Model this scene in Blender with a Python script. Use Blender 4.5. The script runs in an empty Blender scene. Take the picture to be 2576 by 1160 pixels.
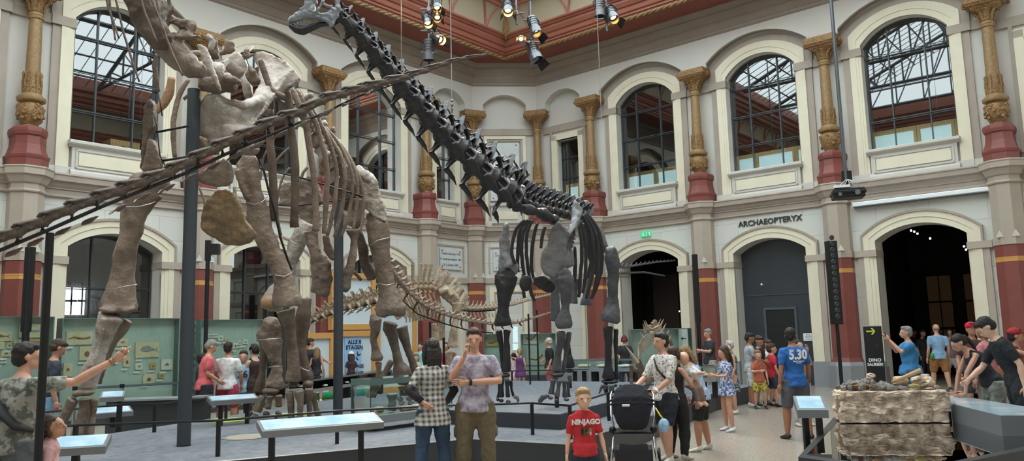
import bpy, bmesh, math, random
from mathutils import Vector, Matrix, noise
from math import sin, cos, pi, radians as rad, sqrt, atan2
S = bpy.context.scene
COL = S.collection
rnd = random.Random(7)
# ---------------------------------------------------------------- camera model
EH = 1.70; FPX = 1967.93; YAW, PITCH, ROLL = 0.0844, 0.1322, -0.0252
_f = Vector((sin(YAW)*cos(PITCH), cos(YAW)*cos(PITCH), sin(PITCH)))
_r = Vector((cos(YAW), -sin(YAW), 0)); _u = _r.cross(_f)
CR = cos(ROLL)*_r + sin(ROLL)*_u; CU = -sin(ROLL)*_r + cos(ROLL)*_u; CF = _f
def P(x, y, d):
    "world point seen in direction (x, y) at forward distance d"
    return Vector((0, 0, EH)) + (CR*((x-1288)/FPX) - CU*((y-580)/FPX) + CF)*d
def Pz(x, y, z=0.0):
    r = P(x, y, 1) - Vector((0, 0, EH)); t = (z-EH)/r.z
    return Vector((0, 0, EH)) + r*t
def dep(v): return (Vector(v)-Vector((0, 0, EH))).dot(CF)
cam = bpy.data.cameras.new('camera'); cam.sensor_width = 36; cam.lens = FPX/2576*36
cam.clip_start = 0.05; cam.clip_end = 200
camo = bpy.data.objects.new('camera', cam); COL.objects.link(camo)
camo.matrix_world = Matrix((CR, CU, -CF)).transposed().to_4x4() @ Matrix.Identity(4)
camo.location = (0, 0, EH)
S.camera = camo
# ---------------------------------------------------------------- materials
def lin(c):
    return tuple((v/255/12.92 if v/255 <= .04045 else ((v/255+.055)/1.055)**2.4) for v in c) + (1,)
MATS = {}
def mat(name, c, rough=.7, metal=0, c2=None, scale=6, bump=0, bscale=None, mix=(.35, .65), coord='Object', detail=5, emis=None, estr=0, spec=None, kind='noise', trans=0, coat=0):
    if name in MATS: return MATS[name]
    m = bpy.data.materials.new(name); m.use_nodes = True; nt = m.node_tree; N = nt.nodes; L = nt.links
    b = N['Principled BSDF']; b.inputs['Base Color'].default_value = lin(c)
    b.inputs['Roughness'].default_value = rough; b.inputs['Metallic'].default_value = metal
    if spec is not None: b.inputs['Specular IOR Level'].default_value = spec
    if trans: b.inputs['Transmission Weight'].default_value = trans
    if coat: b.inputs['Coat Weight'].default_value = coat
    if emis: b.inputs['Emission Color'].default_value = lin(emis); b.inputs['Emission Strength'].default_value = estr
    if c2 or bump:
        tc = N.new('ShaderNodeTexCoord')
        if kind == 'voronoi':
            t = N.new('ShaderNodeTexVoronoi'); t.inputs['Scale'].default_value = scale; out = t.outputs['Distance']
        elif kind == 'wave':
            t = N.new('ShaderNodeTexWave'); t.inputs['Scale'].default_value = scale; t.inputs['Distortion'].default_value = 3; out = t.outputs['Fac']
        else:
            t = N.new('ShaderNodeTexNoise'); t.inputs['Scale'].default_value = scale; t.inputs['Detail'].default_value = detail; t.inputs['Roughness'].default_value = .6; out = t.outputs['Fac']
        L.new(tc.outputs[coord], t.inputs['Vector'])
        if c2:
            r = N.new('ShaderNodeValToRGB'); r.color_ramp.elements[0].position = mix[0]; r.color_ramp.elements[1].position = mix[1]
            r.color_ramp.elements[0].color = lin(c); r.color_ramp.elements[1].color = lin(c2)
            L.new(out, r.inputs['Fac']); L.new(r.outputs['Color'], b.inputs['Base Color'])
        if bump:
            t2 = t
            if bscale:
                t2 = N.new('ShaderNodeTexNoise'); t2.inputs['Scale'].default_value = bscale; t2.inputs['Detail'].default_value = 6
                L.new(tc.outputs[coord], t2.inputs['Vector']); out = t2.outputs['Fac']
            bp = N.new('ShaderNodeBump'); bp.inputs['Strength'].default_value = bump; bp.inputs['Distance'].default_value = .02
            L.new(out, bp.inputs['Height']); L.new(bp.outputs['Normal'], b.inputs['Normal'])
    MATS[name] = m
    return m
def wallmat(name, c, c2, bw=1.35, bh=.62, mort=.006, mc=None, rough=.75):
    "painted ashlar: thin joints from the wall's own (along, up) coordinates"
    m = bpy.data.materials.new(name); m.use_nodes = True; nt = m.node_tree; N = nt.nodes; L = nt.links
    b = N['Principled BSDF']; b.inputs['Roughness'].default_value = rough
    tc = N.new('ShaderNodeTexCoord'); br = N.new('ShaderNodeTexBrick')
    br.inputs['Scale'].default_value = 1; br.inputs['Brick Width'].default_value = bw; br.inputs['Row Height'].default_value = bh
    br.inputs['Mortar Size'].default_value = mort; br.inputs['Mortar Smooth'].default_value = .3; br.inputs['Bias'].default_value = -.3
    br.inputs['Color1'].default_value = lin(c); br.inputs['Color2'].default_value = lin(c2); br.inputs['Mortar'].default_value = lin(mc or tuple(int(v*.8) for v in c))
    L.new(tc.outputs['UV'], br.inputs['Vector'])
    no = N.new('ShaderNodeTexNoise'); no.inputs['Scale'].default_value = 1.3; no.inputs['Detail'].default_value = 4
    L.new(tc.outputs['UV'], no.inputs['Vector'])
    mx = N.new('ShaderNodeMixRGB'); mx.blend_type = 'MULTIPLY'; mx.inputs['Fac'].default_value = .12
    L.new(br.outputs['Color'], mx.inputs['Color1']); L.new(no.outputs['Color'], mx.inputs['Color2']); L.new(mx.outputs['Color'], b.inputs['Base Color'])
    return m
def glass(name, tint=(200, 215, 210), alpha=.35, rough=.02, ior=1.5, spec=.5):
    "thin pane: part clear, part mirror-like by the angle"
    if name in MATS: return MATS[name]
    m = bpy.data.materials.new(name); m.use_nodes = True; nt = m.node_tree; N = nt.nodes; L = nt.links
    N.remove(N['Principled BSDF']); o = N['Material Output']
    tr = N.new('ShaderNodeBsdfTransparent'); tr.inputs['Color'].default_value = lin(tint)
    gl = N.new('ShaderNodeBsdfGlossy'); gl.inputs['Roughness'].default_value = rough; gl.inputs['Color'].default_value = (1, 1, 1, 1)
    fr = N.new('ShaderNodeFresnel'); fr.inputs['IOR'].default_value = ior
    ad = N.new('ShaderNodeMath'); ad.operation = 'ADD'; ad.use_clamp = True; ad.inputs[1].default_value = alpha
    L.new(fr.outputs[0], ad.inputs[0]); mx = N.new('ShaderNodeMixShader')
    L.new(ad.outputs[0], mx.inputs[0]); L.new(tr.outputs[0], mx.inputs[1]); L.new(gl.outputs[0], mx.inputs[2]); L.new(mx.outputs[0], o.inputs['Surface'])
    MATS[name] = m
    return m
# ---------------------------------------------------------------- mesh builder
class MB:
    def __init__(s): s.v = []; s.f = []; s.uv = []; s.mi = []; s.cur = 0
    def add(s, verts, faces, uvs=None):
        n = len(s.v); s.v += [Vector(v) for v in verts]; s.uv += (uvs if uvs else [(0, 0)]*len(verts))
        s.f += [tuple(i+n for i in f) for f in faces]; s.mi += [s.cur]*len(faces); return s
    def box(s, a, b, M=None):
        x0, y0, z0 = a; x1, y1, z1 = b
        v = [Vector(p) for p in ((x0, y0, z0), (x1, y0, z0), (x1, y1, z0), (x0, y1, z0), (x0, y0, z1), (x1, y0, z1), (x1, y1, z1), (x0, y1, z1))]
        if M is not None: v = [M @ p for p in v]
        return s.add(v, [(0, 3, 2, 1), (4, 5, 6, 7), (0, 1, 5, 4), (1, 2, 6, 5), (2, 3, 7, 6), (3, 0, 4, 7)])
    def quad(s, a, b, c, d): return s.add([a, b, c, d], [(0, 1, 2, 3)])
    def tube(s, pts, rad_, n=10, up=None, caps=True, flat=1.0, phase=0, exp=2.0):
        "loft of ellipses: rad_ is a number, or per point a number or (side, up) pair"
        pts = [Vector(p) for p in pts]; k = len(pts)
        if not isinstance(rad_, (list, tuple)): rad_ = [rad_]*k
        T = []
        for i in range(k):
            t = (pts[min(i+1, k-1)]-pts[max(i-1, 0)]); t = t.normalized() if t.length > 1e-9 else Vector((0, 0, 1)); T.append(t)
        ref = Vector(up) if up is not None else (Vector((0, 0, 1)) if abs(T[0].z) < .9 else Vector((0, 1, 0)))
        side = None; rings = []
        for i in range(k):
            t = T[i]
            if up is None and side is not None:
                sd = side - t*side.dot(t)
                side = sd.normalized() if sd.length > 1e-6 else t.orthogonal().normalized()
            else:
                sd = t.cross(ref); side = sd.normalized() if sd.length > 1e-6 else t.orthogonal().normalized()
            w = side.cross(t)
            r = rad_[i]; ra, rb = (r if isinstance(r, (list, tuple)) else (r, r*flat))
            ring = []
            for j in range(n):
                a = 2*pi*j/n+phase; ca, sa = cos(a), sin(a)
                if exp != 2.0:
                    e = 2/exp; ca = math.copysign(abs(ca)**e, ca); sa = math.copysign(abs(sa)**e, sa)
                ring.append(pts[i]+side*ca*ra+w*sa*rb)
            rings.append(ring)
        v = [p for r in rings for p in r]; f = []
        for i in range(k-1):
            for j in range(n):
                j2 = (j+1) % n; f.append((i*n+j, i*n+j2, (i+1)*n+j2, (i+1)*n+j))
        if caps: f.append(tuple(range(n-1, -1, -1))); f.append(tuple((k-1)*n+j for j in range(n)))
        return s.add(v, f)
    def ball(s, c, r, n=12, m=8, M=None):
        c = Vector(c); r = r if isinstance(r, (list, tuple)) else (r, r, r); v = []; f = []
        M3 = M or Matrix.Identity(3)
        for i in range(1, m):
            th = pi*i/m
            for j in range(n):
                a = 2*pi*j/n; v.append(c+M3 @ Vector((r[0]*sin(th)*cos(a), r[1]*sin(th)*sin(a), r[2]*cos(th))))
        v.append(c+M3 @ Vector((0, 0, r[2]))); v.append(c-M3 @ Vector((0, 0, r[2]))); t = len(v)-2
        for i in range(m-2):
            for j in range(n): j2 = (j+1) % n; f.append((i*n+j, (i+1)*n+j, (i+1)*n+j2, i*n+j2))
        for j in range(n): j2 = (j+1) % n; f.append((t, j, j2)); f.append((t+1, (m-2)*n+j2, (m-2)*n+j))
        return s.add(v, f)
    def lathe(s, prof, c=(0, 0, 0), n=16, phase=0, M=None):
        "prof: (radius, z) list around the z axis"
        c = Vector(c); v = []; f = []; k = len(prof)
        for r, z in prof:
            for j in range(n):
                a = 2*pi*j/n+phase; q = Vector((r*cos(a), r*sin(a), z))
                v.append(c+(M @ q if M else q))
        for i in range(k-1):
            for j in range(n): j2 = (j+1) % n; f.append((i*n+j, i*n+j2, (i+1)*n+j2, (i+1)*n+j))
        f.append(tuple(range(n-1, -1, -1))); f.append(tuple((k-1)*n+j for j in range(n)))
        return s.add(v, f)
    def prism(s, poly, off):
        "flat polygon (3D points) extruded by vector off"
        n = len(poly); off = Vector(off); v = [Vector(p) for p in poly]+[Vector(p)+off for p in poly]
        return s.add(v, [tuple(range(n-1, -1, -1)), tuple(range(n, 2*n))]+[(i, (i+1) % n, (i+1) % n+n, i+n) for i in range(n)])
WM = {}
def obj(name, mb, m, parent=None, smooth=False, uv=False, recalc=True):
    me = bpy.data.meshes.new(name)
    vs = mb.v
    if parent is not None and parent.name in WM:
        inv = WM[parent.name]; vs = [inv @ v for v in vs]
    me.from_pydata([tuple(v) for v in vs], [], mb.f)
    ms = m if isinstance(m, (list, tuple)) else [m]
    for x in ms: me.materials.append(x)
    if len(ms) > 1:
        for p, i in zip(me.polygons, mb.mi): p.material_index = i
    if uv:
        ul = me.uv_layers.new(name='UVMap')
        for l in me.loops: ul.data[l.index].uv = mb.uv[l.vertex_index]
    if recalc:
        bm = bmesh.new(); bm.from_mesh(me); bmesh.ops.recalc_face_normals(bm, faces=bm.faces); bm.to_mesh(me); bm.free()
    if smooth: me.shade_smooth()
    o = bpy.data.objects.new(name, me); COL.objects.link(o)
    if parent is not None:
        o.parent = parent
        if parent.name in WM: WM[o.name] = WM[parent.name]
    return o
def soft(o, ang=40):
    "smooth shading with creases kept"
    o.data.shade_smooth(); o.data.set_sharp_from_angle(angle=rad(ang)); return o
def remesh(mb, vox, it=4, disp=0, dscale=.3, name='tmp', disp2=0):
    "fuse the overlapping lofts of mb into one continuous skin; returns a new MB in the same coordinates"
    me = bpy.data.meshes.new('tmp'); me.from_pydata([tuple(v) for v in mb.v], [], mb.f)
    bm = bmesh.new(); bm.from_mesh(me); bmesh.ops.recalc_face_normals(bm, faces=bm.faces); bm.to_mesh(me); bm.free()
    o = bpy.data.objects.new('tmp', me); COL.objects.link(o)
    r = o.modifiers.new('r', 'REMESH'); r.mode = 'VOXEL'; r.voxel_size = vox
    if it:
        sm = o.modifiers.new('s', 'SMOOTH'); sm.factor = .5; sm.iterations = it
    dg = bpy.context.evaluated_depsgraph_get(); ev = o.evaluated_get(dg)
    m2 = ev.to_mesh(); out = MB()
    out.v = [v.co.copy() for v in m2.vertices]; out.f = [tuple(p.vertices) for p in m2.polygons]
    nr = [v.normal.copy() for v in m2.vertices]
    ev.to_mesh_clear(); bpy.data.objects.remove(o); bpy.data.meshes.remove(me)
    if disp:
        for i, v in enumerate(out.v):
            k = noise.noise(v/dscale)+.5*noise.noise(v/dscale*2.7)+.25*noise.noise(v/dscale*7)
            out.v[i] = v+nr[i]*k*disp
    out.uv = [(0, 0)]*len(out.v); out.mi = [0]*len(out.f)
    return out
def tag(o, label, cat=None, group=None, kind=None):
    if label: o['label'] = label
    if cat: o['category'] = cat
    if group: o['group'] = group
    if kind: o['kind'] = kind
    return o
def thing(name, label, cat, loc, rz=0, group=None):
    o = bpy.data.objects.new(name, None); COL.objects.link(o); o.location = loc; o.rotation_euler = (0, 0, rz)
    o.empty_display_size = .1
    WM[o.name] = (Matrix.Translation(Vector(loc)) @ Matrix.Rotation(rz, 4, 'Z')).inverted()
    return tag(o, label, cat, group)
def dup(root, loc, rz=0, label=None, group=None, scale=None):
    r = root.copy(); COL.objects.link(r); r.location = loc; r.rotation_euler = (0, 0, rz)
    if scale: r.scale = scale
    if label: r['label'] = label
    if group: r['group'] = group
    for ch in list(root.children):
        c = ch.copy(); COL.objects.link(c); c.parent = r
        for g in list(ch.children):
            d = g.copy(); COL.objects.link(d); d.parent = c
    return r
def text(s, size, name, m, M, parent=None, ext=.004, align='CENTER', bold=0, sx=1, font=None):
    "real lettering as a mesh; M places its xy plane"
    cu = bpy.data.curves.new('t', 'FONT'); cu.body = s; cu.size = size; cu.extrude = ext; cu.align_x = align; cu.align_y = 'CENTER'; cu.offset = bold
    cu.resolution_u = 2
    o = bpy.data.objects.new('t', cu); COL.objects.link(o); dg = bpy.context.evaluated_depsgraph_get()
    me = o.evaluated_get(dg).to_mesh(); mb = MB(); mb.add([M @ Vector((v.co.x*sx, v.co.y, v.co.z)) for v in me.vertices], [tuple(p.vertices) for p in me.polygons])
    bpy.data.objects.remove(o); bpy.data.curves.remove(cu)
    return obj(name, mb, m, parent, recalc=False)
def frame(o, x, n):
    "matrix with x axis x, z axis n (facing the reader), origin o; y comes out up"
    x = Vector(x).normalized(); n = Vector(n).normalized(); y = n.cross(x).normalized(); n = x.cross(y)
    M = Matrix((x, y, n)).transposed().to_4x4(); M.translation = Vector(o); return M
# ================================================================ architecture
q = sqrt(.5); KX, KY = 2.2698, 30.0675; SB = 4.1575; A0 = 4.1602; B0 = 1.7165
class W:
    "wall frame: u along the wall, d behind its front plane, z up"
    def __init__(s, o, t, n): s.o = Vector(o).to_3d(); s.t = Vector(t).to_3d(); s.n = Vector(n).to_3d()
    def __call__(s, u, d, z): return s.o+s.t*u+s.n*d+Vector((0, 0, z))
WR = W((KX, KY), (q, -q), (q, q)); WL = W((KX, KY), (-q, -q), (-q, q))
WC = W((KX, KY-q*B0*1.0), (1, 0), (0, 1))
m_up = wallmat('upper_wall_paint', (210, 205, 196), (211, 206, 197), 2.2, .95, .0015, (200, 195, 186))
m_low = wallmat('lower_wall_stone_paint', (218, 217, 209), (211, 209, 200), 1.35, .62, .006, (180, 172, 160))
m_cream = mat('cream_moulding_paint', (230, 221, 197), .6, c2=(223, 213, 189), scale=1.5)
m_pale = mat('pale_moulding_paint', (208, 204, 195), .6, c2=(201, 196, 187), scale=1.5)
m_mauve = mat('taupe_band_paint', (172, 158, 145), .6, c2=(164, 150, 137), scale=2)
m_taupe = mat('taupe_pilaster_paint', (182, 169, 153), .6, c2=(175, 161, 146), scale=2)
m_red = mat('oxblood_red_paint', (134, 72, 64), .5, c2=(127, 66, 59), scale=2.5)
m_redc = mat('terracotta_ceiling_paint', (168, 104, 84), .5, c2=(158, 96, 78), scale=1.2)
m_gold = mat('old_gold_paint', (162, 131, 90), .5, .1, c2=(138, 109, 72), scale=14, bump=.25, bscale=40)
m_golds = mat('gold_ornament', (172, 134, 86), .45, .15, c2=(108, 78, 48), scale=30, bump=.9, bscale=28)
m_corn = mat('grey_brown_cornice_paint', (150, 136, 124), .6, c2=(142, 128, 116), scale=1.5)
m_gran = mat('grey_granite', (150, 152, 154), .5, c2=(132, 134, 137), scale=60, coord='Object')
m_steel = mat('dark_window_steel', (76, 82, 86), .4, .4)
m_wood = mat('light_pine_wood', (214, 180, 120), .55, c2=(205, 169, 109), scale=5, kind='wave')
m_winp = glass('window_glass', (215, 222, 224), .10, .012)
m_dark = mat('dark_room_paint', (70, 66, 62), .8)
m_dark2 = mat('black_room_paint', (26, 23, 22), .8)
m_white = mat('white_paint', (236, 240, 240), .6)
def arc(hw, zs, za, n=14):
    "points of a segmental arch from (-hw, zs) over (0, za) to (hw, zs)"
    h = za-zs; R = (hw*hw+h*h)/(2*h); a = math.asin(min(1, hw/R)); cz = za-R
    return [(R*sin(-a+2*a*i/n), cz+R*cos(-a+2*a*i/n)) for i in range(n+1)]
def arch_line(hw, z0, zs, za, n=14): return [(-hw, z0)]+arc(hw, zs, za, n)+[(hw, z0)]
def wadd(mb, w, pts, faces): mb.add([w(*p) for p in pts], faces, [(p[0], p[2]) for p in pts])
def wbox(mb, w, u0, u1, d0, d1, z0, z1):
    pts = [(u0, d0, z0), (u1, d0, z0), (u1, d1, z0), (u0, d1, z0), (u0, d0, z1), (u1, d0, z1), (u1, d1, z1), (u0, d1, z1)]
    wadd(mb, w, pts, [(0, 3, 2, 1), (4, 5, 6, 7), (0, 1, 5, 4), (1, 2, 6, 5), (2, 3, 7, 6), (3, 0, 4, 7)])
def wface_hole(mb, w, u0, u1, z0, z1, line, d):
    "wall face between u0..u1, z0..z1 with an arched hole whose outline is line [(u,z)...] (absolute u)"
    a = line[0][0]; b = line[-1][0]; zb = line[0][1]
    if a > u0: wadd(mb, w, [(u0, d, z0), (a, d, z0), (a, d, z1), (u0, d, z1)], [(0, 1, 2, 3)])
    if b < u1: wadd(mb, w, [(b, d, z0), (u1, d, z0), (u1, d, z1), (b, d, z1)], [(0, 1, 2, 3)])
    if zb > z0: wadd(mb, w, [(a, d, z0), (b, d, z0), (b, d, zb), (a, d, zb)], [(0, 1, 2, 3)])
    pts = [p for p in line[1:-1]]
    for p, r in zip(pts, pts[1:]):
        wadd(mb, w, [(p[0], d, p[1]), (r[0], d, r[1]), (r[0], d, z1), (p[0], d, z1)], [(0, 1, 2, 3)])
def wreveal(mb, w, line, d0, d1):
    for p, r in zip(line, line[1:]):
        wadd(mb, w, [(p[0], d0, p[1]), (r[0], d0, r[1]), (r[0], d1, r[1]), (p[0], d1, p[1])], [(0, 1, 2, 3)])
def wring(mb, w, lo, li, df, db, di=None, close=True):
    "arched frame between outer line lo and inner line li, front plane df, back to db"
    for i in range(len(lo)-1):
        a, b, c, d = lo[i], lo[i+1], li[i+1], li[i]
        wadd(mb, w, [(a[0], df, a[1]), (b[0], df, b[1]), (c[0], df, c[1]), (d[0], df, d[1])], [(0, 1, 2, 3)])
    wreveal(mb, w, lo, df, db); wreveal(mb, w, li, df, di if di is not None else db)
def shift(line, u): return [(p[0]+u, p[1]) for p in line]
def wprof(mb, w, u0, u1, prof, e0=0, e1=0):
    "moulding profile [(d,z)...] swept from u0 to u1; e0/e1 mitre slopes"
    n = len(prof); pts = [(u0+e0*d, d, z) for d, z in prof]+[(u1+e1*d, d, z) for d, z in prof]
    wadd(mb, w, pts, [(i, i+1, n+i+1, n+i) for i in range(n-1)])
def octa(rx, dback=.3):
    "half octagon plan (u,d) projecting to d=-rx"
    k = rx*.4142
    return [(-rx, dback), (-rx, -k), (-k, -rx), (k, -rx), (rx, -k), (rx, dback)]
def octprism(mb, w, u, secs, dc=0, back=.25):
    "stack of half-octagon sections [(r, z), ...] centred at (u, dc)"
    pts = []; 
    for r, z in secs:
        for a, b in octa(r, back): pts.append((u+a, dc+b if b != back else back, z))
    f = []; n = 6
    for i in range(len(secs)-1):
        for j in range(n-1): f.append((i*n+j, i*n+j+1, (i+1)*n+j+1, (i+1)*n+j))
    f.append(tuple((len(secs)-1)*n+j for j in range(n))); f.append(tuple(range(n-1, -1, -1)))
    wadd(mb, w, pts, f)
ZS = 5.70; ZC = 11.12; ZSOF = 11.9
def openbox(mb, w, u0, u1, d0, d1, z0, z1):
    pts = [(u0, d0, z0), (u1, d0, z0), (u1, d1, z0), (u0, d1, z0), (u0, d0, z1), (u1, d0, z1), (u1, d1, z1), (u0, d1, z1)]
    wadd(mb, w, pts, [(0, 3, 2, 1), (4, 5, 6, 7), (1, 2, 6, 5), (2, 3, 7, 6), (3, 0, 4, 7)])
winno = [0]
def pane_win(w, u0, line, d, cols, rows, z0, name=None, m=None):
    "window_n > pane, frame bars; line is the opening outline (absolute u)"
    winno[0] += 1
    mb = MB(); pts = [(p[0], d, p[1]) for p in line]; wadd(mb, w, pts, [tuple(range(len(pts)))])
    fr = MB(); t = .035
    fw = [( (p[0]-u0)*.97+u0, p[1]-.035 if i not in (0, len(line)-1) else p[1]+.04) for i, p in enumerate(line)]
    wring(fr, w, line, fw, d-.05, d+.03)
    hw = line[-1][0]-u0; top = max(p[1] for p in line)
    def ztop(u):
        best = z0
        for p, r in zip(line[1:-1], line[2:-1]):
            if p[0] <= u <= r[0]: return p[1]+(r[1]-p[1])*(u-p[0])/(r[0]-p[0]+1e-9)
        return line[1][1]
    for c in cols: wbox(fr, w, u0+c-.013, u0+c+.013, d-.06, d+.02, z0, ztop(u0+c)-.02)
    for r in rows:
        wbox(fr, w, u0-hw+.02, u0+hw-.02, d-.05, d+.015, r-.011, r+.011)
        wbox(fr, w, u0-hw+.01, u0+hw-.01, d-.09, d-.07, r+.03, r+.05)
    o = obj('window_%d' % winno[0], fr, m_steel); tag(o, None, kind='structure')
    obj('glass_pane', mb, m or m_winp, o)
    return o
# wall surface parts gathered per wall
walls = {}
for nm, w in (('right', WR), ('left', WL), ('corner', WC)):
    walls[nm] = dict(w=w, up=MB(), low=MB(), cream=MB(), pale=MB(), mauve=MB(), taupe=MB(), corn=MB(), str=MB(), lip=MB())
STRP = [(.3, 5.72), (-.12, 5.71), (-.14, 5.68), (-.14, 5.66), (-.12, 5.65), (-.11, 5.52), (-.05, 5.50), (-.01, 5.42), (.03, 5.37), (.03, 5.345), (.06, 5.34), (.07, 5.23), (.045, 5.22), (.04, 5.17), (.07, 5.15), (.1, 5.14)]
CORP = [(.03, 11.10), (-.004, 11.115), (-.05, 11.16), (-.05, 11.24), (-.07, 11.25), (-.16, 11.40), (-.16, 11.46), (-.19, 11.47), (-.19, 11.52), (-.30, 11.70), (-.30, 11.75), (-.42, 11.88), (-.42, 11.92)]
def upper_bay(W_, u0, k):
    w = W_['w']; h = SB/2
    lip = shift(arch_line(1.68, 10.12, 10.30, 10.96), u0)
    wface_hole(W_['up'], w, u0-h, u0+h, 10.12, ZC, lip, 0)
    wreveal(W_['lip'], w, lip, 0, .34)
    lo2 = shift(arch_line(1.68, 10.12, 10.30, 10.96), u0); li2 = shift(arch_line(1.63, 10.12, 10.27, 10.90), u0)
    wring(W_['pale'], w, lo2, li2, -.02, .05)
    # niche back wall with the window hole
    hole = shift(arch_line(1.12, 6.59, 9.70, 10.26), u0)
    wface_hole(W_['up'], w, u0-h, u0+h, ZS, 10.98, hole, .34)
    # band, brown strips, cream architrave
    for s in (-1, 1):
        a, b = sorted((u0+s*1.43, u0+s*1.62)); wbox(W_['mauve'], w, a, b, .28, .36, 5.94, 10.15)
        a, b = sorted((u0+s*1.05, u0+s*1.43)); wbox(W_['pale'], w, a, b, .22, .36, ZS, 5.94)
        a, b = sorted((u0+s*1.43, u0+s*1.64)); wbox(W_['pale'], w, a, b, .24, .36, ZS, 5.94)
        a, b = sorted((u0+s*1.14, u0+s*(h-.1))); wbox(W_['mauve'], w, a, b, .265, .36, 9.40, 9.63)
        a, b = sorted((u0+s*1.10, u0+s*1.66)); wbox(W_['mauve'], w, a, b, .215, .36, 9.40, 9.63)
        a, b = sorted((u0+s*1.10, u0+s*1.125)); wbox(W_['mauve'], w, a, b, .23, .62, 9.40, 9.63)
    # brown arch moulding round the cream frame
    wring(W_['mauve'], w, shift(arch_line(1.66, 9.63, 10.12, 10.80), u0), shift(arch_line(1.42, 9.63, 10.03, 10.62), u0), .27, .36)
    for z0, z1 in ((5.94, 9.40),):
        for s in (-1, 1):
            for a_, b_, d_ in ((1.43, 1.27, .235), (1.28, 1.20, .25), (1.20, 1.13, .265)):
                a, b = sorted((u0+s*a_, u0+s*b_)); wbox(W_['cream'], w, a, b, d_, .36, z0, z1)
    wring(W_['cream'], w, shift(arch_line(1.43, 9.63, 10.04, 10.62), u0), shift(arch_line(1.24, 9.63, 9.85, 10.42), u0), .235, .36)
    wring(W_['cream'], w, shift(arch_line(1.25, 9.63, 9.86, 10.43), u0), shift(arch_line(1.12, 9.63, 9.70, 10.26), u0), .255, .36)
    wreveal(W_['pale'], w, shift(arch_line(1.12, 6.59, 9.70, 10.26), u0), .25, .66)
    pane_win(w, u0, shift(arch_line(1.11, 6.60, 9.69, 10.25), u0), .6, (-.47, .47), (7.42, 8.37, 9.32), 6.6)
    # sill and apron panel
    P_ = W_['pale']
    wprof(P_, w, u0-1.17, u0+1.17, [(.34, 6.60), (.10, 6.60), (.08, 6.58), (.08, 6.52), (.14, 6.49), (.20, 6.44), (.34, 6.44)])
    wbox(P_, w, u0-1.17, u0+1.17, .10, .6, 6.50, 6.59)
    wbox(P_, w, u0-1.08, u0+1.08, .20, .36, 5.86, 6.46)
    wbox(W_['cream'], w, u0-.93, u0+.93, .165, .24, 6.0, 6.31)
    for a, b, z0, z1 in ((-1.0, 1.0, 6.35, 6.39), (-1.0, 1.0, 5.92, 5.96), (-1.0, -.96, 5.92, 6.39), (.96, 1.0, 5.92, 6.39)): wbox(P_, w, u0+a, u0+b, .17, .24, z0, z1)
    wprof(P_, w, u0-1.12, u0+1.12, [(.34, 5.90), (.17, 5.88), (.13, 5.83), (.13, ZS)])
    # dark gallery room behind
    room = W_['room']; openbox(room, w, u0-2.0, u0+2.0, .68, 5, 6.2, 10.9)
def lower_bay(W_, u0, zo0=0):
    w = W_['w']; h = SB/2
    hole = shift(arch_line(1.12, zo0, 4.02, 4.40), u0)
    wface_hole(W_['low'], w, u0-h, u0+h, 0, 5.16, hole, .12)
    o = [1.49, 4.20, 4.75]
    A = shift(arch_line(1.49, 3.77, 4.19, 4.77), u0); B = shift(arch_line(1.44, 3.77, 4.16, 4.71), u0)
    C = shift(arch_line(1.28, 3.77, 4.08, 4.56), u0); D = shift(arch_line(1.12, 3.77, 4.02, 4.40), u0)
    wring(W_['mauve'], w, A, B, .0, .14); wring(W_['cream'], w, B, C, .035, .14); wring(W_['cream'], w, C, D, .055, .14)
    for s in (-1, 1):
        for a_, b_, d_, M_ in ((1.60, 1.43, .05, 'taupe'), (1.44, 1.30, .03, 'cream'), (1.30, 1.21, .05, 'cream'), (1.21, 1.12, .07, 'cream')):
            a, b = sorted((u0+s*a_, u0+s*b_)); wbox(W_[M_], w, a, b, d_, .14, .72, 3.59)
        a, b = sorted((u0+s*1.115, u0+s*1.65)); wbox(W_['gran'], w, a, b, .0, .14, 0, .72)
        a, b = sorted((u0+s*1.10, u0+s*1.67)); wbox(W_['taupe'], w, a, b, .0, .14, 3.59, 3.77)
        a, b = sorted((u0+s*1.60, u0+s*(h-.2))); wbox(W_['taupe'], w, a, b, .06, .14, 3.59, 3.77)
        a, b = sorted((u0+s*1.10, u0+s*1.125)); wbox(W_['taupe'], w, a, b, .05, .72, 3.59, 3.77)
    wreveal(W_['pale'], w, hole, .05, .75)
colno = {}
COLLAB = {}
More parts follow.
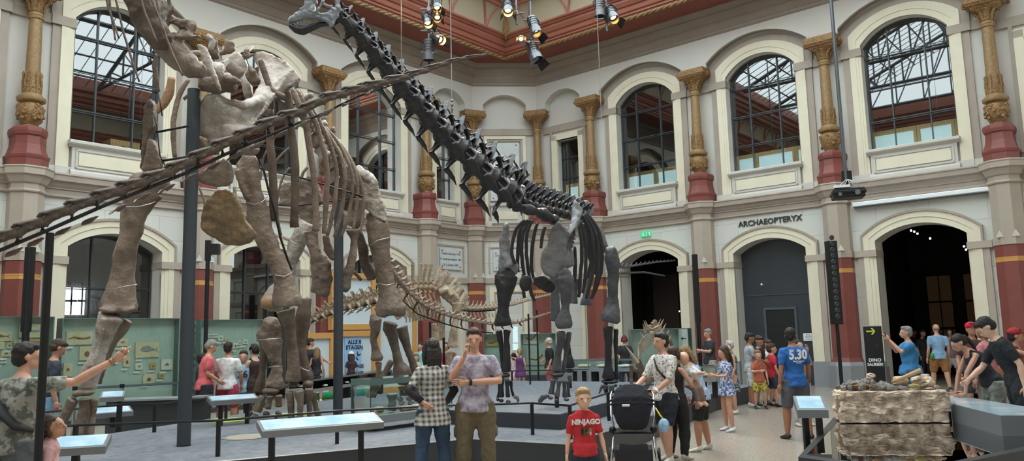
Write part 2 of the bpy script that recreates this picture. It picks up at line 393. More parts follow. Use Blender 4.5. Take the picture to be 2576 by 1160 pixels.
def column(w, u, sc, label, key):
    base = w(u, 0, 5.72); t = thing('ornate_column', label, 'column', base, 0, 'gilded columns of the upper arcade')
    ang = atan2(w.n.y, w.n.x)+pi/2
    pd = MB(); octprism(pd, w, u, [(r*sc, z) for r, z in ((.385, 5.725), (.385, 5.90), (.40, 5.93), (.41, 5.99), (.37, 6.02), (.335, 6.12), (.305, 6.25), (.295, 6.44), (.33, 6.47), (.345, 6.55), (.34, 6.62), (.31, 6.66))], 0, .33)
    obj('pedestal', pd, m_red, t)
    c = w(u, 0, 0)
    ur = MB(); ur.lathe([(r*sc, z) for r, z in ((.16, 6.66), (.17, 6.70), (.16, 6.72), (.22, 6.84), (.275, 7.0), (.285, 7.10), (.25, 7.2), (.2, 7.25), (.21, 7.28))], c, 20)
    for i in range(40):
        a = rnd.random()*2*pi; z = 6.84+rnd.random()*.34; r = .26*sc
        ur.ball(c+Vector((r*cos(a), r*sin(a), z)), (.045*sc, .045*sc, .05), 6, 5)
    soft(obj('urn', ur, m_golds, t))
    cl = MB(); cl.lathe([(r*sc, z) for r, z in ((.2, 7.25), (.29, 7.29), (.305, 7.33), (.30, 7.37), (.24, 7.40), (.23, 7.44), (.19, 7.47))], c, 24); soft(obj('collar', cl, m_gold, t))
    lf = MB(); lf.lathe([(r*sc, z) for r, z in ((.195, 7.46), (.2, 7.55), (.18, 7.75), (.175, 7.85), (.155, 7.87))], c, 20)
    for i in range(10):
        a = 2*pi*i/10
        d_ = Vector((cos(a), sin(a), 0))
        lf.tube([c+d_*.19*sc+Vector((0, 0, 7.5)), c+d_*.2*sc+Vector((0, 0, 7.7)), c+d_*.185*sc+Vector((0, 0, 7.86)), c+d_*.2*sc+Vector((0, 0, 7.95)), c+d_*.175*sc+Vector((0, 0, 7.99))], [.015, .02, .022, .018, .006], 6)
        lf.ball(c+Vector((cos(a+.3)*.19*sc, sin(a+.3)*.19*sc, 7.6)), .028, 6, 5)
    soft(obj('leaf_sleeve', lf, m_golds, t))
    sh = MB(); sh.lathe([(.158*sc, 7.85), (.15*sc, 8.5), (.135*sc, 9.27), (.16*sc, 9.27), (.168*sc, 9.30), (.15*sc, 9.33), (.165*sc, 9.36), (.16*sc, 9.40), (.14*sc, 9.42)], c, 24); soft(obj('shaft', sh, m_gold, t))
    cp = MB(); cp.lathe([(r*sc, z) for r, z in ((.14, 9.4), (.16, 9.5), (.175, 9.62), (.22, 9.70), (.30, 9.76), (.34, 9.80))], c, 20)
    for i in range(8):
        a = 2*pi*i/8+.2; d_ = Vector((cos(a), sin(a), 0)); sd = Vector((-sin(a), cos(a), 0))
        cp.tube([c+d_*.15*sc+Vector((0, 0, 9.44)), c+d_*.19*sc+Vector((0, 0, 9.6)), c+d_*.27*sc+Vector((0, 0, 9.72)), c+d_*.31*sc+Vector((0, 0, 9.68))], [(.05, .015), (.06, .02), (.05, .02), (.025, .015)], 8, up=(0, 0, 1))
    Mx = Matrix.Rotation(ang, 3, 'Z'); n = 0
    k = .5*sc
    for z0, z1, r0, r1 in ((9.78, 9.86, .62, .72), (9.86, 9.93, .8, .92), (9.93, 10.02, .95, .98), (10.02, 10.12, .9, .9)):
        v = []
        for rr, z in ((r0, z0), (r1, z1)):
            for a, b in ((-1, -.62), (-.62, -1), (.62, -1), (1, -.62), (1, .62), (-1, .62)): v.append(c+Mx @ Vector((a*k*rr, b*k*rr, 0))+Vector((0, 0, z)))
        cp.add(v, [(0, 1, 2, 3, 4, 5), (6, 7, 8, 9, 10, 11)]+[(i, (i+1) % 6, (i+1) % 6+6, i+6) for i in range(6)])
    for a, b in ((-.9, -.7), (.9, -.7), (0, -.95), (-.95, .1), (.95, .1)):
        p = c+Mx @ Vector((a*k, b*k, 0))+Vector((0, 0, 9.95)); ax = Mx @ Vector((-b, a, 0)).normalized()
        cp.tube([p-ax*.05, p+ax*.05], .07*sc, 10); cp.tube([p-ax*.07, p+ax*.07], .035*sc, 8)
    for i in range(9):
        p = c+Mx @ Vector(((-.9+1.8*i/8)*k, -.98*k, 0))+Vector((0, 0, 10.03)); cp.ball(p, .035*sc, 6, 5)
    soft(obj('capital', cp, m_golds, t))
    # pier block above the capital carries the arches
    return t
def build_pilaster(root, w, u, sc):
    s = MB(); octprism(s, w, u, [(.375*sc, 3.60), (.375*sc, 3.79)], .02); octprism(s, w, u, [(.345*sc, 3.79), (.345*sc, 5.14)], .02)
    octprism(s, w, u, [(.375*sc, 5.14), (.39*sc, 5.17), (.375*sc, 5.21), (.345*sc, 5.22), (.345*sc, 5.34), (.375*sc, 5.35), (.39*sc, 5.37), (.44*sc, 5.48), (.45*sc, 5.51), (.50*sc, 5.53), (.50*sc, 5.66), (.52*sc, 5.69), (.51*sc, 5.72)], .02)
    t = obj('pilaster', s, m_taupe, root)
    sp = MB()
    for a in (-.17, .17): sp.prism([w(u+(a-.09)*sc, -.372*sc, 3.79), w(u+(a+.09)*sc, -.372*sc, 3.79), w(u+a*sc, -.372*sc, 3.96)], w.n*.04)
    obj('pointed_ornament', sp, m_pale, t)
    b = MB(); octprism(b, w, u, [(.47*sc, 0), (.47*sc, .62), (.45*sc, .66), (.42*sc, .72)], .02); obj('granite_base', b, m_gran, t)
    r = MB(); octprism(r, w, u, [(.40*sc, .72), (.36*sc, .84), (.355*sc, 3.18)], .02); octprism(r, w, u, [(.355*sc, 3.30), (.355*sc, 3.62)], .02)
    obj('red_shaft', r, m_red, t)
    g = MB(); octprism(g, w, u, [(.36*sc, 3.18), (.36*sc, 3.215)], .02); octprism(g, w, u, [(.356*sc, 3.215), (.356*sc, 3.265)], .02); octprism(g, w, u, [(.36*sc, 3.265), (.36*sc, 3.30)], .02)
    obj('gilt_bands', g, mat('ochre_band_paint', (205, 150, 80), .5), t)
for W_ in walls.values(): W_['room'] = MB(); W_['gran'] = MB()
NB = dict(right=3, left=5)
for nm in ('right', 'left'):
    W_ = walls[nm]; w = W_['w']
    for k in range(NB[nm]):
        u0 = A0+SB*(k+.5); upper_bay(W_, u0, k); lower_bay(W_, u0)
    uend = A0+SB*NB[nm]
    # narrow corner bays (both ends of the right wall, near end of the left)
    for ua, ub in ((B0, A0), (uend, uend+A0-B0)):
        c = (ua+ub)/2; h = (ub-ua)/2
        lip = shift(arch_line(.80, 10.12, 10.35, 10.74), c)
        wface_hole(W_['up'], w, ua, ub, 10.12, ZC, lip, 0); wreveal(W_['up'], w, lip, 0, .34)
        hole = [(c-.50, 6.59), (c-.50, 8.90), (c+.50, 8.90), (c+.50, 6.59)]
        wface_hole(W_['up'], w, ua-.2, ub, ZS, 10.76, [hole[0], hole[1], hole[2], hole[3]], .34)
        wbox(W_['mauve'], w, ua+.1, ub-.1, .27, .36, 9.24, 9.50)
        for s in (-1, 1):
            a, b = sorted((c+s*.50, c+s*.72)); wbox(W_['cream'], w, a, b, .22, .36, 5.94, 9.10)
            a, b = sorted((c+s*.48, c+s*.55)); wbox(W_['cream'], w, a, b, .25, .36, 5.94, 8.94)
            a, b = sorted((c+s*.48, c+s*.74)); wbox(W_['pale'], w, a, b, .20, .36, ZS, 5.94)
            a, b = sorted((c+s*.72, c+s*.82)); wbox(W_['mauve'], w, a, b, .27, .36, 5.94, 9.24)
        wbox(W_['cream'], w, c-.72, c+.72, .22, .36, 8.90, 9.12)
        wreveal(W_['pale'], w, hole, .25, .66)
        pane_win(w, c, [(c-.5, 6.6), (c-.5, 8.88), (c+.5, 8.88), (c+.5, 6.6)], .6, (-.2, .3), (7.42, 8.2), 6.6)
        P_ = W_['pale']
        wprof(P_, w, c-.56, c+.56, [(.34, 6.60), (.12, 6.60), (.10, 6.58), (.10, 6.52), (.16, 6.49), (.22, 6.44), (.34, 6.44)])
        wbox(P_, w, c-.56, c+.56, .12, .6, 6.50, 6.59); wbox(P_, w, c-.50, c+.50, .20, .36, 5.86, 6.46)
        wbox(W_['cream'], w, c-.36, c+.36, .165, .24, 6.0, 6.31)
        for a, b, z0, z1 in ((-.42, .42, 6.35, 6.38), (-.42, .42, 5.93, 5.96), (-.42, -.39, 5.93, 6.38), (.39, .42, 5.93, 6.38)): wbox(P_, w, c+a, c+b, .175, .24, z0, z1)
        openbox(W_['room'], w, c-.9, c+.9, .68, 3, 6.2, 9.6)
        wadd(W_['low'], w, [(ua, .12, 0), (ub, .12, 0), (ub, .12, 5.16), (ua, .12, 5.16)], [(0, 1, 2, 3)])
        wbox(W_['taupe'], w, ua+.1, ub-.1, .04, .14, 3.59, 3.79)
        wbox(W_['gran'], w, ua+.1, ub-.1, .04, .14, 0, .72)
        wring(W_['taupe'], w, [(c-.72, 3.98), (c-.72, 4.96), (c+.72, 4.96), (c+.72, 3.98)], [(c-.66, 3.98), (c-.66, 4.9), (c+.66, 4.9), (c+.66, 3.98)], .08, .13)
        wring(W_['cream'], w, [(c-.66, .72), (c-.66, 3.42), (c+.66, 3.42), (c+.66, .72)], [(c-.5, .72), (c-.5, 3.27), (c+.5, 3.27), (c+.5, .72)], .05, .13)
    e = .41421
    ulast = uend+A0
    wprof(W_['str'], w, B0, ulast, STRP, e, 0); wprof(W_['corn'], w, B0, ulast, CORP, e, 0)
    wadd(W_['up'], w, [(uend+A0-B0, 0, 10.12), (ulast+3, 0, 10.12), (ulast+3, 0, ZC), (uend+A0-B0, 0, ZC)], [(0, 1, 2, 3)])
    wadd(W_['up'], w, [(uend+A0-B0, .0, ZS), (ulast+3, .0, ZS), (ulast+3, .0, 10.12), (uend+A0-B0, .0, 10.12)], [(0, 1, 2, 3)])
    wadd(W_['low'], w, [(uend+A0-B0, .0, 0), (ulast+3, .0, 0), (ulast+3, .0, 5.7), (uend+A0-B0, .0, 5.7)], [(0, 1, 2, 3)])
# corner (chamfer) bay with the dedication niche
W_ = walls['corner']; w = W_['w']; hc = B0*q
lip = arch_line(.82, 10.12, 10.40, 10.78); wface_hole(W_['up'], w, -hc, hc, 10.12, ZC, lip, 0); wreveal(W_['up'], w, lip, 0, .34)
wadd(W_['up'], w, [(-hc-.3, .34, ZS), (hc+.3, .34, ZS), (hc+.3, .34, 10.8), (-hc-.3, .34, 10.8)], [(0, 1, 2, 3)])
wbox(W_['mauve'], w, -hc+.1, hc-.1, .27, .36, 9.26, 9.52)
wring(W_['cream'], w, [(-.80, 5.94), (-.80, 9.22), (.80, 9.22), (.80, 5.94)], [(-.68, 5.94), (-.68, 9.10), (.68, 9.10), (.68, 5.94)], .2, .36)
wring(W_['taupe'], w, [(-.68, 5.94), (-.68, 9.10), (.68, 9.10), (.68, 5.94)], [(-.6, 5.94), (-.6, 9.02), (.6, 9.02), (.6, 5.94)], .25, .36)
for s in (-1, 1): a, b = sorted((s*.56, s*.86)); wbox(W_['pale'], w, a, b, .18, .36, ZS, 5.94)
wprof(W_['pale'], w, -.62, .62, [(.34, 6.60), (.12, 6.60), (.10, 6.58), (.10, 6.52), (.16, 6.49), (.22, 6.44), (.34, 6.44)])
wbox(W_['pale'], w, -.58, .58, .20, .36, 5.86, 6.46); wbox(W_['cream'], w, -.42, .42, .165, .24, 6.0, 6.31)
wadd(W_['low'], w, [(-hc, .12, 0), (hc, .12, 0), (hc, .12, 5.16), (-hc, .12, 5.16)], [(0, 1, 2, 3)])
wbox(W_['taupe'], w, -hc+.1, hc-.1, .04, .14, 3.59, 3.79); wbox(W_['gran'], w, -hc+.1, hc-.1, .04, .14, 0, .72)
wring(W_['taupe'], w, [(-.72, 3.98), (-.72, 4.96), (.72, 4.96), (.72, 3.98)], [(-.66, 3.98), (-.66, 4.9), (.66, 4.9), (.66, 3.98)], .08, .13)
wring(W_['cream'], w, [(-.72, .72), (-.72, 3.45), (.72, 3.45), (.72, .72)], [(-.54, .72), (-.54, 3.27), (.54, 3.27), (.54, .72)], .05, .13)
wring(W_['taupe'], w, [(-.54, .72), (-.54, 3.27), (.54, 3.27), (.54, .72)], [(-.49, .72), (-.49, 3.22), (.49, 3.22), (.49, .72)], .08, .13)
wprof(W_['str'], w, -hc, hc, STRP, -e, e); wprof(W_['corn'], w, -hc, hc, CORP, -e, e)
PM = dict(up=m_up, low=m_low, cream=m_cream, pale=m_pale, mauve=m_mauve, taupe=m_taupe, corn=m_corn, str=m_mauve, lip=m_mauve, room=m_dark, gran=m_gran)
PN = dict(low='lower_wall', cream='cream_architraves', pale='pale_mouldings', mauve='taupe_bands', taupe='impost_bands', corn='cornice', str='string_course', lip='niche_reveals', room='gallery_room', gran='granite_plinth')
for nm, W_ in walls.items():
    root = obj('wall_'+nm, W_['up'], m_up, uv=True); tag(root, None, kind='structure'); W_['root'] = root
    for k, n_ in PN.items():
        if W_[k].v:
            if k == 'room': o = obj('wall_%s_gallery' % nm, W_[k], m_dark); tag(o, None, kind='structure')
            else: obj(n_, W_[k], PM[k], root, uv=True)
names = {('right', 0): 'gilded column between the corner niche bay and the dark right-hand gallery window', ('right', 1): 'gilded column between the two nearer arched windows above the exit sign and ARCHAEOPTERYX', ('right', 2): 'gilded column behind the hanging projector rod', ('right', 3): 'gilded column farthest right above the red pilaster at the photo edge',
         ('left', 0): 'gilded column partly behind the dark skeleton neck', ('left', 1): 'gilded column behind the ribcage left of the dark skull', ('left', 2): 'gilded column hidden behind the big brown shoulder blade', ('left', 3): 'gilded column at the far left of the photo beside the big reflecting window', ('left', 4): 'gilded column beyond the left photo edge'}
for nm in ('right', 'left'):
    for k in range(NB[nm]+1):
        if (nm, k) not in names: continue
        u = A0+SB*k; column(walls[nm]['w'], u, 1, names[nm, k], k); build_pilaster(walls[nm]['root'], walls[nm]['w'], u, 1)
# the two columns on the chamfer edges
for s, lb in ((-1, 'gilded column left of the white dedication plaque'), (1, 'gilded column right of the white dedication plaque')):
    ang = rad(22.5)*s
    wv = W((KX+s*hc, KY-q*B0), (cos(ang), -sin(ang) if s > 0 else -sin(ang)), (sin(ang), cos(ang)))
    column(wv, 0, .93, lb, 9); build_pilaster(walls['corner']['root'], wv, 0, .93)
# piers above capitals are part of the walls; floor
fl = MB(); fl.quad((-26, -6, 0), (30, -6, 0), (30, 46, 0), (-26, 46, 0))
m_floor = mat('terrazzo_floor', (176, 166, 152), .22, c2=(146, 138, 128), scale=38, mix=(.3, .7), detail=8, spec=.5)
nt = m_floor.node_tree; vo = nt.nodes.new('ShaderNodeTexVoronoi'); vo.inputs['Scale'].default_value = 90
mx = nt.nodes.new('ShaderNodeMixRGB'); mx.blend_type = 'OVERLAY'; mx.inputs['Fac'].default_value = .35
tc = [n for n in nt.nodes if n.type == 'TEX_COORD'][0]; rp = [n for n in nt.nodes if n.type == 'VALTORGB'][0]
nt.links.new(tc.outputs['Object'], vo.inputs['Vector']); nt.links.new(rp.outputs['Color'], mx.inputs['Color1']); nt.links.new(vo.outputs['Color'], mx.inputs['Color2']); nt.links.new(mx.outputs['Color'], nt.nodes['Principled BSDF'].inputs['Base Color'])
tag(obj('floor', fl, m_floor, recalc=False), None, kind='structure')
# ---------------------------------------------------------------- back walls (behind the viewer)
ULR = A0*2+SB*3+1.6; ULL = A0*2+SB*5
bw = MB()
def corner(ur, ul): return Vector((KX, KY, 0))+WR.t*ur+WL.t*ul
c1, c2, c3 = corner(ULR, 0), corner(ULR, ULL), corner(0, ULL)
for a, b in ((c1, c2), (c2, c3)):
    bw.quad(a, b, b+Vector((0, 0, 12)), a+Vector((0, 0, 12)))
tag(obj('wall_back', bw, mat('far_wall_paint', (206, 198, 188), .7)), None, kind='structure')
# ---------------------------------------------------------------- ceiling: soffit, rope, cove
def loopprof(mb, prof, closed=True):
    "sweep (inset, z) profile around the hall's rectangular opening"
    n = len(prof); V = []
    for i in range(4):
        for d, z in prof:
            su = [d, ULR-d, ULR-d, d][i]; sl = [d, d, ULL-d, ULL-d][i]
            p = corner(su, sl); p.z = z; V.append(p)
    F_ = []
    for i in range(4):
        j = (i+1) % 4
        for k in range(n-1): F_.append((i*n+k, i*n+k+1, j*n+k+1, j*n+k))
    mb.add(V, F_)
ce = MB()
so = [corner(-.6, -.6), corner(ULR+.6, -.6), corner(ULR+.6, ULL+.6), corner(-.6, ULL+.6)]; si = [corner(1.41, 1.41), corner(ULR-1.41, 1.41), corner(ULR-1.41, ULL-1.41), corner(1.41, ULL-1.41)]
for p in so+si: p.z = ZSOF+.01
for i in range(4): ce.quad(so[i], so[(i+1) % 4], si[(i+1) % 4], si[i])
ceil = obj('ceiling', ce, mat('dark_terracotta_soffit', (140, 78, 64), .6, c2=(134, 72, 58), scale=1)); tag(ceil, None, kind='structure')
m1 = MB(); loopprof(m1, [(1.41, 11.91), (1.45, 12.02), (1.50, 12.03), (1.50, 12.10), (1.56, 12.12), (1.60, 12.22), (1.60, 12.27), (1.66, 12.28), (1.74, 12.40), (1.74, 12.48), (1.80, 12.49), (1.83, 12.56)]); soft(obj('red_moulding', m1, m_redc, ceil), 30)
m2 = MB(); loopprof(m2, [(1.83, 12.56), (1.86, 12.7), (1.93, 13.0), (2.06, 13.3), (2.25, 13.5)]); soft(obj('cove_panels', m2, mat('olive_cove_paint', (170, 158, 132), .6), ceil), 30)
m3 = MB(); loopprof(m3, [(2.25, 13.48), (2.3, 13.48), (2.33, 13.6), (2.4, 13.62), (2.4, 13.72), (2.52, 13.8), (2.56, 13.98), (2.66, 14.0), (2.66, 14.2), (2.8, 14.3), (2.8, 14.5)]); soft(obj('upper_red_moulding', m3, m_redc, ceil), 30)
gr = MB()
for dd, zz, r in ((1.43, 11.92, .065), (2.36, 13.56, .04)):
    for i in range(4):
        su = [dd, ULR-dd, ULR-dd, dd]; sl = [dd, dd, ULL-dd, ULL-dd]; a = corner(su[i], sl[i]); b = corner(su[(i+1) % 4], sl[(i+1) % 4]); a.z = b.z = zz
        L_ = (b-a).length; k = int(L_/.07) if i in (0, 3) else int(L_/.5)
        t_ = (b-a).normalized(); x_ = t_.cross(Vector((0, 0, 1)))
        for ph in (0, pi):
            gr.tube([a+t_*(L_*j/k)+(x_*cos(j*.9+ph)+Vector((0, 0, 1))*sin(j*.9+ph))*r*.55 for j in range(k+1)], r*.62, 6, caps=False, up=(0, 0, 1))
soft(obj('gold_rope_moulding', gr, m_gold, ceil), 60)
# ribs framing the cove panels, brackets at corners
rb = MB()
def covept(w, u, k):
    z = [12.56, 12.75, 13.0, 13.25, 13.45][k]; d = [1.83, 1.87, 1.93, 2.03, 2.2][k]; return w(u, -d+.02, z)
for w, n_ in ((WR, 20), (WL, 27)):
    u = 2.95
    while u < n_:
        for s in (-1, 1):
            rb.tube([w(u+s*(.03+.42*(k/4)**2*(1 if k else 0)), -[1.83, 1.88, 1.95, 2.06, 2.22][k]-.02, [12.56, 12.8, 13.03, 13.28, 13.5][k]) for k in range(5)], [.04]*5, 6)
        u += 1.75
    for z_, d_ in ((12.6, 1.86), (13.44, 2.2)): rb.tube([w(2.0, -d_, z_), w(n_, -d_, z_)], .05, 6)
obj('cove_ribs', rb, m_redc, ceil)
bk = MB()
for cc in (corner(1.86, 1.86),):
    dirv = (corner(5, 5)-corner(1, 1)).normalized(); sd = Vector((-dirv.y, dirv.x, 0))
    for i, (o_, z_, r_) in enumerate(((.0, 12.45, .04), (.03, 12.55, .09), (.06, 12.62, .12), (.1, 12.7, .13), (.08, 13.1, .11), (.2, 13.35, .13), (.34, 13.5, .16))):
        pass
    bk.tube([cc+dirv*o_+Vector((0, 0, z_)) for o_, z_ in ((-.02, 12.42), (.02, 12.5), (.05, 12.6), (.08, 12.8), (.12, 13.1), (.24, 13.35), (.4, 13.5))], [.02, .07, .13, .15, .14, .16, .2], 8)
    for s in (-1, 0, 1): bk.tube([cc+dirv*(.14+a_)+sd*s*.08+Vector((0, 0, z_)) for a_, z_ in ((0, 12.6), (.03, 12.85), (.1, 13.15), (.22, 13.38))], .03, 6)
soft(obj('gold_bracket', bk, m_golds, ceil))
# ---------------------------------------------------------------- glass roof seen in the window reflections
rf = MB(); mT = mat('roof_steel', (92, 90, 88), .6)
zr = 14.5
cen = corner(ULR/2, ULL/2)
U0, U1, V0, V1 = 2.6, ULR-2.6, 2.6, ULL-2.6
def roofp(u, v):
    h = min(u-U0, U1-u); p = corner(u, v); p.z = zr+max(0, h)*.42; return p
nv = int((V1-V0)/.62)
for i in range(nv+1):
    v = V0+(V1-V0)*i/nv
    big = i % 7 == 0; r = .11 if big else .022
    rf.tube([roofp(U0, v), roofp((U0+U1)/2, v), roofp(U1, v)], r, 4, up=(0, 0, 1))
    if big:
        a, b, t_ = roofp(U0, v), roofp(U1, v), roofp((U0+U1)/2, v); 
        rf.tube([a, b], .09, 4)
        for k in range(1, 12):
            f_ = k/12; lo_ = a.lerp(b, f_); hi = roofp(U0+(U1-U0)*f_, v); rf.tube([lo_, hi], .05, 4)
            if k < 11: rf.tube([lo_, roofp(U0+(U1-U0)*(k+1)/12, v)], .04, 4)
for j in range(0, 17):
    u = U0+(U1-U0)*j/16; rf.tube([roofp(u, V0), roofp(u, V1)], .05 if j % 4 else .12, 4)
obj('skylight_bars', rf, mT, ceil)
ev = MB()
for a, b in (((U0, V0), (U1, V0)), ((U1, V0), (U1, V1)), ((U1, V1), (U0, V1)), ((U0, V1), (U0, V0))):
    A_, B_ = corner(*a), corner(*b); ev.quad(A_+Vector((0, 0, 14.2)), B_+Vector((0, 0, 14.2)), B_+Vector((0, 0, 15)), A_+Vector((0, 0, 15)))
obj('skylight_curb', ev, m_redc, ceil)
# ================================================================ rooms behind the openings, signs, fittings on the walls
def onw(w, x, y, d=0):
    "(u, z) where the sight line through (x, y) meets the plane d behind the wall front"
    r = P(x, y, 1)-Vector((0, 0, EH)); o = w.o+w.n*d; t = (o-Vector((0, 0, EH))).dot(w.n)/r.dot(w.n); p = Vector((0, 0, EH))+r*t
    return (p-w.o).dot(w.t), p.z
m_blk = mat('black_metal', (30, 31, 34), .45, .3)
m_blk2 = mat('matt_black', (22, 22, 24), .7)
m_dgrey = mat('dark_grey_panel', (62, 66, 72), .3, c2=(54, 58, 64), scale=.8)
m_day = mat('daylight_behind_far_window', (240, 244, 250), .5, emis=(235, 242, 255), estr=1.6)
m_lampw = mat('small_lamp_glow', (255, 240, 220), .5, emis=(255, 236, 205), estr=6)
rooms = []
for nm, W_ in walls.items():
    if nm == 'corner': continue
    w = W_['w']; root = W_['root']
    for k in range(NB[nm]):
        u0 = A0+SB*(k+.5); mb = MB()
        dpt = 7.0 if nm == 'left' or k == 2 else 5
        pts = [(u0-1.95, .76), (u0+1.95, .76), (u0+1.95, dpt), (u0-1.95, dpt)]
        for a, b in ((1, 2), (2, 3), (3, 0)):
            wadd(mb, w, [(pts[a][0], pts[a][1], 0), (pts[b][0], pts[b][1], 0), (pts[b][0], pts[b][1], 4.9), (pts[a][0], pts[a][1], 4.9)], [(0, 1, 2, 3)])
        wadd(mb, w, [(p[0], p[1], 4.9) for p in pts], [(0, 1, 2, 3)])
        hole = shift(arch_line(1.12, 0, 4.02, 4.40), u0); wface_hole(mb, w, u0-1.95, u0+1.95, 0, 4.9, hole, .76)
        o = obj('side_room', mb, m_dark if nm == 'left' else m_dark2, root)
# far daylight windows in the rooms left
for x0, y0, x1, y1 in ((166, 722, 190, 792), (195, 722, 215, 792), (345, 716, 362, 800), (366, 716, 382, 800), (566, 705, 592, 792), (600, 724, 624, 792), (632, 724, 648, 792), (668, 720, 690, 792)):
    a, b, c_, d_ = onw(WL, x0, y0, 6.9)+onw(WL, x1, y1, 6.9); ua, ub, za, zb = min(a, c_), max(a, c_), min(b, d_), max(b, d_)
    mb = MB(); wbox(mb, WL, ua, ub, 6.9, 6.95, za, zb); o = obj('bright_far_window', mb, m_day, walls['left']['root']); fb = MB(); zm = (za+zb)/2; wbox(fb, WL, ua, ub, 6.84, 6.9, zm-.03, zm+.03); wbox(fb, WL, (ua+ub)/2-.02, (ua+ub)/2+.02, 6.84, 6.9, za, zb); obj('far_window_bars', fb, m_steel, o)
# lower glazed openings of the left wall (window_n) and the openings of the right wall (door_n)
for k in range(NB['left']):
    u0 = A0+SB*(k+.5); o = pane_win(WL, u0, shift(arch_line(1.11, .4, 4.01, 4.39), u0), .62, (-.38, .38), (2.25, 3.05), .4, m=glass('lower_window_glass', (190, 196, 194), .06, .01))
for k in range(3):
    for i, (du, z) in enumerate(((-.5, 3.6), (.3, 3.2), (.7, 3.5))):
        pass
dn = 0
def door(n, mb, m): return tag(obj('door_%d' % n, mb, m), None, kind='structure')
# doorway 1: black room, two pale red-brown panels
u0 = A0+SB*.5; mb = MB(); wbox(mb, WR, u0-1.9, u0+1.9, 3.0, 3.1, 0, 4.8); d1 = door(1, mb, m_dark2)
mb = MB(); wbox(mb, WR, u0-1.1, u0-.1, 2.2, 2.3, 0, 3.7); obj('inner_partition', mb, mat('dark_brown_panel', (40, 26, 22), .8), d1)
mb = MB(); mb.ball(WR(u0+.3, 1.5, 2.35), .022); mb.ball(WR(u0+.55, 2.6, 2.6), .02); obj('small_spot', mb, m_lampw, d1)
# doorway 2: grey screen with a dark door leaf
u0 = A0+SB*1.5; hole = [(u0-.42, 0), (u0-.42, 2.25), (u0+.46, 2.25), (u0+.46, 0)]
mb = MB(); lo = shift(arch_line(1.13, 0, 4.03, 4.42), u0)
lo2 = lo; top = [p for p in lo if True]
pl = [(p[0], .62, p[1]) for p in lo]; wadd(mb, WR, pl, [tuple(range(len(pl)))])
d2 = door(2, mb, m_dgrey)
fr = MB(); wring(fr, WR, [(u0-.49, 0), (u0-.49, 2.32), (u0+.53, 2.32), (u0+.53, 0)], hole, .57, .64); wbox(fr, WR, u0-1.1, u0+1.1, .60, .625, 2.70, 2.72); obj('door_frame', fr, mat('door_frame_grey', (78, 84, 90), .4), d2)
lf = MB(); wbox(lf, WR, u0-.42, u0+.46, .595, .615, 0, 2.25); obj('door_leaf', lf, mat('door_leaf_black', (24, 24, 26), .5), d2)
nt_ = MB(); uu, zz = onw(WR, 2034, 848, .6); wbox(nt_, WR, uu-.15, uu+.15, .59, .60, zz-.11, zz+.11); no_ = obj('paper_notice', nt_, m_white); tag(no_, 'small white paper notice taped beside the black door leaf', 'notice')
Mf = frame(WR(uu, .583, zz), WR.t, -WR.n)
for i, s_ in enumerate(('Bitte nur', 'Eingang nutzen', 'Please use', 'main entrance')): text(s_, .036, 'lettering', m_blk2, Mf @ Matrix.Translation((0, .065-.042*i, 0)), no_, .0005)
sl = MB(); uu, zz = onw(WR, 1919, 716, .6); sl.ball(WR(uu, .5, zz), (.03, .03, .04)); sl.tube([WR(uu, .62, zz), WR(uu, .5, zz)], .012, 6); tag(obj('wall_spotlight', sl, m_white), 'tiny white lamp on the grey entrance screen', 'lamp')
# doorway 3: open, with tall inner windows in the dark
u0 = A0+SB*2.5; fr = MB(); mb = MB()
for c in (-1.0, .12, ):
    for z0, z1 in ((.3, 1.5), (1.58, 2.4), (2.46, 3.3)):
        for s in (-.19, .19): wbox(mb, WR, u0+c+s-.17, u0+c+s+.17, 6.6, 6.62, z0, z1)
d3 = door(3, mb, mat('dim_brown_window', (74, 60, 44), .7, emis=(110, 84, 56), estr=.012))
mb = MB(); wbox(mb, WR, u0+.95, u0+1.95, 3.0, 3.2, 0, 4.0); obj('inner_partition', mb, mat('dark_brown_panel', (40, 26, 22), .8), d3)
mb = MB()
for x, y in ((2300, 583), (2292, 580), (2308, 588), (2425, 620), (2430, 628), (2340, 600)):
    p = P(x, y, dep(WR(u0, 2.5, 3.4))); mb.ball(p, .03, 6, 5)
obj('small_spot', mb, m_lampw, d3)
# lettering above the grey entrance
ua, za = onw(WR, 1862, 562, .1); ub, zb = onw(WR, 2012, 549, .1)
tl = text('ARCHAEOPTERYX', .24, 'wall_lettering', mat('dark_grey_letters', (52, 49, 47), .5), frame(WR((ua+ub)/2, .1, 4.905), WR.t, -WR.n), None, .012, bold=.005, sx=1.0)
tag(tl, 'dark grey ARCHAEOPTERYX lettering above the grey entrance arch', 'lettering')
# exit sign
ua, za = onw(WR, 1626, 589, .1); mb = MB(); wbox(mb, WR, ua-.19, ua+.19, .05, .1, za-.085, za+.085)
ex = obj('exit_sign', mb, mat('exit_green', (30, 140, 90), .4, emis=(30, 150, 95), estr=.35)); tag(ex, 'green and white emergency exit sign above the black doorway', 'sign')
mb = MB(); wbox(mb, WR, ua+.03, ua+.17, .045, .05, za-.065, za+.065); mb.prism([WR(ua-.15, .045, za), WR(ua-.09, .045, za-.07), WR(ua-.03, .045, za)], WR.n*.004); wbox(mb, WR, ua-.105, ua-.075, .045, .05, za, za+.065); obj('pictogram', mb, m_white, ex)
mb = MB(); mb.tube([WR(ua+.08, .04, za-.05), WR(ua+.10, .04, za), WR(ua+.09, .04, za+.03)], .012, 6); mb.ball(WR(ua+.095, .04, za+.045), .014, 6, 5); mb.tube([WR(ua+.10, .04, za-.01), WR(ua+.13, .04, za-.05)], .01, 6); obj('running_figure', mb, mat('exit_green2', (30, 130, 80), .5), ex)
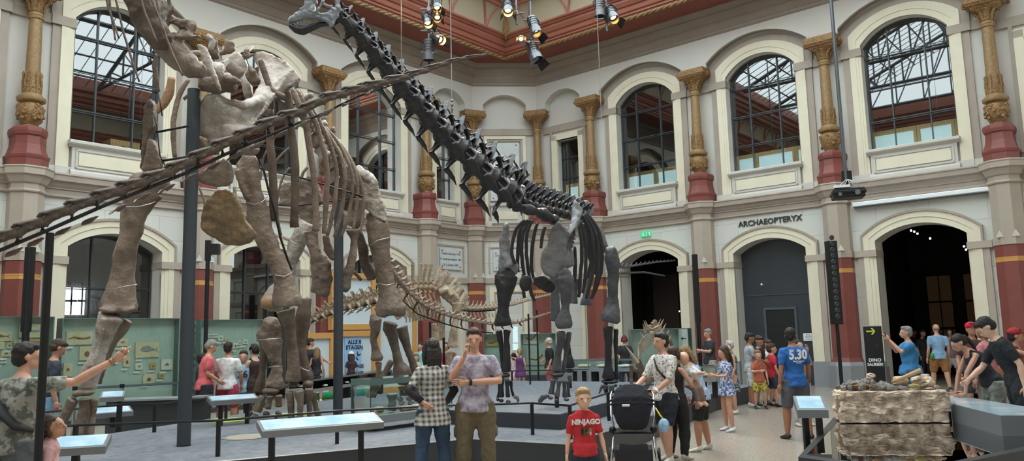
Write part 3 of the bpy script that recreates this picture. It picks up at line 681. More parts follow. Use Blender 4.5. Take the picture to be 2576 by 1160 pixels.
# projection screen housing above doorway 3
ua, za = onw(WR, 2145, 522, -.05); ub, zb = onw(WR, 2495, 486, -.05)
mb = MB(); wprof(mb, WR, ua, ub, [(.1, za+.14), (-.08, za+.13), (-.12, za+.1), (-.12, za+.02), (-.08, za), (.1, za)]); wbox(mb, WR, ua, ua+.03, -.12, .1, za, za+.14)
sc = obj('screen_housing', mb, m_white); tag(sc, 'long white roller screen housing above the large open doorway', 'projection screen')
mb = MB(); wbox(mb, WR, ua+.04, ub-.1, -.06, .0, za-.035, za); wbox(mb, WR, ub-.01, ub+.05, -.14, .1, za-.06, za+.12); obj('bottom_bar', mb, m_steel, sc)
# small white boxes: dedication plaque and name tablets
m_marb = mat('white_marble', (214, 216, 214), .35, c2=(200, 203, 203), scale=5)
m_ltr = mat('worn_gilt_letters', (128, 118, 92), .5); m_ltr2 = mat('black_letters', (48, 48, 50), .5)
m_bolt = mat('dark_bolt', (50, 48, 46), .4, .6)
def tablet(w, uc, z0, z1, hw, d, label, lines, size, m, st):
    mb = MB(); wbox(mb, w, uc-hw, uc+hw, d-.03, d+.02, z0, z1); o = obj('stone_tablet', mb, m_marb); tag(o, label, 'plaque')
    for a in (-1, 1):
        for z in (z0+.1, z1-.1): b = MB(); b.ball(w(uc+a*(hw-.1), d-.03, z), (.025, .025, .025), 8, 6); obj('bolt', b, m_bolt, o)
    for i, (t_, zz) in enumerate(lines): text(t_, size, 'inscription', m, frame(w(uc, d-.034, zz), -w.t if w is WL else w.t, -w.n), o, .002, sx=.9)
    return o
tablet(WC, -.03, 6.72, 8.97, .56, .26, 'white marble dedication plaque in the corner niche between two columns', [('DEN', 8.38), ('FÖRDERERN', 8.02), ('DER', 7.6), ('SAMMLUNG', 7.3)], .2, m_ltr, 0)
tablet(WL, (A0+B0)/2, 4.06, 4.82, .55, .08, 'white name tablet left of the corner pilaster, three lines of black script', [('Hinrich Gerresen 1796.', 4.62), ('H. Adolf Gerresheim 1801.', 4.42), ('H. J. Günther 1807.', 4.22)], .11, m_ltr2, 0)
tablet(WC, 0, 4.06, 4.82, .55, .08, 'white name tablet on the corner wall behind the dark skeleton', [('Johannes Thieme 1797.', 4.62), ('C. Bornemann 1805.', 4.42), ('L. Perl 1811.', 4.22)], .11, m_ltr2, 0)
# pine framed white panels behind the lower part of the right-hand upper windows
def woodpanel(u0, us, label, z1=7.25):
    t = thing('window_panel', label, 'panel', WR(u0, .95, 6.4)); fr = MB(); pn = MB()
    for a, b in zip(us, us[1:]):
        for x0, x1, y0, y1 in ((a, b, z1-.12, z1), (a, a+.09, 6.4, z1-.12), (b-.09, b, 6.4, z1-.12)): wbox(fr, WR, u0+x0+.005, u0+x1-.005, .9, .94, y0, y1)
        wbox(pn, WR, u0+a+.09, u0+b-.09, .94, .96, 6.4, z1-.12)
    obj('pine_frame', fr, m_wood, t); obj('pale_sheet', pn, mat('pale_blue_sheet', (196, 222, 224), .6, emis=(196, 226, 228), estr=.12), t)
woodpanel(A0+SB*.5, (-1.2, -.02, 1.15), 'pine framed pale panels inside the dark arched window beside the corner', 7.3)
woodpanel(A0+SB*1.5, (-1.2, -.55, .72, 1.2), 'pine framed pale panels inside the middle arched window on the right wall')
woodpanel(A0+SB*2.5, (-1.2, -.0, .95, 1.2), 'pine framed pale panels inside the large arched window at the right')
woodpanel((A0+B0)/2, (-.6, .05, .6), 'pine framed pale panels inside the narrow corner window', 7.3)
cb = MB(); ua, z_ = onw(WL, 305, 340, 1.1); t = thing('wooden_cabinet', 'light wooden cabinet with drawers behind the big left window', 'cabinet', WL(ua, 1.3, 6.2))
wbox(cb, WL, ua-.45, ua+.3, 1.0, 1.5, 6.25, 7.0); obj('body', cb, m_wood, t)
for z in (6.82, 6.62): cb = MB(); wbox(cb, WL, ua-.28, ua+.26, .98, 1.0, z-.07, z+.07); dr = obj('drawer', cb, mat('pine_drawer', (205, 172, 112), .5), t); cb = MB(); cb.ball(WL(ua, .96, z), (.05, .05, .02)); obj('handle', cb, m_lampw if 0 else m_gold, dr)
# ---------------------------------------------------------------- tall thin posts with loudspeakers / cameras
def pole(name, x, yt, depth, z0, r, label, head=None, cat='pole'):
    p = P(x, yt, depth); b = Vector((p.x, p.y, z0)); t = thing(name, label, cat, b)
    mb = MB(); mb.tube([b+Vector((0, 0, .012)), Vector((p.x, p.y, p.z))], r, 12); obj('pole', mb, m_blk, t); mb = MB(); mb.lathe([(r*3.2, 0), (r*3.2, .012)], b, 20); obj('base_plate', mb, m_blk, t)
    return t, p
t, p = pole('column_speaker', 2089, 607, 20.2, 0, .045, 'tall black line loudspeaker on a pole before the pilaster left of the large doorway', cat='loudspeaker')
mb = MB(); mb.box((p.x-.12, p.y-.1, 1.75), (p.x+.12, p.y+.1, p.z)); obj('speaker_body', mb, m_blk, t)
for i in range(14): mb = MB(); mb.lathe([(.07, 0), (.05, -.015), (.02, -.01)], (p.x-.01, p.y-.1, 1.95+i*.155), 12, M=Matrix.Rotation(-pi/2, 3, 'X')); obj('driver', mb, mat('speaker_cone', (52, 52, 56), .5), t)
t, p = pole('column_speaker', 1747, 640, 23.2, 0, .06, 'tall thin black loudspeaker post before the pilaster left of the grey entrance', cat='loudspeaker'); mb = MB(); mb.box((p.x-.07, p.y-.06, 1.9), (p.x+.07, p.y+.06, p.z)); obj('speaker_body', mb, m_blk, t)
t, p = pole('column_speaker', 77, 622, 16.2, 0, .07, 'tall black post against the leftmost red pilaster', cat='loudspeaker'); mb = MB(); mb.box((p.x-.08, p.y-.06, 2.0), (p.x+.08, p.y+.06, p.z)); obj('speaker_body', mb, m_blk, t)
t, p = pole('camera_post', 524, 605, 19, 0, .05, 'tall black post with a small camera right of the thick black pole', cat='camera'); mb = MB(); mb.box((p.x-.06, p.y-.05, p.z-.5), (p.x+.06, p.y+.05, p.z)); mb.box((p.x+.05, p.y-.15, p.z-.35), (p.x+.28, p.y+.05, p.z-.1)); obj('camera_body', mb, m_blk, t)
# projector on its ceiling rod
pb = P(2133, 488, 15); t = thing('projector', 'black projector hanging on a long rod from the ceiling', 'projector', pb)
rt = P(2090, -60, 15); rt = Vector((P(2128, 455, 15).x, P(2128, 455, 15).y, 0))
mb = MB(); top = Vector((rt.x, rt.y, 14.3)); mb.tube([Vector((rt.x, rt.y, P(2128, 455, 15).z)), top], .035, 10); obj('ceiling_rod', mb, mat('grey_steel_rod', (110, 116, 122), .35, .8), t)
Mp = Matrix.Translation(pb) @ Matrix.Rotation(rad(-20), 4, 'Z')
mb = MB(); mb.box((-.28, -.2, -.09), (.28, .22, .09), Mp); mb.box((-.3, -.22, -.02), (.3, .24, .05), Mp); o_ = obj('body', mb, m_blk, t)
bv = o_.modifiers.new('b', 'BEVEL'); bv.width = .02; bv.segments = 2
mb = MB(); mb.tube([Mp @ Vector((.14, -.24, -.01)), Mp @ Vector((.14, -.19, -.01))], .05, 14); mb.tube([Mp @ Vector((-.17, -.24, -.03)), Mp @ Vector((-.17, -.19, -.03))], .035, 12); obj('lens', mb, mat('lens_glass', (120, 124, 128), .1, .5), t)
mb = MB(); mb.box((-.26, -.21, .10), (.02, -.1, .15), Mp); obj('label_strip', mb, m_white, t)
mb = MB(); mb.box((-.09, -.06, .24), (.09, .06, .44), Mp); mb.tube([Mp @ Vector((0, 0, .09)), Mp @ Vector((0, 0, .25))], .04, 8); obj('mount', mb, m_blk, t)
mb = MB()
for i in range(5): mb.tube([Mp @ Vector((-.2+.1*i, -.1, .1)), Mp @ Vector((-.1+.06*i, -.14, .2)), Mp @ Vector((0, -.05, .28))], .008, 5)
obj('cable', mb, mat('white_cable', (200, 200, 198), .5), t)
# ceiling-hung lamp clusters
m_lamp = mat('lamp_housing', (120, 122, 126), .35, .8); m_warm = mat('warm_lamp', (255, 210, 120), .3, emis=(255, 196, 110), estr=9); m_warm2 = mat('warm_lamp_dim', (255, 200, 110), .3, emis=(255, 190, 100), estr=2.2)
def spot(c, d_, s, on, label):
    t = thing('stage_spotlight', label, 'spotlight', c, 0, 'spotlights hanging from the ceiling')
    d_ = Vector(d_).normalized(); c = Vector(c); R_ = d_.to_track_quat('Z', 'Y').to_matrix()
    mb = MB(); mb.lathe([(.05*s, -.2*s), (.09*s, -.19*s), (.09*s, .06*s), (.11*s, .08*s), (.115*s, .2*s), (.10*s, .2*s), (.095*s, .1*s)], c, 16, M=R_)
    for i in range(4): mb.lathe([(.1*s, (-.16+.05*i)*s), (.1*s, (-.145+.05*i)*s)], c, 14, M=R_)
    soft(obj('housing', mb, m_lamp, t), 30)
    mb = MB(); mb.lathe([(.0, .11*s), (.05*s, .105*s), (.088*s, .09*s)], c, 16, M=R_); obj('lens', mb, on, t)
    sd = R_ @ Vector((1, 0, 0)); mb = MB(); mb.tube([c+sd*.12*s, c+sd*.13*s+Vector((0, 0, .12*s)), c+Vector((0, 0, .2*s)), c-sd*.13*s+Vector((0, 0, .12*s)), c-sd*.12*s], .012*s, 6, flat=1); obj('yoke', mb, m_blk, t)
    for a in (0, 2):
        mb = MB(); v0 = R_ @ Vector((cos(a*pi/2), sin(a*pi/2), 0)); v1 = R_ @ Vector((-sin(a*pi/2), cos(a*pi/2), 0)); b0 = c+d_*.2*s+v0*.1*s
        mb.prism([b0-v1*.09*s, b0+v1*.09*s, b0+v1*.11*s+v0*.06*s+d_*.12*s, b0-v1*.11*s+v0*.06*s+d_*.12*s], v0*.004)
        obj('barn_door', mb, m_blk, t)
    return t
D_ = 19.0
rigs = [(1080, [(0, .0)], 0, 162), (1338, [], 0, 135), (1300, [], 0, 62), (1527, [], 0, 78)]
rl = ['black lighting bar hanging left, above the tail tip', 'black lighting bar hanging right of the soffit corner', 'short lighting bar hanging at the ceiling corner, nearest the top edge', 'short lighting bar hanging right, at the top edge']
for (x, _, y0, y1), lb in zip(rigs, rl):
    a = P(x, y1, D_); t = thing('lighting_bar', lb, 'lighting bar', (a.x, a.y, a.z)); mb = MB(); mb.tube([a, Vector((a.x, a.y, 14.35))], .028, 8)
    for k in range(3): zz = a.z+.3+k*.55; mb.tube([Vector((a.x-.2, a.y, zz)), Vector((a.x+.2, a.y, zz))], .018, 6); mb.box((a.x-.04, a.y-.04, zz-.05), (a.x+.04, a.y+.04, zz+.05))
    obj('bar', mb, m_lamp, t)
for x, y, dr, s, on, lb in ((1098, 12, (.1, -.5, -.8), 1.5, m_warm2, 'lit spotlight at the top edge, highest on the left lighting bar'), (1100, 38, (0, -.6, -.8), 1.4, m_warm2, 'lit spotlight second from top on the left lighting bar'), (1074, 50, (.2, -.5, -.8), 1.5, m_warm, 'lit spotlight left side of the left lighting bar'),
                       (1100, 96, (.5, -.6, -.5), 1.6, m_warm, 'lit spotlight with white flaps low on the left lighting bar'), (1078, 125, (0, .1, -1), 1.9, m_blk, 'dark spotlight pointing straight down at the left lighting bar foot'),
                       (1277, 18, (0, -.5, -.8), 1.7, m_warm, 'lit spotlight with barn doors at the top edge by the ceiling corner'), (1343, 65, (.2, -.3, -.9), 1.9, m_warm2, 'silver spotlight high on the bar right of the ceiling corner'),
                       (1342, 130, (.3, -.3, -.9), 2.0, m_blk, 'dark unlit spotlight lowest on the bar right of the ceiling corner'), (1311, 99, (-.1, -1, -.25), 1.1, m_warm, 'glaring warm spotlight facing the viewer beside the ceiling corner'),
                       (1508, 18, (0, 0, -1), 1.7, m_blk, 'dark unlit lamp at the top edge on the right lighting bar'), (1538, 35, (.15, -.5, -.8), 1.8, m_warm2, 'lit spotlight on the right lighting bar')):
    spot(P(x, y, D_-.15), dr, s*.68, on, lb)
# thin suspension cables
for x, y0, d_, lb, ball in ((1137, 262, 11, 'thin steel cable with hook balls holding the dark neck', 1), (1513, 300, 17, 'thin steel cable hanging right of the skeleton shoulder', 0)):
    a = P(x, y0, d_); t = thing('suspension_cable', lb, 'cable', a); mb = MB(); mb.tube([a, Vector((a.x, a.y, 14.4))], .008, 6); obj('wire', mb, mat('steel_wire', (190, 190, 190), .3, .8), t)
    if ball:
        mb = MB()
        for k in range(3): mb.ball(a+Vector((0, 0, .05-.06*k)), .02, 8, 6)
        mb.tube([a, a-Vector((0, 0, .35))], .012, 8); obj('hook', mb, m_lamp, t)
# ================================================================ podiums, rails, cases, lecterns
ZP, ZU = .38, .595
m_carp = mat('grey_carpet', (136, 141, 148), .95, c2=(100, 106, 114), scale=9, mix=(.25, .75), bump=.6, bscale=220, detail=9)
m_pod = mat('podium_side', (52, 55, 60), .45)
m_edge = mat('aluminium_edge', (205, 208, 210), .3, .7)
def podium(name, poly, z0, z1, label, edge=None):
    t = thing(name, label, 'platform', (poly[0][0], poly[0][1], z0)); n = len(poly)
    s = MB(); s.prism([(x, y, z0+.002) for x, y in poly], (0, 0, z1-z0-.012)); obj('side_panels', s, m_pod, t)
    c = MB(); c.prism([(x, y, z1-.01) for x, y in poly], (0, 0, .01)); obj('carpet', c, m_carp, t)
    if edge:
        e = MB(); e.tube([Vector((poly[i][0], poly[i][1], z1-.006)) for i in edge], .007, 6); obj('edge_strip', e, m_edge, t)
    return t
lower = [(-10, 6.2), (-3.2, 9.0), (-.3, 10.2), (.25, 10.43), (1.40, 9.62), (2.26, 10.9), (5.63, 16.48), (7.3, 18.3), (4.0, 19.5), (.3, 20.2), (-1.26, 19.8), (-2.53, 17.75), (-4.26, 14.05), (-5.2, 12.2), (-6.2, 10.6), (-10, 8.8)]
podium('exhibition_platform', lower, 0, ZP, 'large low platform with grey carpet carrying the brown giant skeleton', [0, 1, 2, 3, 4, 5, 6, 7])
podium('raised_platform', [(-.35, 12.38), (1.53, 10.95), (5.0, 16.6), (1.5, 19.2), (.2, 19.75), (-.5, 16.5)], ZP, ZU, 'raised carpeted platform under the dark skeleton')
pl_ = MB(); a, b = Vector((.6, 15.8, ZU+.002)), Vector((3.6, 16.9, ZU+.002)); 
tag(obj('baseboard_platform', MB().box((-.0, 0, 0), (.01, .01, .01)), m_blk), None, kind='structure') if 0 else None
def rail(pts, z0, h, label, posts=None, r=.014):
    t = thing('cable_rail', label, 'railing', (pts[0][0], pts[0][1], z0), 0, 'low black rails along the platform edges')
    for i, (x, y) in enumerate(pts):
        if posts is None or i in posts:
            mb = MB(); mb.box((x-.022, y-.022, z0+.002), (x+.022, y+.022, z0+h)); obj('post', mb, m_blk, t)
    mb = MB(); mb.tube([(x, y, z0+h) for x, y in pts], r, 8); obj('top_rail', mb, m_blk, t)
def zz(x, y, z): v = Pz(x, y, z); return (v.x, v.y)
rail([(-7.6, 7.5), (-5.4, 8.35), zz(187, 1162, ZP), zz(548, 1149, ZP), zz(848, 1117, ZP), (-.15, 10.62), zz(1340, 1094, ZP), (1.52, 10.0), zz(1532, 1059, ZP), (4.3, 14.6)], ZP, .41, 'low black cable rail along the platform front edge')
rail([(-5.75, 11.4), (-5.0, 12.65), zz(388, 1088, ZP), zz(568, 1060, ZP), (-2.95, 16.6)], ZP, .41, 'low black rail along the platform back edge beside the fossil cases')
rail([(-1.6, 19.0), (-.4, 20.1), (1.6, 20.0), (3.7, 19.5)], ZP, .41, 'low black rail at the far edge behind the dark skeleton')
def lectern(x0, y0, x1, y1, ztop, w, label, legs, z0=0, thick=.07, tilt=.25, grp=None, front=None):
    "long sloped panel from (x0,y0) to (x1,y1) (pixels of its front upper edge)"
    a, b = Pz(x0, y0, ztop), Pz(x1, y1, ztop); a = Vector(a); b = Vector(b); t_ = (b-a).normalized(); n_ = Vector((-t_.y, t_.x, 0)); 
    if n_.y < 0: n_ = -n_
    t = thing('info_lectern', label, 'lectern', ((a+b)/2).xy.to_3d()+Vector((0, 0, z0)), 0, grp)
    up = n_*w+Vector((0, 0, w*tilt)); th = Vector((0, 0, -thick))
    mb = MB(); mb.prism([a, b, b+up, a+up], th); obj('panel_body', mb, mat('lectern_grey', (112, 115, 118), .4), t)
    mb = MB(); e_ = .03; mb.prism([a+t_*e_+up*.1, b-t_*e_+up*.1, b-t_*e_+up*.95, a+t_*e_+up*.95], Vector((0, 0, .004))); obj('text_panel', mb, mat('blue_white_print', (150, 186, 208), .18, c2=(186, 208, 222), scale=2.2, mix=(.4, .55), spec=.6), t)
    for f in legs:
        c = a.lerp(b, f)+n_*w*.5
        mb = MB(); mb.box((c.x-.03, c.y-.03, z0+.003), (c.x+.03, c.y+.03, c.z-thick+.02)); obj('leg', mb, m_blk, t)
    return t
lectern(660, 1086, 966, 1062, .76, .34, 'long sloped information panel before the platform centre', (.1, .84))
lectern(-40, 1142, 266, 1123, .72, .34, 'sloped information panel beside the pink shirted toddler', (.3, .72))
lectern(530, 1010, 652, 1002, ZP+.40, .26, 'sloped panel at the back rail behind the standing family', (.25, .8), ZP)
lectern(2006, 1032, 2084, 1032, .74, .5, 'small sloped information desk beside the man in the blue shirt numbered 5.30', (.3, .75), thick=.09)
lectern(240, 1042, 336, 1035, .62, .3, 'low sloped panel behind the front foot bones at left', (.5,), ZP)
lectern(250, 1001, 312, 998, .9, .3, 'grey sloped panel before the large fish fossil case', (.8,), 0)
# platform lights set in the carpet
for x, y, lb in ((620, 1100, 'round floor light set in the carpet near the long panel'), (930, 1038, 'round floor light by the glass case')):
    c = Pz(x, y, ZP); t = thing('floor_light', lb, 'floor light', c); mb = MB(); mb.lathe([(.31, .001), (.33, .006), (.30, .010), (.28, .004)], c, 32); obj('rim', mb, m_edge, t); mb = MB(); mb.lathe([(.27, .002), (.27, .006)], c, 32); obj('lens', mb, mat('sandy_lens', (190, 178, 156), .3), t)
for x, y, lb in ((575, 1059, 'pale green disc behind the thick black pole base'), (735, 1045, 'pale green disc between the foot bones')):
    c = Pz(x, y, ZP); mb = MB(); mb.lathe([(.36, .002), (.36, .02)], c, 32); tag(obj('green_disc', mb, mat('lime_disc', (190, 214, 110), .5)), lb, 'disc')
# fossil cases along the left wall
m_case = mat('sage_case_back', (186, 203, 196), .6, c2=(180, 197, 190), scale=1.5)
m_cg = glass('case_glass', (248, 253, 251), .02, .01, 1.25)
m_slab = mat('cream_limestone_slab', (226, 214, 182), .8, c2=(214, 198, 160), scale=9, bump=.2, bscale=40)
m_slab2 = mat('ochre_slab', (208, 170, 104), .8, c2=(190, 150, 86), scale=9)
m_slab3 = mat('white_slab', (228, 228, 220), .8)
m_foss = mat('brown_fossil', (150, 112, 74), .7, c2=(112, 84, 58), scale=30)
m_fossg = mat('grey_fossil', (120, 130, 134), .6, c2=(160, 166, 160), scale=30)
DC = -1.3
def fossil(w, d, x0, y0, x1, y1, label, kind, m=None, cat='fossil slab'):
    ua, za = onw(w, x0, y0, d); ub, zb = onw(w, x1, y1, d)
    u0, u1 = sorted((ua, ub)); z0, z1 = sorted((za, zb)); cu, cz = (u0+u1)/2, (z0+z1)/2; hu, hz = (u1-u0)/2, (z1-z0)/2
    t = thing('fossil_slab', label, cat, w(cu, d, z0), 0, 'fossil slabs hanging in the sage green cases')
    r_ = random.Random(int(x0+y0)); n = 14; poly = []
    for a, b in ((-1, -1), (0, -1), (1, -1), (1, 0), (1, 1), (0, 1), (-1, 1), (-1, 0)): poly.append(w(cu+a*hu*(1-r_.random()*.06), d, cz+b*hz*(1-r_.random()*.08)))
    mb = MB(); mb.prism(poly, w.n*.03); obj('slab', mb, m or m_slab, t)
    f = MB(); sx = -1 if w is WL else 1
    def q_(a, b, o=-.006): return w(cu+sx*a*hu, d+o, cz+b*hz)
    if kind == 'fish':
        f.tube([q_(-.6, 0), q_(-.4, .1), q_(0, .14), q_(.35, .04), q_(.6, 0)], [(.01, .004), (hz*.34, .006), (hz*.42, .008), (hz*.2, .006), (hz*.05, .004)], 8, up=w.n.cross(Vector((0, 0, 1))).cross(w.t) if 0 else tuple(w.n))
        f.prism([q_(.55, 0), q_(.85, .45), q_(.72, 0), q_(.85, -.4)], w.n*.003)
    elif kind == 'long':
        f.tube([q_(-.8, -.1), q_(-.4, .15), q_(0, -.05), q_(.4, -.1), q_(.8, .1)], [(hz*.05, .004), (hz*.1, .005), (hz*.12, .006), (hz*.1, .005), (hz*.16, .005)], 6, up=tuple(w.n))
        for i in range(10): a = -.6+i*.12; f.tube([q_(a, .02), q_(a+.05, .22)], .0025, 4); f.tube([q_(a, -.02), q_(a+.05, -.22)], .0025, 4)
    elif kind == 'shell': f.ball(q_(0, -.1), (hu*.35, hu*.35, hz*.35), 10, 6); f.tube([q_(-.2, .1), q_(.2, .3)], .004, 4)
    elif kind == 'small':
        f.tube([q_(-.35, -.1), q_(0, .1), q_(.4, 0)], [(.006, .004), (hz*.16, .006), (.006, .004)], 6, up=tuple(w.n))
        for i in range(4): f.tube([q_(-.2+.15*i, 0), q_(-.3+.2*i, -.35)], .003, 4)
    obj('fossil', f, m_fossg if label.startswith('large') else m_foss, t)
    k = MB(); e_ = .045; kx = cu-sx*hu*.7; kb = [w(kx-.07, d-.004, z0-.07), w(kx+.07, d-.004, z0-.07), w(kx+.07, d-.004, z0-.03), w(kx-.07, d-.004, z0-.03)]; k.prism(kb, w.n*.008); obj('caption_card', k, m_white, t)
    return t
def wallcase(w, x0, y0, x1, y1, d, label, z0=.1, m=None):
    ua, za = onw(w, x0, y0, d); ub, zb = onw(w, x1, y1, d); u0, u1 = sorted((ua, ub)); z1 = (za+zb)/2
    t = thing('wall_showcase', label, 'display case', w((u0+u1)/2, d, z0 if z0 else 0), 0, 'glazed cases of mounted fossils')
    mb = MB(); wbox(mb, w, u0, u1, d+.05, d+.13, z0, z1); obj('back_panel', mb, m or m_case, t)
    mb = MB(); wbox(mb, w, u0, u1, d-.17, d-.16, z0, z1); obj('front_glass', mb, m_cg, t)
    mb = MB()
    for a, b, c_, e_ in ((u0, u1, z1-.015, z1), (u0, u0+.02, z0, z1-.015), (u1-.02, u1, z0, z1-.015)): wbox(mb, w, a, b, d-.18, d+.14, c_, e_)
    obj('edge_frame', mb, mat('green_glass_edge', (96, 120, 114), .3), t)
    mb = MB(); wbox(mb, w, u0-.02, u1+.02, d-.2, d+.16, 0.002, z0); obj('plinth', mb, m_pod, t)
    return t
wallcase(WL, -190, 796, 130, 798, DC, 'sage green fossil case at the far left photo edge')
wallcase(WL, 150, 799, 444, 803, DC, 'sage green fossil case behind the huge front leg bone')
wallcase(WL, 496, 803, 663, 806, DC, 'sage green fossil case behind the man in the white shirt')
FS = [(49, 815, 113, 849, 'large cream slab with a long eel-like fossil, top of the left case', 'long', None), (-40, 835, 30, 858, 'brownish fish slab at the left photo edge', 'fish', None), (35, 855, 68, 872, 'narrow slab of small bones under the eel slab', 'small', None), (74, 853, 112, 868, 'ochre strip slab above the pointing man', 'long', m_slab2), (-20, 860, 10, 878, 'small pale slab at the left edge below the fish slab', 'small', None), (18, 861, 30, 877, 'little pale square slab left of the pointing man head', 'small', None), (4, 882, 27, 897, 'pale slab with a tiny dark fish left of the pointing man', 'small', None), (-10, 901, 18, 914, 'lowest pale slab at the left photo edge', 'long', m_slab3), (112, 888, 118, 905, 'sliver of a pale slab beside the black pole', 'small', None),
      (166, 834, 233, 867, 'cream slab with a dragonfly-like fossil above the pointing hand', 'long', None), (201, 871, 236, 906, 'cream slab with two round brown fossils', 'shell', None), (160, 913, 182, 947, 'upright cream slab beside the dark shirt', 'small', None),
      (295, 851, 322, 871, 'small slab with a brown dash-like fish right of the leg bone', 'small', m_slab), (341, 861, 402, 899, 'large cream slab with a round silvery fish', 'fish', None), (288, 894, 305, 907, 'tiny pale slab left of the upright crab slab', 'small', m_slab3), (311, 897, 328, 923, 'upright slab with a brown crab under the dash-like fish', 'shell', None), (341, 913, 359, 930, 'small square slab under the big round fish', 'small', m_slab3), (378, 914, 393, 928, 'small ochre slab under the big round fish', 'small', m_slab2), (406, 904, 434, 930, 'white square slab right of the ochre one', 'small', m_slab3), (360, 941, 389, 965, 'cream slab with a pink shell, lowest in the case', 'shell', None), (399, 940, 414, 951, 'small greyish slab beside the lowest shell slab', 'small', m_slab2),
      (521, 840, 548, 850, 'long irregular pale slab, top left in the right fossil case', 'long', m_slab3), (549, 844, 562, 857, 'pale square slab above the white shirted man', 'small', m_slab3), (566, 849, 576, 857, 'little pale slab above the white shirted man on the right', 'small', None), (507, 867, 523, 889, 'upright slab with a round fossil above the pink polo man', 'shell', None), (587, 862, 597, 877, 'upright small slab with a dark spot left of the boy', 'shell', m_slab3), (598, 857, 608, 868, 'small pale slab, middle of three above the boy', 'small', m_slab3), (610, 854, 624, 866, 'small white slab, right one of three above the boy', 'small', m_slab3), (588, 882, 594, 891, 'tiny curved white fossil beside the boy head', 'small', m_slab3)]
for x0, y0, x1, y1, lb, kd, mm in FS: fossil(WL, DC, x0, y0, x1, y1, lb, kd, mm)
# cases at the far corner, behind the dark skeleton
def fcase(x0, y0, x1, y1, d, label, base=.45):
    a = P(x0, y0, d); b = P(x1, y1, d); t = thing('tall_showcase', label, 'display case', ((a.x+b.x)/2, (a.y+b.y)/2, 0)); zt = (a.z+b.z)/2
    Lw = (b-a).xy.length; ang = atan2((b-a).y, (b-a).x); M = Matrix.Translation((a.x, a.y, 0)) @ Matrix.Rotation(ang, 4, 'Z')
    mb = MB(); mb.box((0, .3, base), (Lw, .34, zt), M); obj('back_panel', mb, m_case, t)
    mb = MB(); mb.box((0, -.01, base), (Lw, 0, zt), M); obj('front_glass', mb, m_cg, t)
    mb = MB(); mb.box((0, -.02, zt), (Lw, .34, zt+.02), M); mb.box((-.02, -.02, base), (0, .34, zt), M); mb.box((Lw, -.02, base), (Lw+.02, .34, zt), M); obj('edge_frame', mb, mat('green_glass_edge', (96, 120, 114), .3), t)
    mb = MB(); mb.box((-.05, -.08, .003), (Lw+.05, .4, base), M); obj('plinth', mb, m_pod, t); return t, M, Lw, zt
def inside(M, x0, x1, z0, z1, label, kind, m=None, name='fossil_slab'):
    t = thing(name, label, 'fossil slab', M @ Vector(((x0+x1)/2, .24, z0))); mb = MB(); mb.box((x0, .24, z0), (x1, .28, z1), M); obj('slab', mb, m or m_slab3, t)
    f = MB()
    cx, cz = (x0+x1)/2, (z0+z1)/2
    if kind == 'wing':
        f.tube([M @ Vector((x0+.1, .235, z0+.1)), M @ Vector((cx, .235, z1-.12)), M @ Vector((x1-.1, .235, z0+.15)), M @ Vector((x0+.1, .235, z0+.1))], .025, 5)
    else: f.tube([M @ Vector((x0+.1, .235, cz)), M @ Vector((cx, .235, cz-.05)), M @ Vector((x1-.15, .235, cz+.03)), M @ Vector((x1-.08, .235, cz+.12))], .018, 5)
    obj('fossil', f, m_foss, t)
t, M, Lw, zt = fcase(1218, 842, 1262, 841, 24.6, 'glass case with a yellow winged fossil slab behind the arms-crossed man'); inside(M, .02, .5, 1.0+.35, zt-.15, 'yellow slab with a winged fossil behind the arms-crossed man', 'wing', mat('yellow_slab', (196, 180, 104), .8, c2=(176, 158, 84), scale=8))
t, M, Lw, zt = fcase(1311, 841, 1396, 840, 24, 'sage green glass case behind the blonde woman in black'); inside(M, .05, .55, 1.4, 1.75, 'irregular white slab, upper left in the case behind the blonde woman', 'x'); inside(M, .15, .72, .75, 1.15, 'pale slab with a curved fossil below the other in the blonde woman case', 'x', mat('pale_slab', (190, 196, 184), .8))
t, M, Lw, zt = fcase(1586, 829, 1738, 828, 22.5, 'glass case with an arrow panel behind the spiny skeleton')
mb = MB(); mb.box((Lw-.36, .0, .6), (Lw-.1, .03, zt), M); o = obj('arrow_panel', mb, m_white); tag(o, 'white panel with black arrows standing in the case behind the blonde mother', 'sign')
mb = MB()
for z_, k in ((zt-.28, 1), (zt-.75, 0)):
    if k: mb.box((Lw-.28, -.008, z_-.01), (Lw-.16, -.001, z_+.01), M); mb.prism([M @ Vector((Lw-.30, -.004, z_)), M @ Vector((Lw-.24, -.004, z_+.05)), M @ Vector((Lw-.24, -.004, z_-.05))], M.to_3x3() @ Vector((0, .003, 0)))
    else: mb.box((Lw-.24, -.008, z_-.06), (Lw-.22, -.001, z_+.06), M); mb.prism([M @ Vector((Lw-.23, -.004, z_+.1)), M @ Vector((Lw-.27, -.004, z_+.03)), M @ Vector((Lw-.19, -.004, z_+.03))], M.to_3x3() @ Vector((0, .003, 0)))
obj('arrow', mb, m_blk2, o)
# blue info sheets on the corner wall
for (x0, y0, x1, y1), lb in (((1290, 822, 1303, 862), 'tall pale blue information sheet on the corner wall'), ((1290, 865, 1303, 881), 'small pale blue sheet below the tall one on the corner wall')):
    a = onw(WC, x0, y0, .09); b = onw(WC, x1, y1, .09); mb = MB(); wbox(mb, WC, a[0], b[0], .085, .122, b[1], a[1]); tag(obj('info_sheet', mb, mat('pale_blue_sheet', (196, 222, 224), .6)), lb, 'sign')
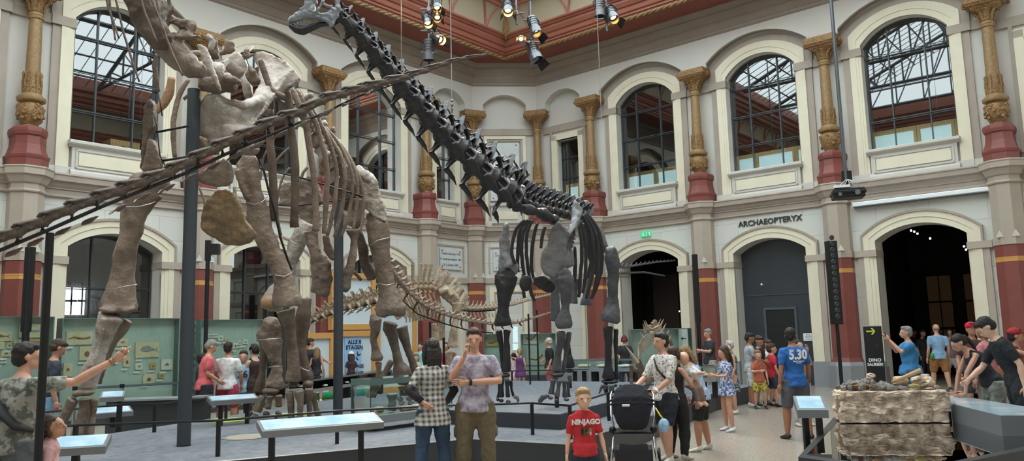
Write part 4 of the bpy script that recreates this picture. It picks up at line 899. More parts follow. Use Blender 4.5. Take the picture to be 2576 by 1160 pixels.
# flat vitrine tables
def vitrine(xa, ya, xb, yb, ztop, w, label, items, z0=0, posts=(.05, .5, .95), gh=.22):
    a, b = Vector(Pz(xa, ya, ztop)), Vector(Pz(xb, yb, ztop)); t_ = (b-a).normalized(); n_ = Vector((-t_.y, t_.x, 0)); n_ = n_ if n_.y > 0 else -n_; L_ = (b-a).length
    M = Matrix((t_, n_, Vector((0, 0, 1)))).transposed().to_4x4(); M.translation = a
    if t_.cross(n_).z < 0: pass
    t = thing('table_vitrine', label, 'display case', Vector((a.x, a.y, z0)))
    mb = MB(); mb.box((0, 0, -gh-.08), (L_, w, -gh), M); obj('table_top', mb, mat('vitrine_grey', (132, 138, 140), .4), t)
    mb = MB(); mb.box((0, 0, -gh), (L_, .008, -.03), M); mb.box((0, w-.008, -gh), (L_, w, -.03), M); mb.box((0, 0, -.005), (L_, w, 0), M); obj('glass_hood', mb, m_cg, t)
    mb = MB(); mb.box((0, -.015, -.04), (L_, .0, .005), M)
    for f in (0, 1): mb.box((L_*f-.01, -.01, -gh), (L_*f+.01, .012, 0), M); mb.box((L_*f-.01, 0, -.03), (L_*f+.01, w, 0), M)
    obj('edge_frame', mb, mat('vitrine_frame', (120, 132, 130), .3, .3), t)
    for f in posts: mb = MB(); mb.box((L_*f-.05, w*.3, z0-a.z+.003), (L_*f+.05, w*.7, -gh-.08), M); obj('leg', mb, m_blk, t)
    for i in range(items):
        f = (i+.5)/items; mb = MB(); c = M @ Vector((L_*f, w*.5, -gh+.045)); r_ = random.Random(i+int(xa)); h_ = .04
        s = MB(); s.ball(c, (L_/items*.32, w*.28, h_), 10, 6)
        for k in range(3): s.ball(c+Vector((r_.uniform(-.1, .1)*L_/items*3, r_.uniform(-.1, .1), 0)), (.08, .06, .035), 8, 5)
        o_ = obj('flat_specimen', remesh(s, .02, 2, .01, .08), m_slab3 if i % 2 else m_slab); tag(o_, None, 'specimen', 'pale specimens in %s' % label); o_['label'] = '%s pale specimen from left in %s' % (('first', 'second', 'third', 'fourth', 'fifth')[i], label)
    return t
vitrine(786, 955, 985, 930, .78, .6, 'long glass table case before the wooden frames', 4, 0)
vitrine(1440, 905, 1492, 904, 1.0, .5, 'grey table case left of the dark hind leg', 1, 0)
vitrine(1592-112, 904, 1592, 903, 1.05, .5, 'grey table case before the purple haired woman', 2, 0)
vitrine(1740, 922, 1800, 921, 1.0, .5, 'grey table case beside the blue dress girl', 1, ZP)
# glass case on the platform with foot bones
gx0, gx1 = Pz(932, 1049, ZP+.22), Pz(1075, 1032, ZP+.22); t_ = (gx1-gx0).normalized(); n_ = Vector((-t_.y, t_.x, 0)); L_ = 1.6
M = Matrix((t_, n_, Vector((0, 0, 1)))).transposed().to_4x4(); M.translation = gx0
hg = .52
t = thing('glass_showcase', 'low glass case of bones on the platform before the plaid shirt woman', 'display case', (gx0.x, gx0.y, ZP))
mb = MB(); mb.box((0, 0, -.11), (L_, .45, -.0), M); obj('base_tray', mb, mat('vitrine_grey', (132, 138, 140), .4), t)
mb = MB(); mb.box((.2, .2, -.217), (.3, .35, -.11), M); mb.box((L_-.3, .2, -.217), (L_-.2, .35, -.11), M); obj('foot', mb, m_blk, t)
mb = MB()
for a_, b_ in (((0, 0, 0), (L_, .008, hg-.06)), ((0, .442, 0), (L_, .45, hg-.06)), ((0, 0, 0), (.008, .45, hg-.06)), ((L_-.008, 0, 0), (L_, .45, hg-.06)), ((0, 0, hg-.01), (L_, .45, hg))): mb.box(a_, b_, M)
obj('glass_panes', mb, m_cg, t)
mb = MB(); mb.box((0, -.006, hg-.085), (L_, 0, hg), M); mb.box((0, .45, hg-.085), (L_, .456, hg), M); mb.box((-.006, 0, hg-.085), (0, .45, hg), M); mb.box((L_, 0, hg-.085), (L_+.006, .45, hg), M)
for x_, y_ in ((0, 0), (0, .44), (L_-.01, 0), (L_-.01, .44)): mb.box((x_, y_, 0), (x_+.01, y_+.01, hg-.08), M)
obj('green_rim', mb, mat('green_glass_edge', (96, 120, 114), .3), t)
casebones = M
# barrier stanchion with belt
def stanchion(x, yb, lb, z0=0, h=.95):
    b = Pz(x, yb, z0); t = thing('belt_stanchion', lb, 'barrier post', b, 0, 'belt barrier posts'); mb = MB(); mb.tube([b+Vector((0, 0, .03)), b+Vector((0, 0, h))], .032, 14); obj('post', mb, mat('chrome_post', (190, 192, 194), .2, .9), t)
    mb = MB(); mb.lathe([(.17, .003), (.17, .02), (.05, .035)], b, 24); obj('base_plate', mb, m_blk, t); mb = MB(); mb.tube([b+Vector((0, 0, h-.06)), b+Vector((0, 0, h+.01))], .042, 14); obj('belt_head', mb, m_blk, t); return b+Vector((0, 0, h-.03))
# ================================================================ skeletons
def pm(px, d): return px*d/FPX
def ptube(mb, pts, n=12, exp=2.0, caps=True):
    "pts: (x, y, depth, half-width px[, half-depth px]); width lies across the view, second radius along it"
    P_ = [P(p[0], p[1], p[2]) for p in pts]; R_ = [(pm(p[3], p[2]), pm(p[4] if len(p) > 4 else p[3]*.85, p[2])) for p in pts]
    return mb.tube(P_, R_, n, up=tuple(CF), exp=exp, caps=caps)
def fill(pts, pipe=False):
    "carry the depth forward when a point leaves it out; (x, y, r), (x, y, r, r2), (x, y, d, r) or (x, y, d, r, r2)"
    out = []; d = pts[0][2]
    for i, p in enumerate(pts):
        p = list(p)
        if len(p) == 3: p = [p[0], p[1], d, p[2]]
        elif len(p) == 4 and i and not pipe and abs(p[2]-d) > .6: p = [p[0], p[1], d, p[2], p[3]]
        else: d = p[2]
        out.append(tuple(p))
    return out
def pplate(mb, poly, d, th, bow=0):
    "closed outline (x, y[, depth]) given its own distance and thickness (m)"
    v = []
    cx = sum(p[0] for p in poly)/len(poly); cy = sum(p[1] for p in poly)/len(poly)
    for p in poly: v.append(P(p[0], p[1], p[2] if len(p) > 2 else d)-CF*(th/2))
    mb.prism(v, CF*th)
    if bow: mb.tube([P(cx, cy, d)-CF*bow, P(cx, cy, d)+CF*bow], [pm(12, d), pm(12, d)], 10)
    return mb
BONECOL = {}
def bone(t, name, parts, m, vox=.02, disp=.012, it=5, ds=.22, sub=None, label=None):
    mb = MB()
    for k in parts:
        if k[0] == 'T': ptube(mb, fill(k[1]), *(k[2:] or (12,)))
        elif k[0] == 'P': pplate(mb, *k[1:])
        elif k[0] == 'B':
            x, y, d, rx, ry, rz = k[1:]; M3 = Matrix((CR, CU, CF)).transposed(); mb.ball(P(x, y, d), (pm(rx, d), pm(ry, d), pm(rz, d)), 14, 10, M3)
    mb = remesh(mb, vox, it, disp, ds)
    o = obj(name, mb, m, t, smooth=True, recalc=False)
    if label: o['label'] = label
    return o
def bonemat(name, a, b, rough=.55, sc=2.2, bump=.5):
    m = mat(name, a, rough, c2=b, scale=sc, mix=(.32, .68), bump=bump, bscale=26, detail=9, coord='Object'); return m
m_gb = bonemat('brown_bone', (142, 126, 111), (84, 68, 56), bump=.8); m_gbl = bonemat('pale_bone', (196, 189, 182), (132, 116, 101), bump=.8); m_gbd = bonemat('dark_brown_bone', (112, 96, 83), (68, 56, 47))  # brown patches; their contrast and darkness also stand in for occlusion shade
m_och = bonemat('ochre_bone', (136, 112, 78), (104, 88, 68)); m_org = bonemat('orange_brown_bone', (168, 128, 92), (130, 104, 84))
m_dk = bonemat('black_cast_bone', (48, 47, 49), (30, 29, 31), .42, 2.5, .35); m_dkg = bonemat('grey_cast_bone', (128, 128, 130), (92, 91, 93), .5); m_dks = bonemat('slate_bone', (92, 92, 95), (62, 62, 65), .5)
m_skl = bonemat('pale_grey_skull', (176, 184, 192), (112, 118, 126), .5, 5); m_tan = bonemat('tan_bone', (204, 184, 158), (136, 114, 92), .55, 5); m_tl = bonemat('umber_tail_bone', (112, 97, 86), (62, 53, 47), .4, 4)
m_band = mat('steel_band', (168, 160, 152), .35, .7)
def band(t, pts, r=1.6):
    mb = MB(); ptube(mb, [(x, y, d, r, r) for x, y, d in pts], 8); return obj('steel_band', mb, m_band, t, smooth=True)
# ---- unit vertebra shapes: x across, y towards the tail, z up
def vt(kind):
    mb = MB(); T = mb.tube
    if kind == 'cervical':
        T([(0, -.58, -.04), (0, -.4, -.03), (0, -.1, 0), (0, .25, .0), (0, .5, -.02), (0, .56, -.02)], [(.2, .17), (.24, .21), (.17, .19), (.18, .19), (.25, .23), (.2, .18)], 12)
        for s in (-1, 1):
            T([(s*.08, -.05, .08), (s*.16, -.35, .22), (s*.2, -.62, .28)], [(.06, .05), (.05, .04), (.075, .03)], 8)
            T([(s*.07, .1, .08), (s*.15, .34, .28), (s*.19, .55, .36)], [(.05, .05), (.045, .04), (.075, .03)], 8)
            T([(s*.06, .0, .12), (s*.10, .06, .35), (s*.13, .16, .58)], [(.05, .22), (.045, .16), (.06, .09)], 8, up=(1, 0, 0)); T([(s*.08, -.3, .1), (s*.14, -.1, .26), (s*.12, .1, .4)], [(.04, .1), (.03, .08), (.03, .06)], 8, up=(1, 0, 0))
            T([(s*.2, -.6, .28), (s*.14, -.2, .33), (s*.12, .12, .5)], .028, 6); T([(s*.19, .53, .36), (s*.15, .3, .46), (s*.13, .17, .54)], .028, 6)
            T([(s*.08, -.1, .02), (s*.26, -.12, -.06), (s*.36, -.12, -.2)], [(.22, .04), (.18, .04), (.09, .04)], 8, up=(0, 0, 1))
            T([(s*.08, -.25, -.08), (s*.24, -.25, -.24), (s*.33, -.22, -.34)], [(.09, .03), (.06, .03), (.05, .03)], 8, up=(0, 0, 1))
            T([(s*.36, -.12, -.18), (s*.31, -.2, -.32)], .05, 6)
            T([(s*.27, -.45, -.40), (s*.3, -.3, -.33), (s*.31, -.1, -.32), (s*.3, .2, -.38), (s*.28, .5, -.52)], [.008, .045, .06, .04, .006], 8)
        T([(0, -.1, .1), (0, .25, .14)], [(.08, .09), (.08, .1)], 8)
    elif kind == 'dorsal':
        T([(0, -.5, -.02), (0, -.3, 0), (0, 0, 0), (0, .3, 0), (0, .5, 0)], [.2, .19, .14, .18, .2], 12)
        T([(0, -.1, .15), (0, .0, .45)], [(.14, .16), (.1, .12)], 8)
        T([(0, 0, .4), (0, .1, .8), (0, .18, 1.08)], [(.05, .16), (.045, .15), (.085, .14)], 8, up=(1, 0, 0))
        for s in (-1, 1):
            T([(s*.05, 0, .42), (s*.3, -.02, .52), (s*.5, -.02, .6)], [(.12, .04), (.07, .045), (.07, .06)], 8, up=(0, 0, 1))
            T([(s*.05, -.1, .35), (s*.1, -.42, .42)], .06, 8); T([(s*.05, .1, .35), (s*.1, .42, .45)], .06, 8)
            T([(s*.08, 0, .2), (s*.42, -.02, .52)], .03, 6)
    elif kind == 'caudal':
        T([(0, -.52, 0), (0, -.42, 0), (0, 0, 0), (0, .42, 0), (0, .52, 0)], [.26, .27, .2, .27, .25], 12)
        T([(0, -.25, .2), (0, .15, .42), (0, .3, .78)], [(.06, .2), (.05, .14), (.06, .12)], 8, up=(1, 0, 0))
        for s in (-1, 1):
            T([(s*.06, -.2, .2), (s*.12, -.55, .34)], .05, 6); T([(s*.05, .25, .4), (s*.09, .5, .36)], .045, 6); T([(s*.1, 0, .02), (s*.42, .06, -.02)], [(.12, .05), (.06, .04)], 8, up=(0, 0, 1))
    elif kind == 'crest':
        T([(0, -.5, 0), (0, -.4, 0), (0, 0, 0), (0, .4, 0), (0, .5, 0)], [.3, .31, .24, .31, .29], 10)
        for s in (-1, 1):
            T([(s*.05, 0, .2), (s*.07, .05, 1.0), (s*.1, .12, 1.9), (s*.11, .15, 2.3)], [(.07, .2), (.05, .15), (.07, .17), (.1, .2)], 8, up=(1, 0, 0))
            T([(s*.1, 0, .4), (s*.4, -.05, .55), (s*.55, -.05, .7)], [.1, .07, .08], 8); T([(s*.06, -.1, .3), (s*.1, -.5, .5)], .07, 6); T([(s*.06, .1, .35), (s*.1, .5, .5)], .07, 6)
    elif kind == 'rod':
        T([(0, -.58, -.02), (0, -.48, -.02), (0, -.2, 0), (0, .2, 0), (0, .46, -.02), (0, .57, -.02)], [(.19, .19), (.21, .23), (.15, .19), (.15, .19), (.21, .24), (.18, .2)], 12)
        T([(0, -.5, .10), (0, -.2, .2), (0, .15, .27), (0, .42, .33), (0, .6, .26)], [(.08, .09), (.07, .12), (.07, .12), (.07, .08), (.04, .04)], 8, up=(1, 0, 0))
        for s in (-1, 1): T([(s*.06, -.35, .12), (s*.11, -.6, .2), (s*.1, -.72, .2)], [.06, .06, .03], 6); T([(s*.05, 0, 0), (s*.2, .05, -.02)], [(.16, .06), (.08, .04)], 8, up=(0, 0, 1)); T([(s*.12, .42, -.1), (s*.13, .46, -.26)], [(.08, .07), (.06, .04)], 6); T([(s*.12, -.44, -.1), (s*.12, -.46, -.22)], [(.07, .06), (.05, .03)], 6)
    elif kind == 'whip':
        T([(0, -.55, 0), (0, -.45, 0), (0, 0, 0), (0, .45, 0), (0, .55, 0)], [.3, .36, .24, .36, .3], 10); T([(0, -.3, .2), (0, .5, .5)], [(.08, .12), (.05, .07)], 6, up=(1, 0, 0))
    return mb
VM = {}
def vmesh(kind, m, vox=.035):
    k = kind+m.name
    if k not in VM:
        mb = remesh(vt(kind), vox, 2, .012, .3); o = obj('tmpl', mb, m, None, smooth=True, recalc=False); VM[k] = o.data; bpy.data.objects.remove(o)
    return VM[k]
def place(t, name, mesh, M, sub=None):
    o = bpy.data.objects.new(name, mesh); COL.objects.link(o); par = sub or t; o.parent = par
    inv = WM[t.name]
    if sub: inv = WM[sub.name] if sub.name in WM else WM[t.name]
    o.matrix_local = inv @ M; return o
def chain(t, name, mesh, pts, step, up=1, lat=1.0, hgt=1.0, roll=0, ln=1.0, cb=None, maxn=80):
    "vertebrae strung along a path of (x, y, depth, size px); step px between them; up=+1: dorsal side to the image's upper side"
    Q = [(P(*p[:3]), pm(p[3], p[2]), p[0], p[1], p[2]) for p in pts]; out = []
    seg = 0; tt = 0.0; pos = []
    # arc samples in pixel space
    cum = [0]
    for a, b in zip(pts, pts[1:]): cum.append(cum[-1]+math.hypot(b[0]-a[0], b[1]-a[1]))
    def at(s):
        for i in range(len(pts)-1):
            if s <= cum[i+1] or i == len(pts)-2:
                f = (s-cum[i])/(cum[i+1]-cum[i]); return [pts[i][k]+(pts[i+1][k]-pts[i][k])*f for k in range(4)]
    s = 0; n = 0
    while s < cum[-1]-1e-6 and n < maxn:
        st = step(s/cum[-1]) if callable(step) else step
        a, b = at(s), at(min(cum[-1], s+st)); A_, B_ = P(*a[:3]), P(*b[:3]); c = (A_+B_)/2; y = (B_-A_); L_ = y.length*ln; y.normalize()
        pz = (CU*up); z = (pz-y*pz.dot(y)).normalized(); x = y.cross(z); r_ = roll
        z2 = z*cos(r_)+x*sin(r_); x2 = y.cross(z2); sz = pm((a[3]+b[3])/2, a[2])
        M = Matrix((x2*sz*lat, y*L_, z2*sz*hgt)).transposed().to_4x4(); M.translation = c
        out.append((place(t, name, mesh, M), c, y, z2, x2, sz, a, b)); s += st; n += 1
    return out
def pipe(name, pts, m, t=None, n=8):
    mb = MB(); ptube(mb, fill(pts, True), n); return obj(name, mb, m, t, smooth=True)
def rib(t, pts, d0, d1, w, m, name='rib', vox=.014, fl=.55):
    n = len(pts); s = MB(); k = []
    for i, p in enumerate(pts):
        f = i/(n-1); ww = w*(p[2] if len(p) > 2 else (1.0 if 0 < i < n-1 else .8)); k.append((p[0], p[1], d0+(d1-d0)*f, ww, ww*fl))
    # smooth by Catmull-Rom
    K = []
    for i in range(n-1):
        p0, p1, p2, p3 = k[max(0, i-1)], k[i], k[i+1], k[min(n-1, i+2)]
        for j in range(4):
            u = j/4; K.append(tuple(.5*((2*b)+(-a+c)*u+(2*a-5*b+4*c-e)*u*u+(-a+3*b-3*c+e)*u**3) for a, b, c, e in zip(p0, p1, p2, p3)))
    K.append(k[-1]); ptube(s, K, 10); 
    for i, v in enumerate(s.v): s.v[i] = v+Vector((noise.noise(v*9), noise.noise(v*9+Vector((5, 0, 0))), 0))*.008
    return obj(name, s, m, t, smooth=True)
# ---------------------------------------------------------------- the brown giant
G = thing('giant_sauropod_skeleton', 'huge brown long-necked dinosaur skeleton filling the left half, supported by thick black poles', 'skeleton', Pz(560, 1100, ZP))
g = lambda name, parts, m=m_gb, **k: bone(G, name, parts, m, **k)
g('scapulocoracoid', [('P', [(639, 142, 12), (644, 133, 12), (662, 130, 12), (687, 138, 12), (716, 154, 12), (741, 173, 12), (757, 198, 12), (753, 208, 12), (724, 220, 11.9), (708, 235, 11.8), (689, 253, 11.6), (670, 274, 11.4), (650, 295, 11.2), (628, 330, 11), (600, 352, 11), (535, 370, 10.9), (518, 348, 10.9), (492, 340, 10.8), (485, 331, 10.8), (481, 314, 10.8), (490, 285, 10.8), (505, 255, 10.8), (518, 242, 10.8), (541, 232, 10.9), (562, 236, 11), (581, 251, 11), (606, 256, 11.1), (630, 251, 11.3), (650, 222, 11.6), (654, 202, 11.8), (652, 179, 11.9), (641, 152, 12)], 11.4, .09),
  ('T', [(515, 246, 10.78, 6, 8), (545, 237, 8), (575, 256, 9), (612, 266, 11), (640, 256, 11.2, 14), (680, 232, 11.7, 18), (715, 205, 11.9, 14)]), ('T', [(560, 330, 10.75, 20, 10), (600, 335, 10.9, 24), (620, 320, 11, 16)])], m_gbl, vox=.022, disp=.025)
g('lower_coracoid', [('P', [(476, 345), (492, 343), (510, 348), (525, 360), (529, 372), (500, 385), (478, 398)], 10.8, .12)])
g('far_scapula', [('P', [(540, 160), (575, 150), (590, 131), (600, 130), (615, 145), (628, 175), (634, 210), (636, 246), (615, 246), (610, 215), (600, 192), (580, 182), (545, 184)], 11.9, .1), ('T', [(605, 190, 11.85, 10), (620, 215, 11), (626, 240, 11)])], m_gbl)
g('glenoid_block', [('T', [(592, 388, 11.2, 5), (615, 380, 12), (640, 376, 16), (648, 384, 12)])])
g('sternal_plate', [('P', [(563, 397), (579, 407), (586, 432), (586, 457), (573, 470), (548, 471), (513, 463), (490, 448), (503, 432), (552, 405)], 11.1, .08), ('B', 555, 435, 11.1, 22, 24, 10)], m_gb)
g('sternal_plate', [('P', [(565, 473), (592, 488), (602, 508), (612, 533), (622, 558), (641, 579), (643, 592), (627, 610), (598, 620), (565, 618), (544, 603), (519, 587), (504, 569), (509, 533), (517, 512), (532, 492), (546, 479)], 11.1, .08), ('B', 572, 550, 11.1, 45, 50, 12)], m_och, disp=.03)
g('left_scapula', [('P', [(365, 270), (382, 248), (389, 263), (390, 280), (391, 321), (376, 352), (372, 363), (376, 420), (357, 428), (362, 360), (364, 300)], 10.5, .16), ('T', [(380, 260, 10.45, 8), (372, 300, 9), (370, 350, 7), (362, 410, 8)])], m_gbd)
g('left_coracoid', [('P', [(374, 350), (386, 352), (398, 380), (412, 412), (408, 425), (380, 430), (360, 430), (370, 380)], 10.35, .12)], m_gb, disp=.02)
H1 = g('humerus', [('T', [(318, 470, 10.35, 12), (345, 468, 34), (385, 462, 34), (425, 455, 16)]), ('T', [(368, 472, 10.35, 52, 26), (352, 500, 40, ), (338, 540, 33), (324, 600, 26), (313, 650, 27), (308, 700, 31), (302, 740, 40), (298, 768, 48), (298, 785, 44)]), ('T', [(325, 475, 10.2, 12), (322, 520, 10), (326, 560, 7)]), ('T', [(272, 775, 10.1, 22), (270, 784, 20)]), ('T', [(325, 776, 10.2, 20), (328, 786, 16)])], m_gb, vox=.026, disp=.018)
g('radius', [('T', [(280, 794, 10.15, 33, 24), (273, 812, 27), (262, 850, 21), (247, 890, 20), (236, 925, 23), (222, 955, 28), (217, 975, 27)]), ('T', [(262, 800, 10.0, 10), (250, 870, 6), (226, 950, 8)])], m_gbl, disp=.02)
g('ulna', [('T', [(322, 805, 10.5, 14), (305, 832, 13), (285, 862, 10), (262, 920, 9), (244, 965, 12)])], m_gb)
g('carpal', [('B', 210, 988, 10.05, 28, 10, 22), ('B', 192, 993, 10.05, 12, 8, 14)])
for pts in ([(186, 1004, 10, 17), (176, 1022, 14), (164, 1050, 12), (156, 1075, 11), (150, 1093, 15), (140, 1102, 17)], [(211, 1002, 9.95, 15), (209, 1030, 11), (200, 1062, 11), (194, 1092, 14), (192, 1104, 13)], [(236, 1002, 10.05, 13), (235, 1030, 9), (230, 1064, 8), (227, 1090, 11), (227, 1108, 11)], [(222, 1004, 10.4, 10), (220, 1060, 8), (214, 1110, 10)]): g('metacarpal', [('T', pts)], disp=.015)
for x, y, r in ((142, 1108, 14), (195, 1118, 14), (228, 1118, 12), (252, 1134, 8)): g('phalanx', [('B', x, y, 9.7, r, r*.75, r)], m_gbd)
band(G, [(305, 514, 10.05), (320, 521, 10.0), (350, 520, 10.0), (378, 513, 10.05), (390, 508, 10.2)]); band(G, [(267, 727, 10), (290, 727, 9.95), (320, 720, 9.95), (345, 716, 10.05)])
for p in (((262, 828, 9.98), (250, 834, 10)), ((232, 918, 9.9), (222, 924, 10)), ((254, 925, 10), (258, 926, 10.1)), ((208, 938, 9.9), (200, 944, 10))): band(G, list(p), 2)
# near humerus and forearm
g('humerus', [('T', [(603, 425, 11.9, 14), (622, 405, 20), (642, 408, 16)]), ('T', [(622, 410, 11.9, 28, 20), (632, 440, 24), (638, 480, 22), (644, 510, 24), (649, 545, 30, 20), (664, 590, 26), (684, 635, 24), (702, 670, 24), (712, 695, 25), (718, 725, 31), (722, 752, 38), (722, 770, 36)]), ('T', [(700, 762, 12.1, 18), (702, 774, 14)]), ('T', [(745, 755, 12.2, 16), (745, 768, 13)]), ('T', [(598, 428, 11.8, 10), (606, 460, 9), (622, 500, 8)])], m_gb, vox=.024, disp=.018)
mb = MB(); ptube(mb, [(655, 400, 11.8, 3, 3), (664, 430, 11.8, 3, 3), (676, 480, 11.8, 3, 3), (690, 530, 11.85, 3, 3), (706, 600, 11.9, 3, 3), (726, 660, 12, 3, 3), (733, 680, 12, 3, 3)], 8); obj('support_strap', mb, m_blk, G, smooth=True)
band(G, [(622, 510, 11.8), (640, 515, 11.65), (660, 508, 11.65), (673, 495, 11.75)]); band(G, [(684, 680, 11.9), (696, 693, 11.75), (716, 696, 11.75), (732, 688, 11.85), (738, 680, 12)])
g('radius', [('T', [(718, 780, 12.3, 26), (722, 795, 20), (730, 830, 15), (735, 873, 14), (738, 915, 16), (738, 945, 20), (737, 960, 20)])], m_gb)
g('ulna', [('T', [(768, 750, 12.7, 12), (764, 790, 20), (758, 840, 17), (759, 880, 13), (765, 920, 14), (772, 945, 18), (774, 958, 17)]), ('T', [(778, 748, 12.7, 8), (770, 775, 12)])], m_gbd)
g('carpal', [('B', 737, 969, 12.35, 19, 6, 15)], m_gbd); g('carpal', [('B', 775, 966, 12.5, 15, 9, 13)], m_gbd)
band(G, [(750, 922, 12.2), (766, 930, 12.1), (776, 934, 12.15), (784, 926, 12.3)])
for pts in ([(727, 984, 12.3, 12), (731, 1010, 9), (733, 1040, 9), (734, 1062, 11)], [(752, 982, 12.25, 15), (756, 1010, 8.5), (755, 1040, 8), (752, 1062, 12)], [(777, 978, 12.4, 12), (777, 1010, 8), (780, 1040, 8), (786, 1062, 13)], [(788, 985, 12.8, 8), (793, 1020, 7), (800, 1048, 10)]): g('metacarpal', [('T', pts)], m_gbd if pts[0][0] > 780 else m_gb, disp=.012)
for x, y, rx, ry in ((712, 1064, 9, 5), (750, 1066, 12, 5), (788, 1064, 12, 5)): g('phalanx', [('B', x, y, 12.4, rx, ry, 8)], m_gbl)
g('phalanx', [('T', [(803, 1048, 12.9, 5), (812, 1052, 4), (818, 1054, 6)])], m_gbd)
# neck base seen from below and its long cervical ribs
g('cervical_vertebra', [('T', [(335, -60, 9.6, 46, 30), (355, -10, 42), (372, 40, 40), (392, 84, 34), (410, 110, 26)]), ('P', [(400, -10), (425, 22), (434, 30), (425, 50), (418, 80), (400, 60)], 9.7, .1), ('T', [(424, -5, 9.7, 6), (434, 28, 6)])], m_gbd, vox=.024, disp=.04, ds=.3)
g('cervical_vertebra', [('T', [(385, 70, 9.9, 32, 26), (412, 105, 34), (436, 130, 32), (462, 158, 30), (488, 178, 26), (512, 182, 20)]), ('P', [(410, 45), (432, 35), (465, 45), (478, 52), (492, 62), (486, 82), (460, 75), (430, 60)], 9.9, .12), ('P', [(400, 40), (418, 55), (430, 78), (460, 84), (506, 88), (500, 95), (470, 100), (430, 96)], 9.85, .1), ('T', [(432, 32, 9.9, 7), (445, 60, 6), (455, 78, 5)]), ('T', [(466, 46, 9.9, 8), (490, 60, 7), (488, 78, 6)])], m_gb, vox=.024, disp=.04, ds=.3)
g('dorsal_vertebra', [('T', [(440, 140, 10.1, 10, 12), (465, 135, 8), (505, 132, 6)]), ('P', [(495, 112), (505, 110), (520, 120), (532, 150), (545, 190), (558, 230), (552, 232), (535, 200), (515, 165), (500, 130)], 10.2, .07), ('T', [(500, 175, 10.4, 24), (530, 172, 20), (560, 178, 18)]), ('T', [(520, 90, 10.4, 10), (535, 100, 9), (530, 125, 8)])], m_gbl, disp=.02)
g('dorsal_vertebra', [('T', [(540, 150, 10.7, 9), (538, 120, 12), (534, 98, 16, 10), (540, 90, 12)]), ('T', [(505, 205, 10.7, 22), (545, 215, 26), (590, 210, 22)]), ('T', [(560, 200, 10.6, 10), (590, 200, 10), (604, 208, 6)])], m_gbd, disp=.03)
g('dorsal_vertebra', [('T', [(572, 135, 11.1, 10), (576, 115, 12), (580, 104, 16, 10)]), ('T', [(530, 140, 11.1, 6), (560, 133, 7), (590, 122, 7)]), ('T', [(575, 165, 11.2, 14), (610, 190, 14)])], m_gb)
g('dorsal_vertebra', [('T', [(614, 145, 11.6, 7), (622, 128, 8), (632, 118, 12, 8)]), ('T', [(612, 150, 11.6, 4), (640, 135, 5)]), ('T', [(625, 180, 11.7, 14), (645, 210, 14)]), ('T', [(625, 165, 11.6, 6), (640, 185, 8)])], m_gb)
vd = vmesh('dorsal', m_gb)
chain(G, 'dorsal_vertebra', vd, [(660, 225, 12, 30), (735, 275, 12.6, 30), (790, 325, 13.2, 30), (832, 385, 13.7, 30), (870, 430, 14.1, 30)], 33, lat=1.2, hgt=1.0, roll=.5)
for pts in ([(258, -30), (280, 40), (300, 97)], [(270, -30), (282, 50), (291, 101)], [(284, -30), (308, 70), (332, 150), (350, 206)], [(345, -30), (368, 40), (396, 106)], [(388, -20), (412, 75), (436, 140), (460, 190)], [(368, -30), (395, 30), (412, 78)]): rib(G, pts, 9.3, 9.2, 3.0, m_gbd, 'cervical_rib', fl=.8)
# ribs, near side
for pts, d0, d1, w in (([(680, 275), (679, 348), (684, 403), (687, 465), (688, 520), (690, 556)], 12.0, 12.0, 10.5), ([(722, 228), (728, 270), (732, 327), (741, 393), (742, 445), (742, 507), (740, 547), (741, 572, 1.15)], 12.1, 12.2, 10.5), ([(733, 222), (752, 262), (768, 304), (780, 383), (790, 445), (793, 507), (795, 547), (794, 582, 1.1)], 12.3, 12.3, 8.5), ([(745, 225), (772, 268), (794, 310), (810, 362), (820, 403), (823, 440), (822, 480), (819, 530), (815, 588)], 12.4, 12.5, 7), ([(752, 228), (785, 275), (812, 322), (832, 370), (844, 410), (847, 445), (843, 500), (836, 545), (823, 593)], 12.6, 12.7, 5.5), ([(800, 305), (822, 333), (842, 365), (860, 400), (868, 440), (866, 480), (859, 530), (850, 565), (841, 597)], 12.9, 12.9, 5), ([(812, 315), (845, 350), (868, 390), (882, 425), (887, 465), (882, 515), (872, 560), (858, 597)], 13.1, 13.1, 4.2), ([(822, 325), (858, 365), (882, 405), (896, 440), (900, 480), (896, 530), (889, 576)], 13.3, 13.2, 4.2), ([(835, 340), (870, 383), (895, 425), (908, 463), (914, 505), (912, 550), (906, 588)], 13.4, 13.3, 4)): rib(G, pts, d0, d1, w, m_gb if w < 9 else m_gbd)
for pts, w in (([(690, 350), (671, 378), (659, 414), (656, 452)], 3), ([(729, 370), (708, 389), (694, 405)], 3.2), ([(729, 422), (712, 445), (700, 486), (697, 523), (701, 560), (708, 592)], 3), ([(774, 420), (762, 436), (754, 458)], 4), ([(590, 470), (592, 510), (594, 545)], 6), ([(452, 398), (462, 440), (468, 500)], 4), ([(500, 470), (512, 500), (516, 530)], 3)): rib(G, pts, 14, 14, w, m_gb)
for pts, w, m in (([(475, 200), (455, 230), (444, 262), (436, 310), (437, 360), (440, 396)], 7, m_gb), ([(432, 195), (425, 235), (410, 262), (392, 280)], 12, m_org), ([(395, 135), (388, 165), (394, 200), (398, 230)], 6, m_gbd), ([(500, 232), (480, 236), (462, 250)], 5, m_gbd)): rib(G, pts, 11.3, 11.3, w, m)
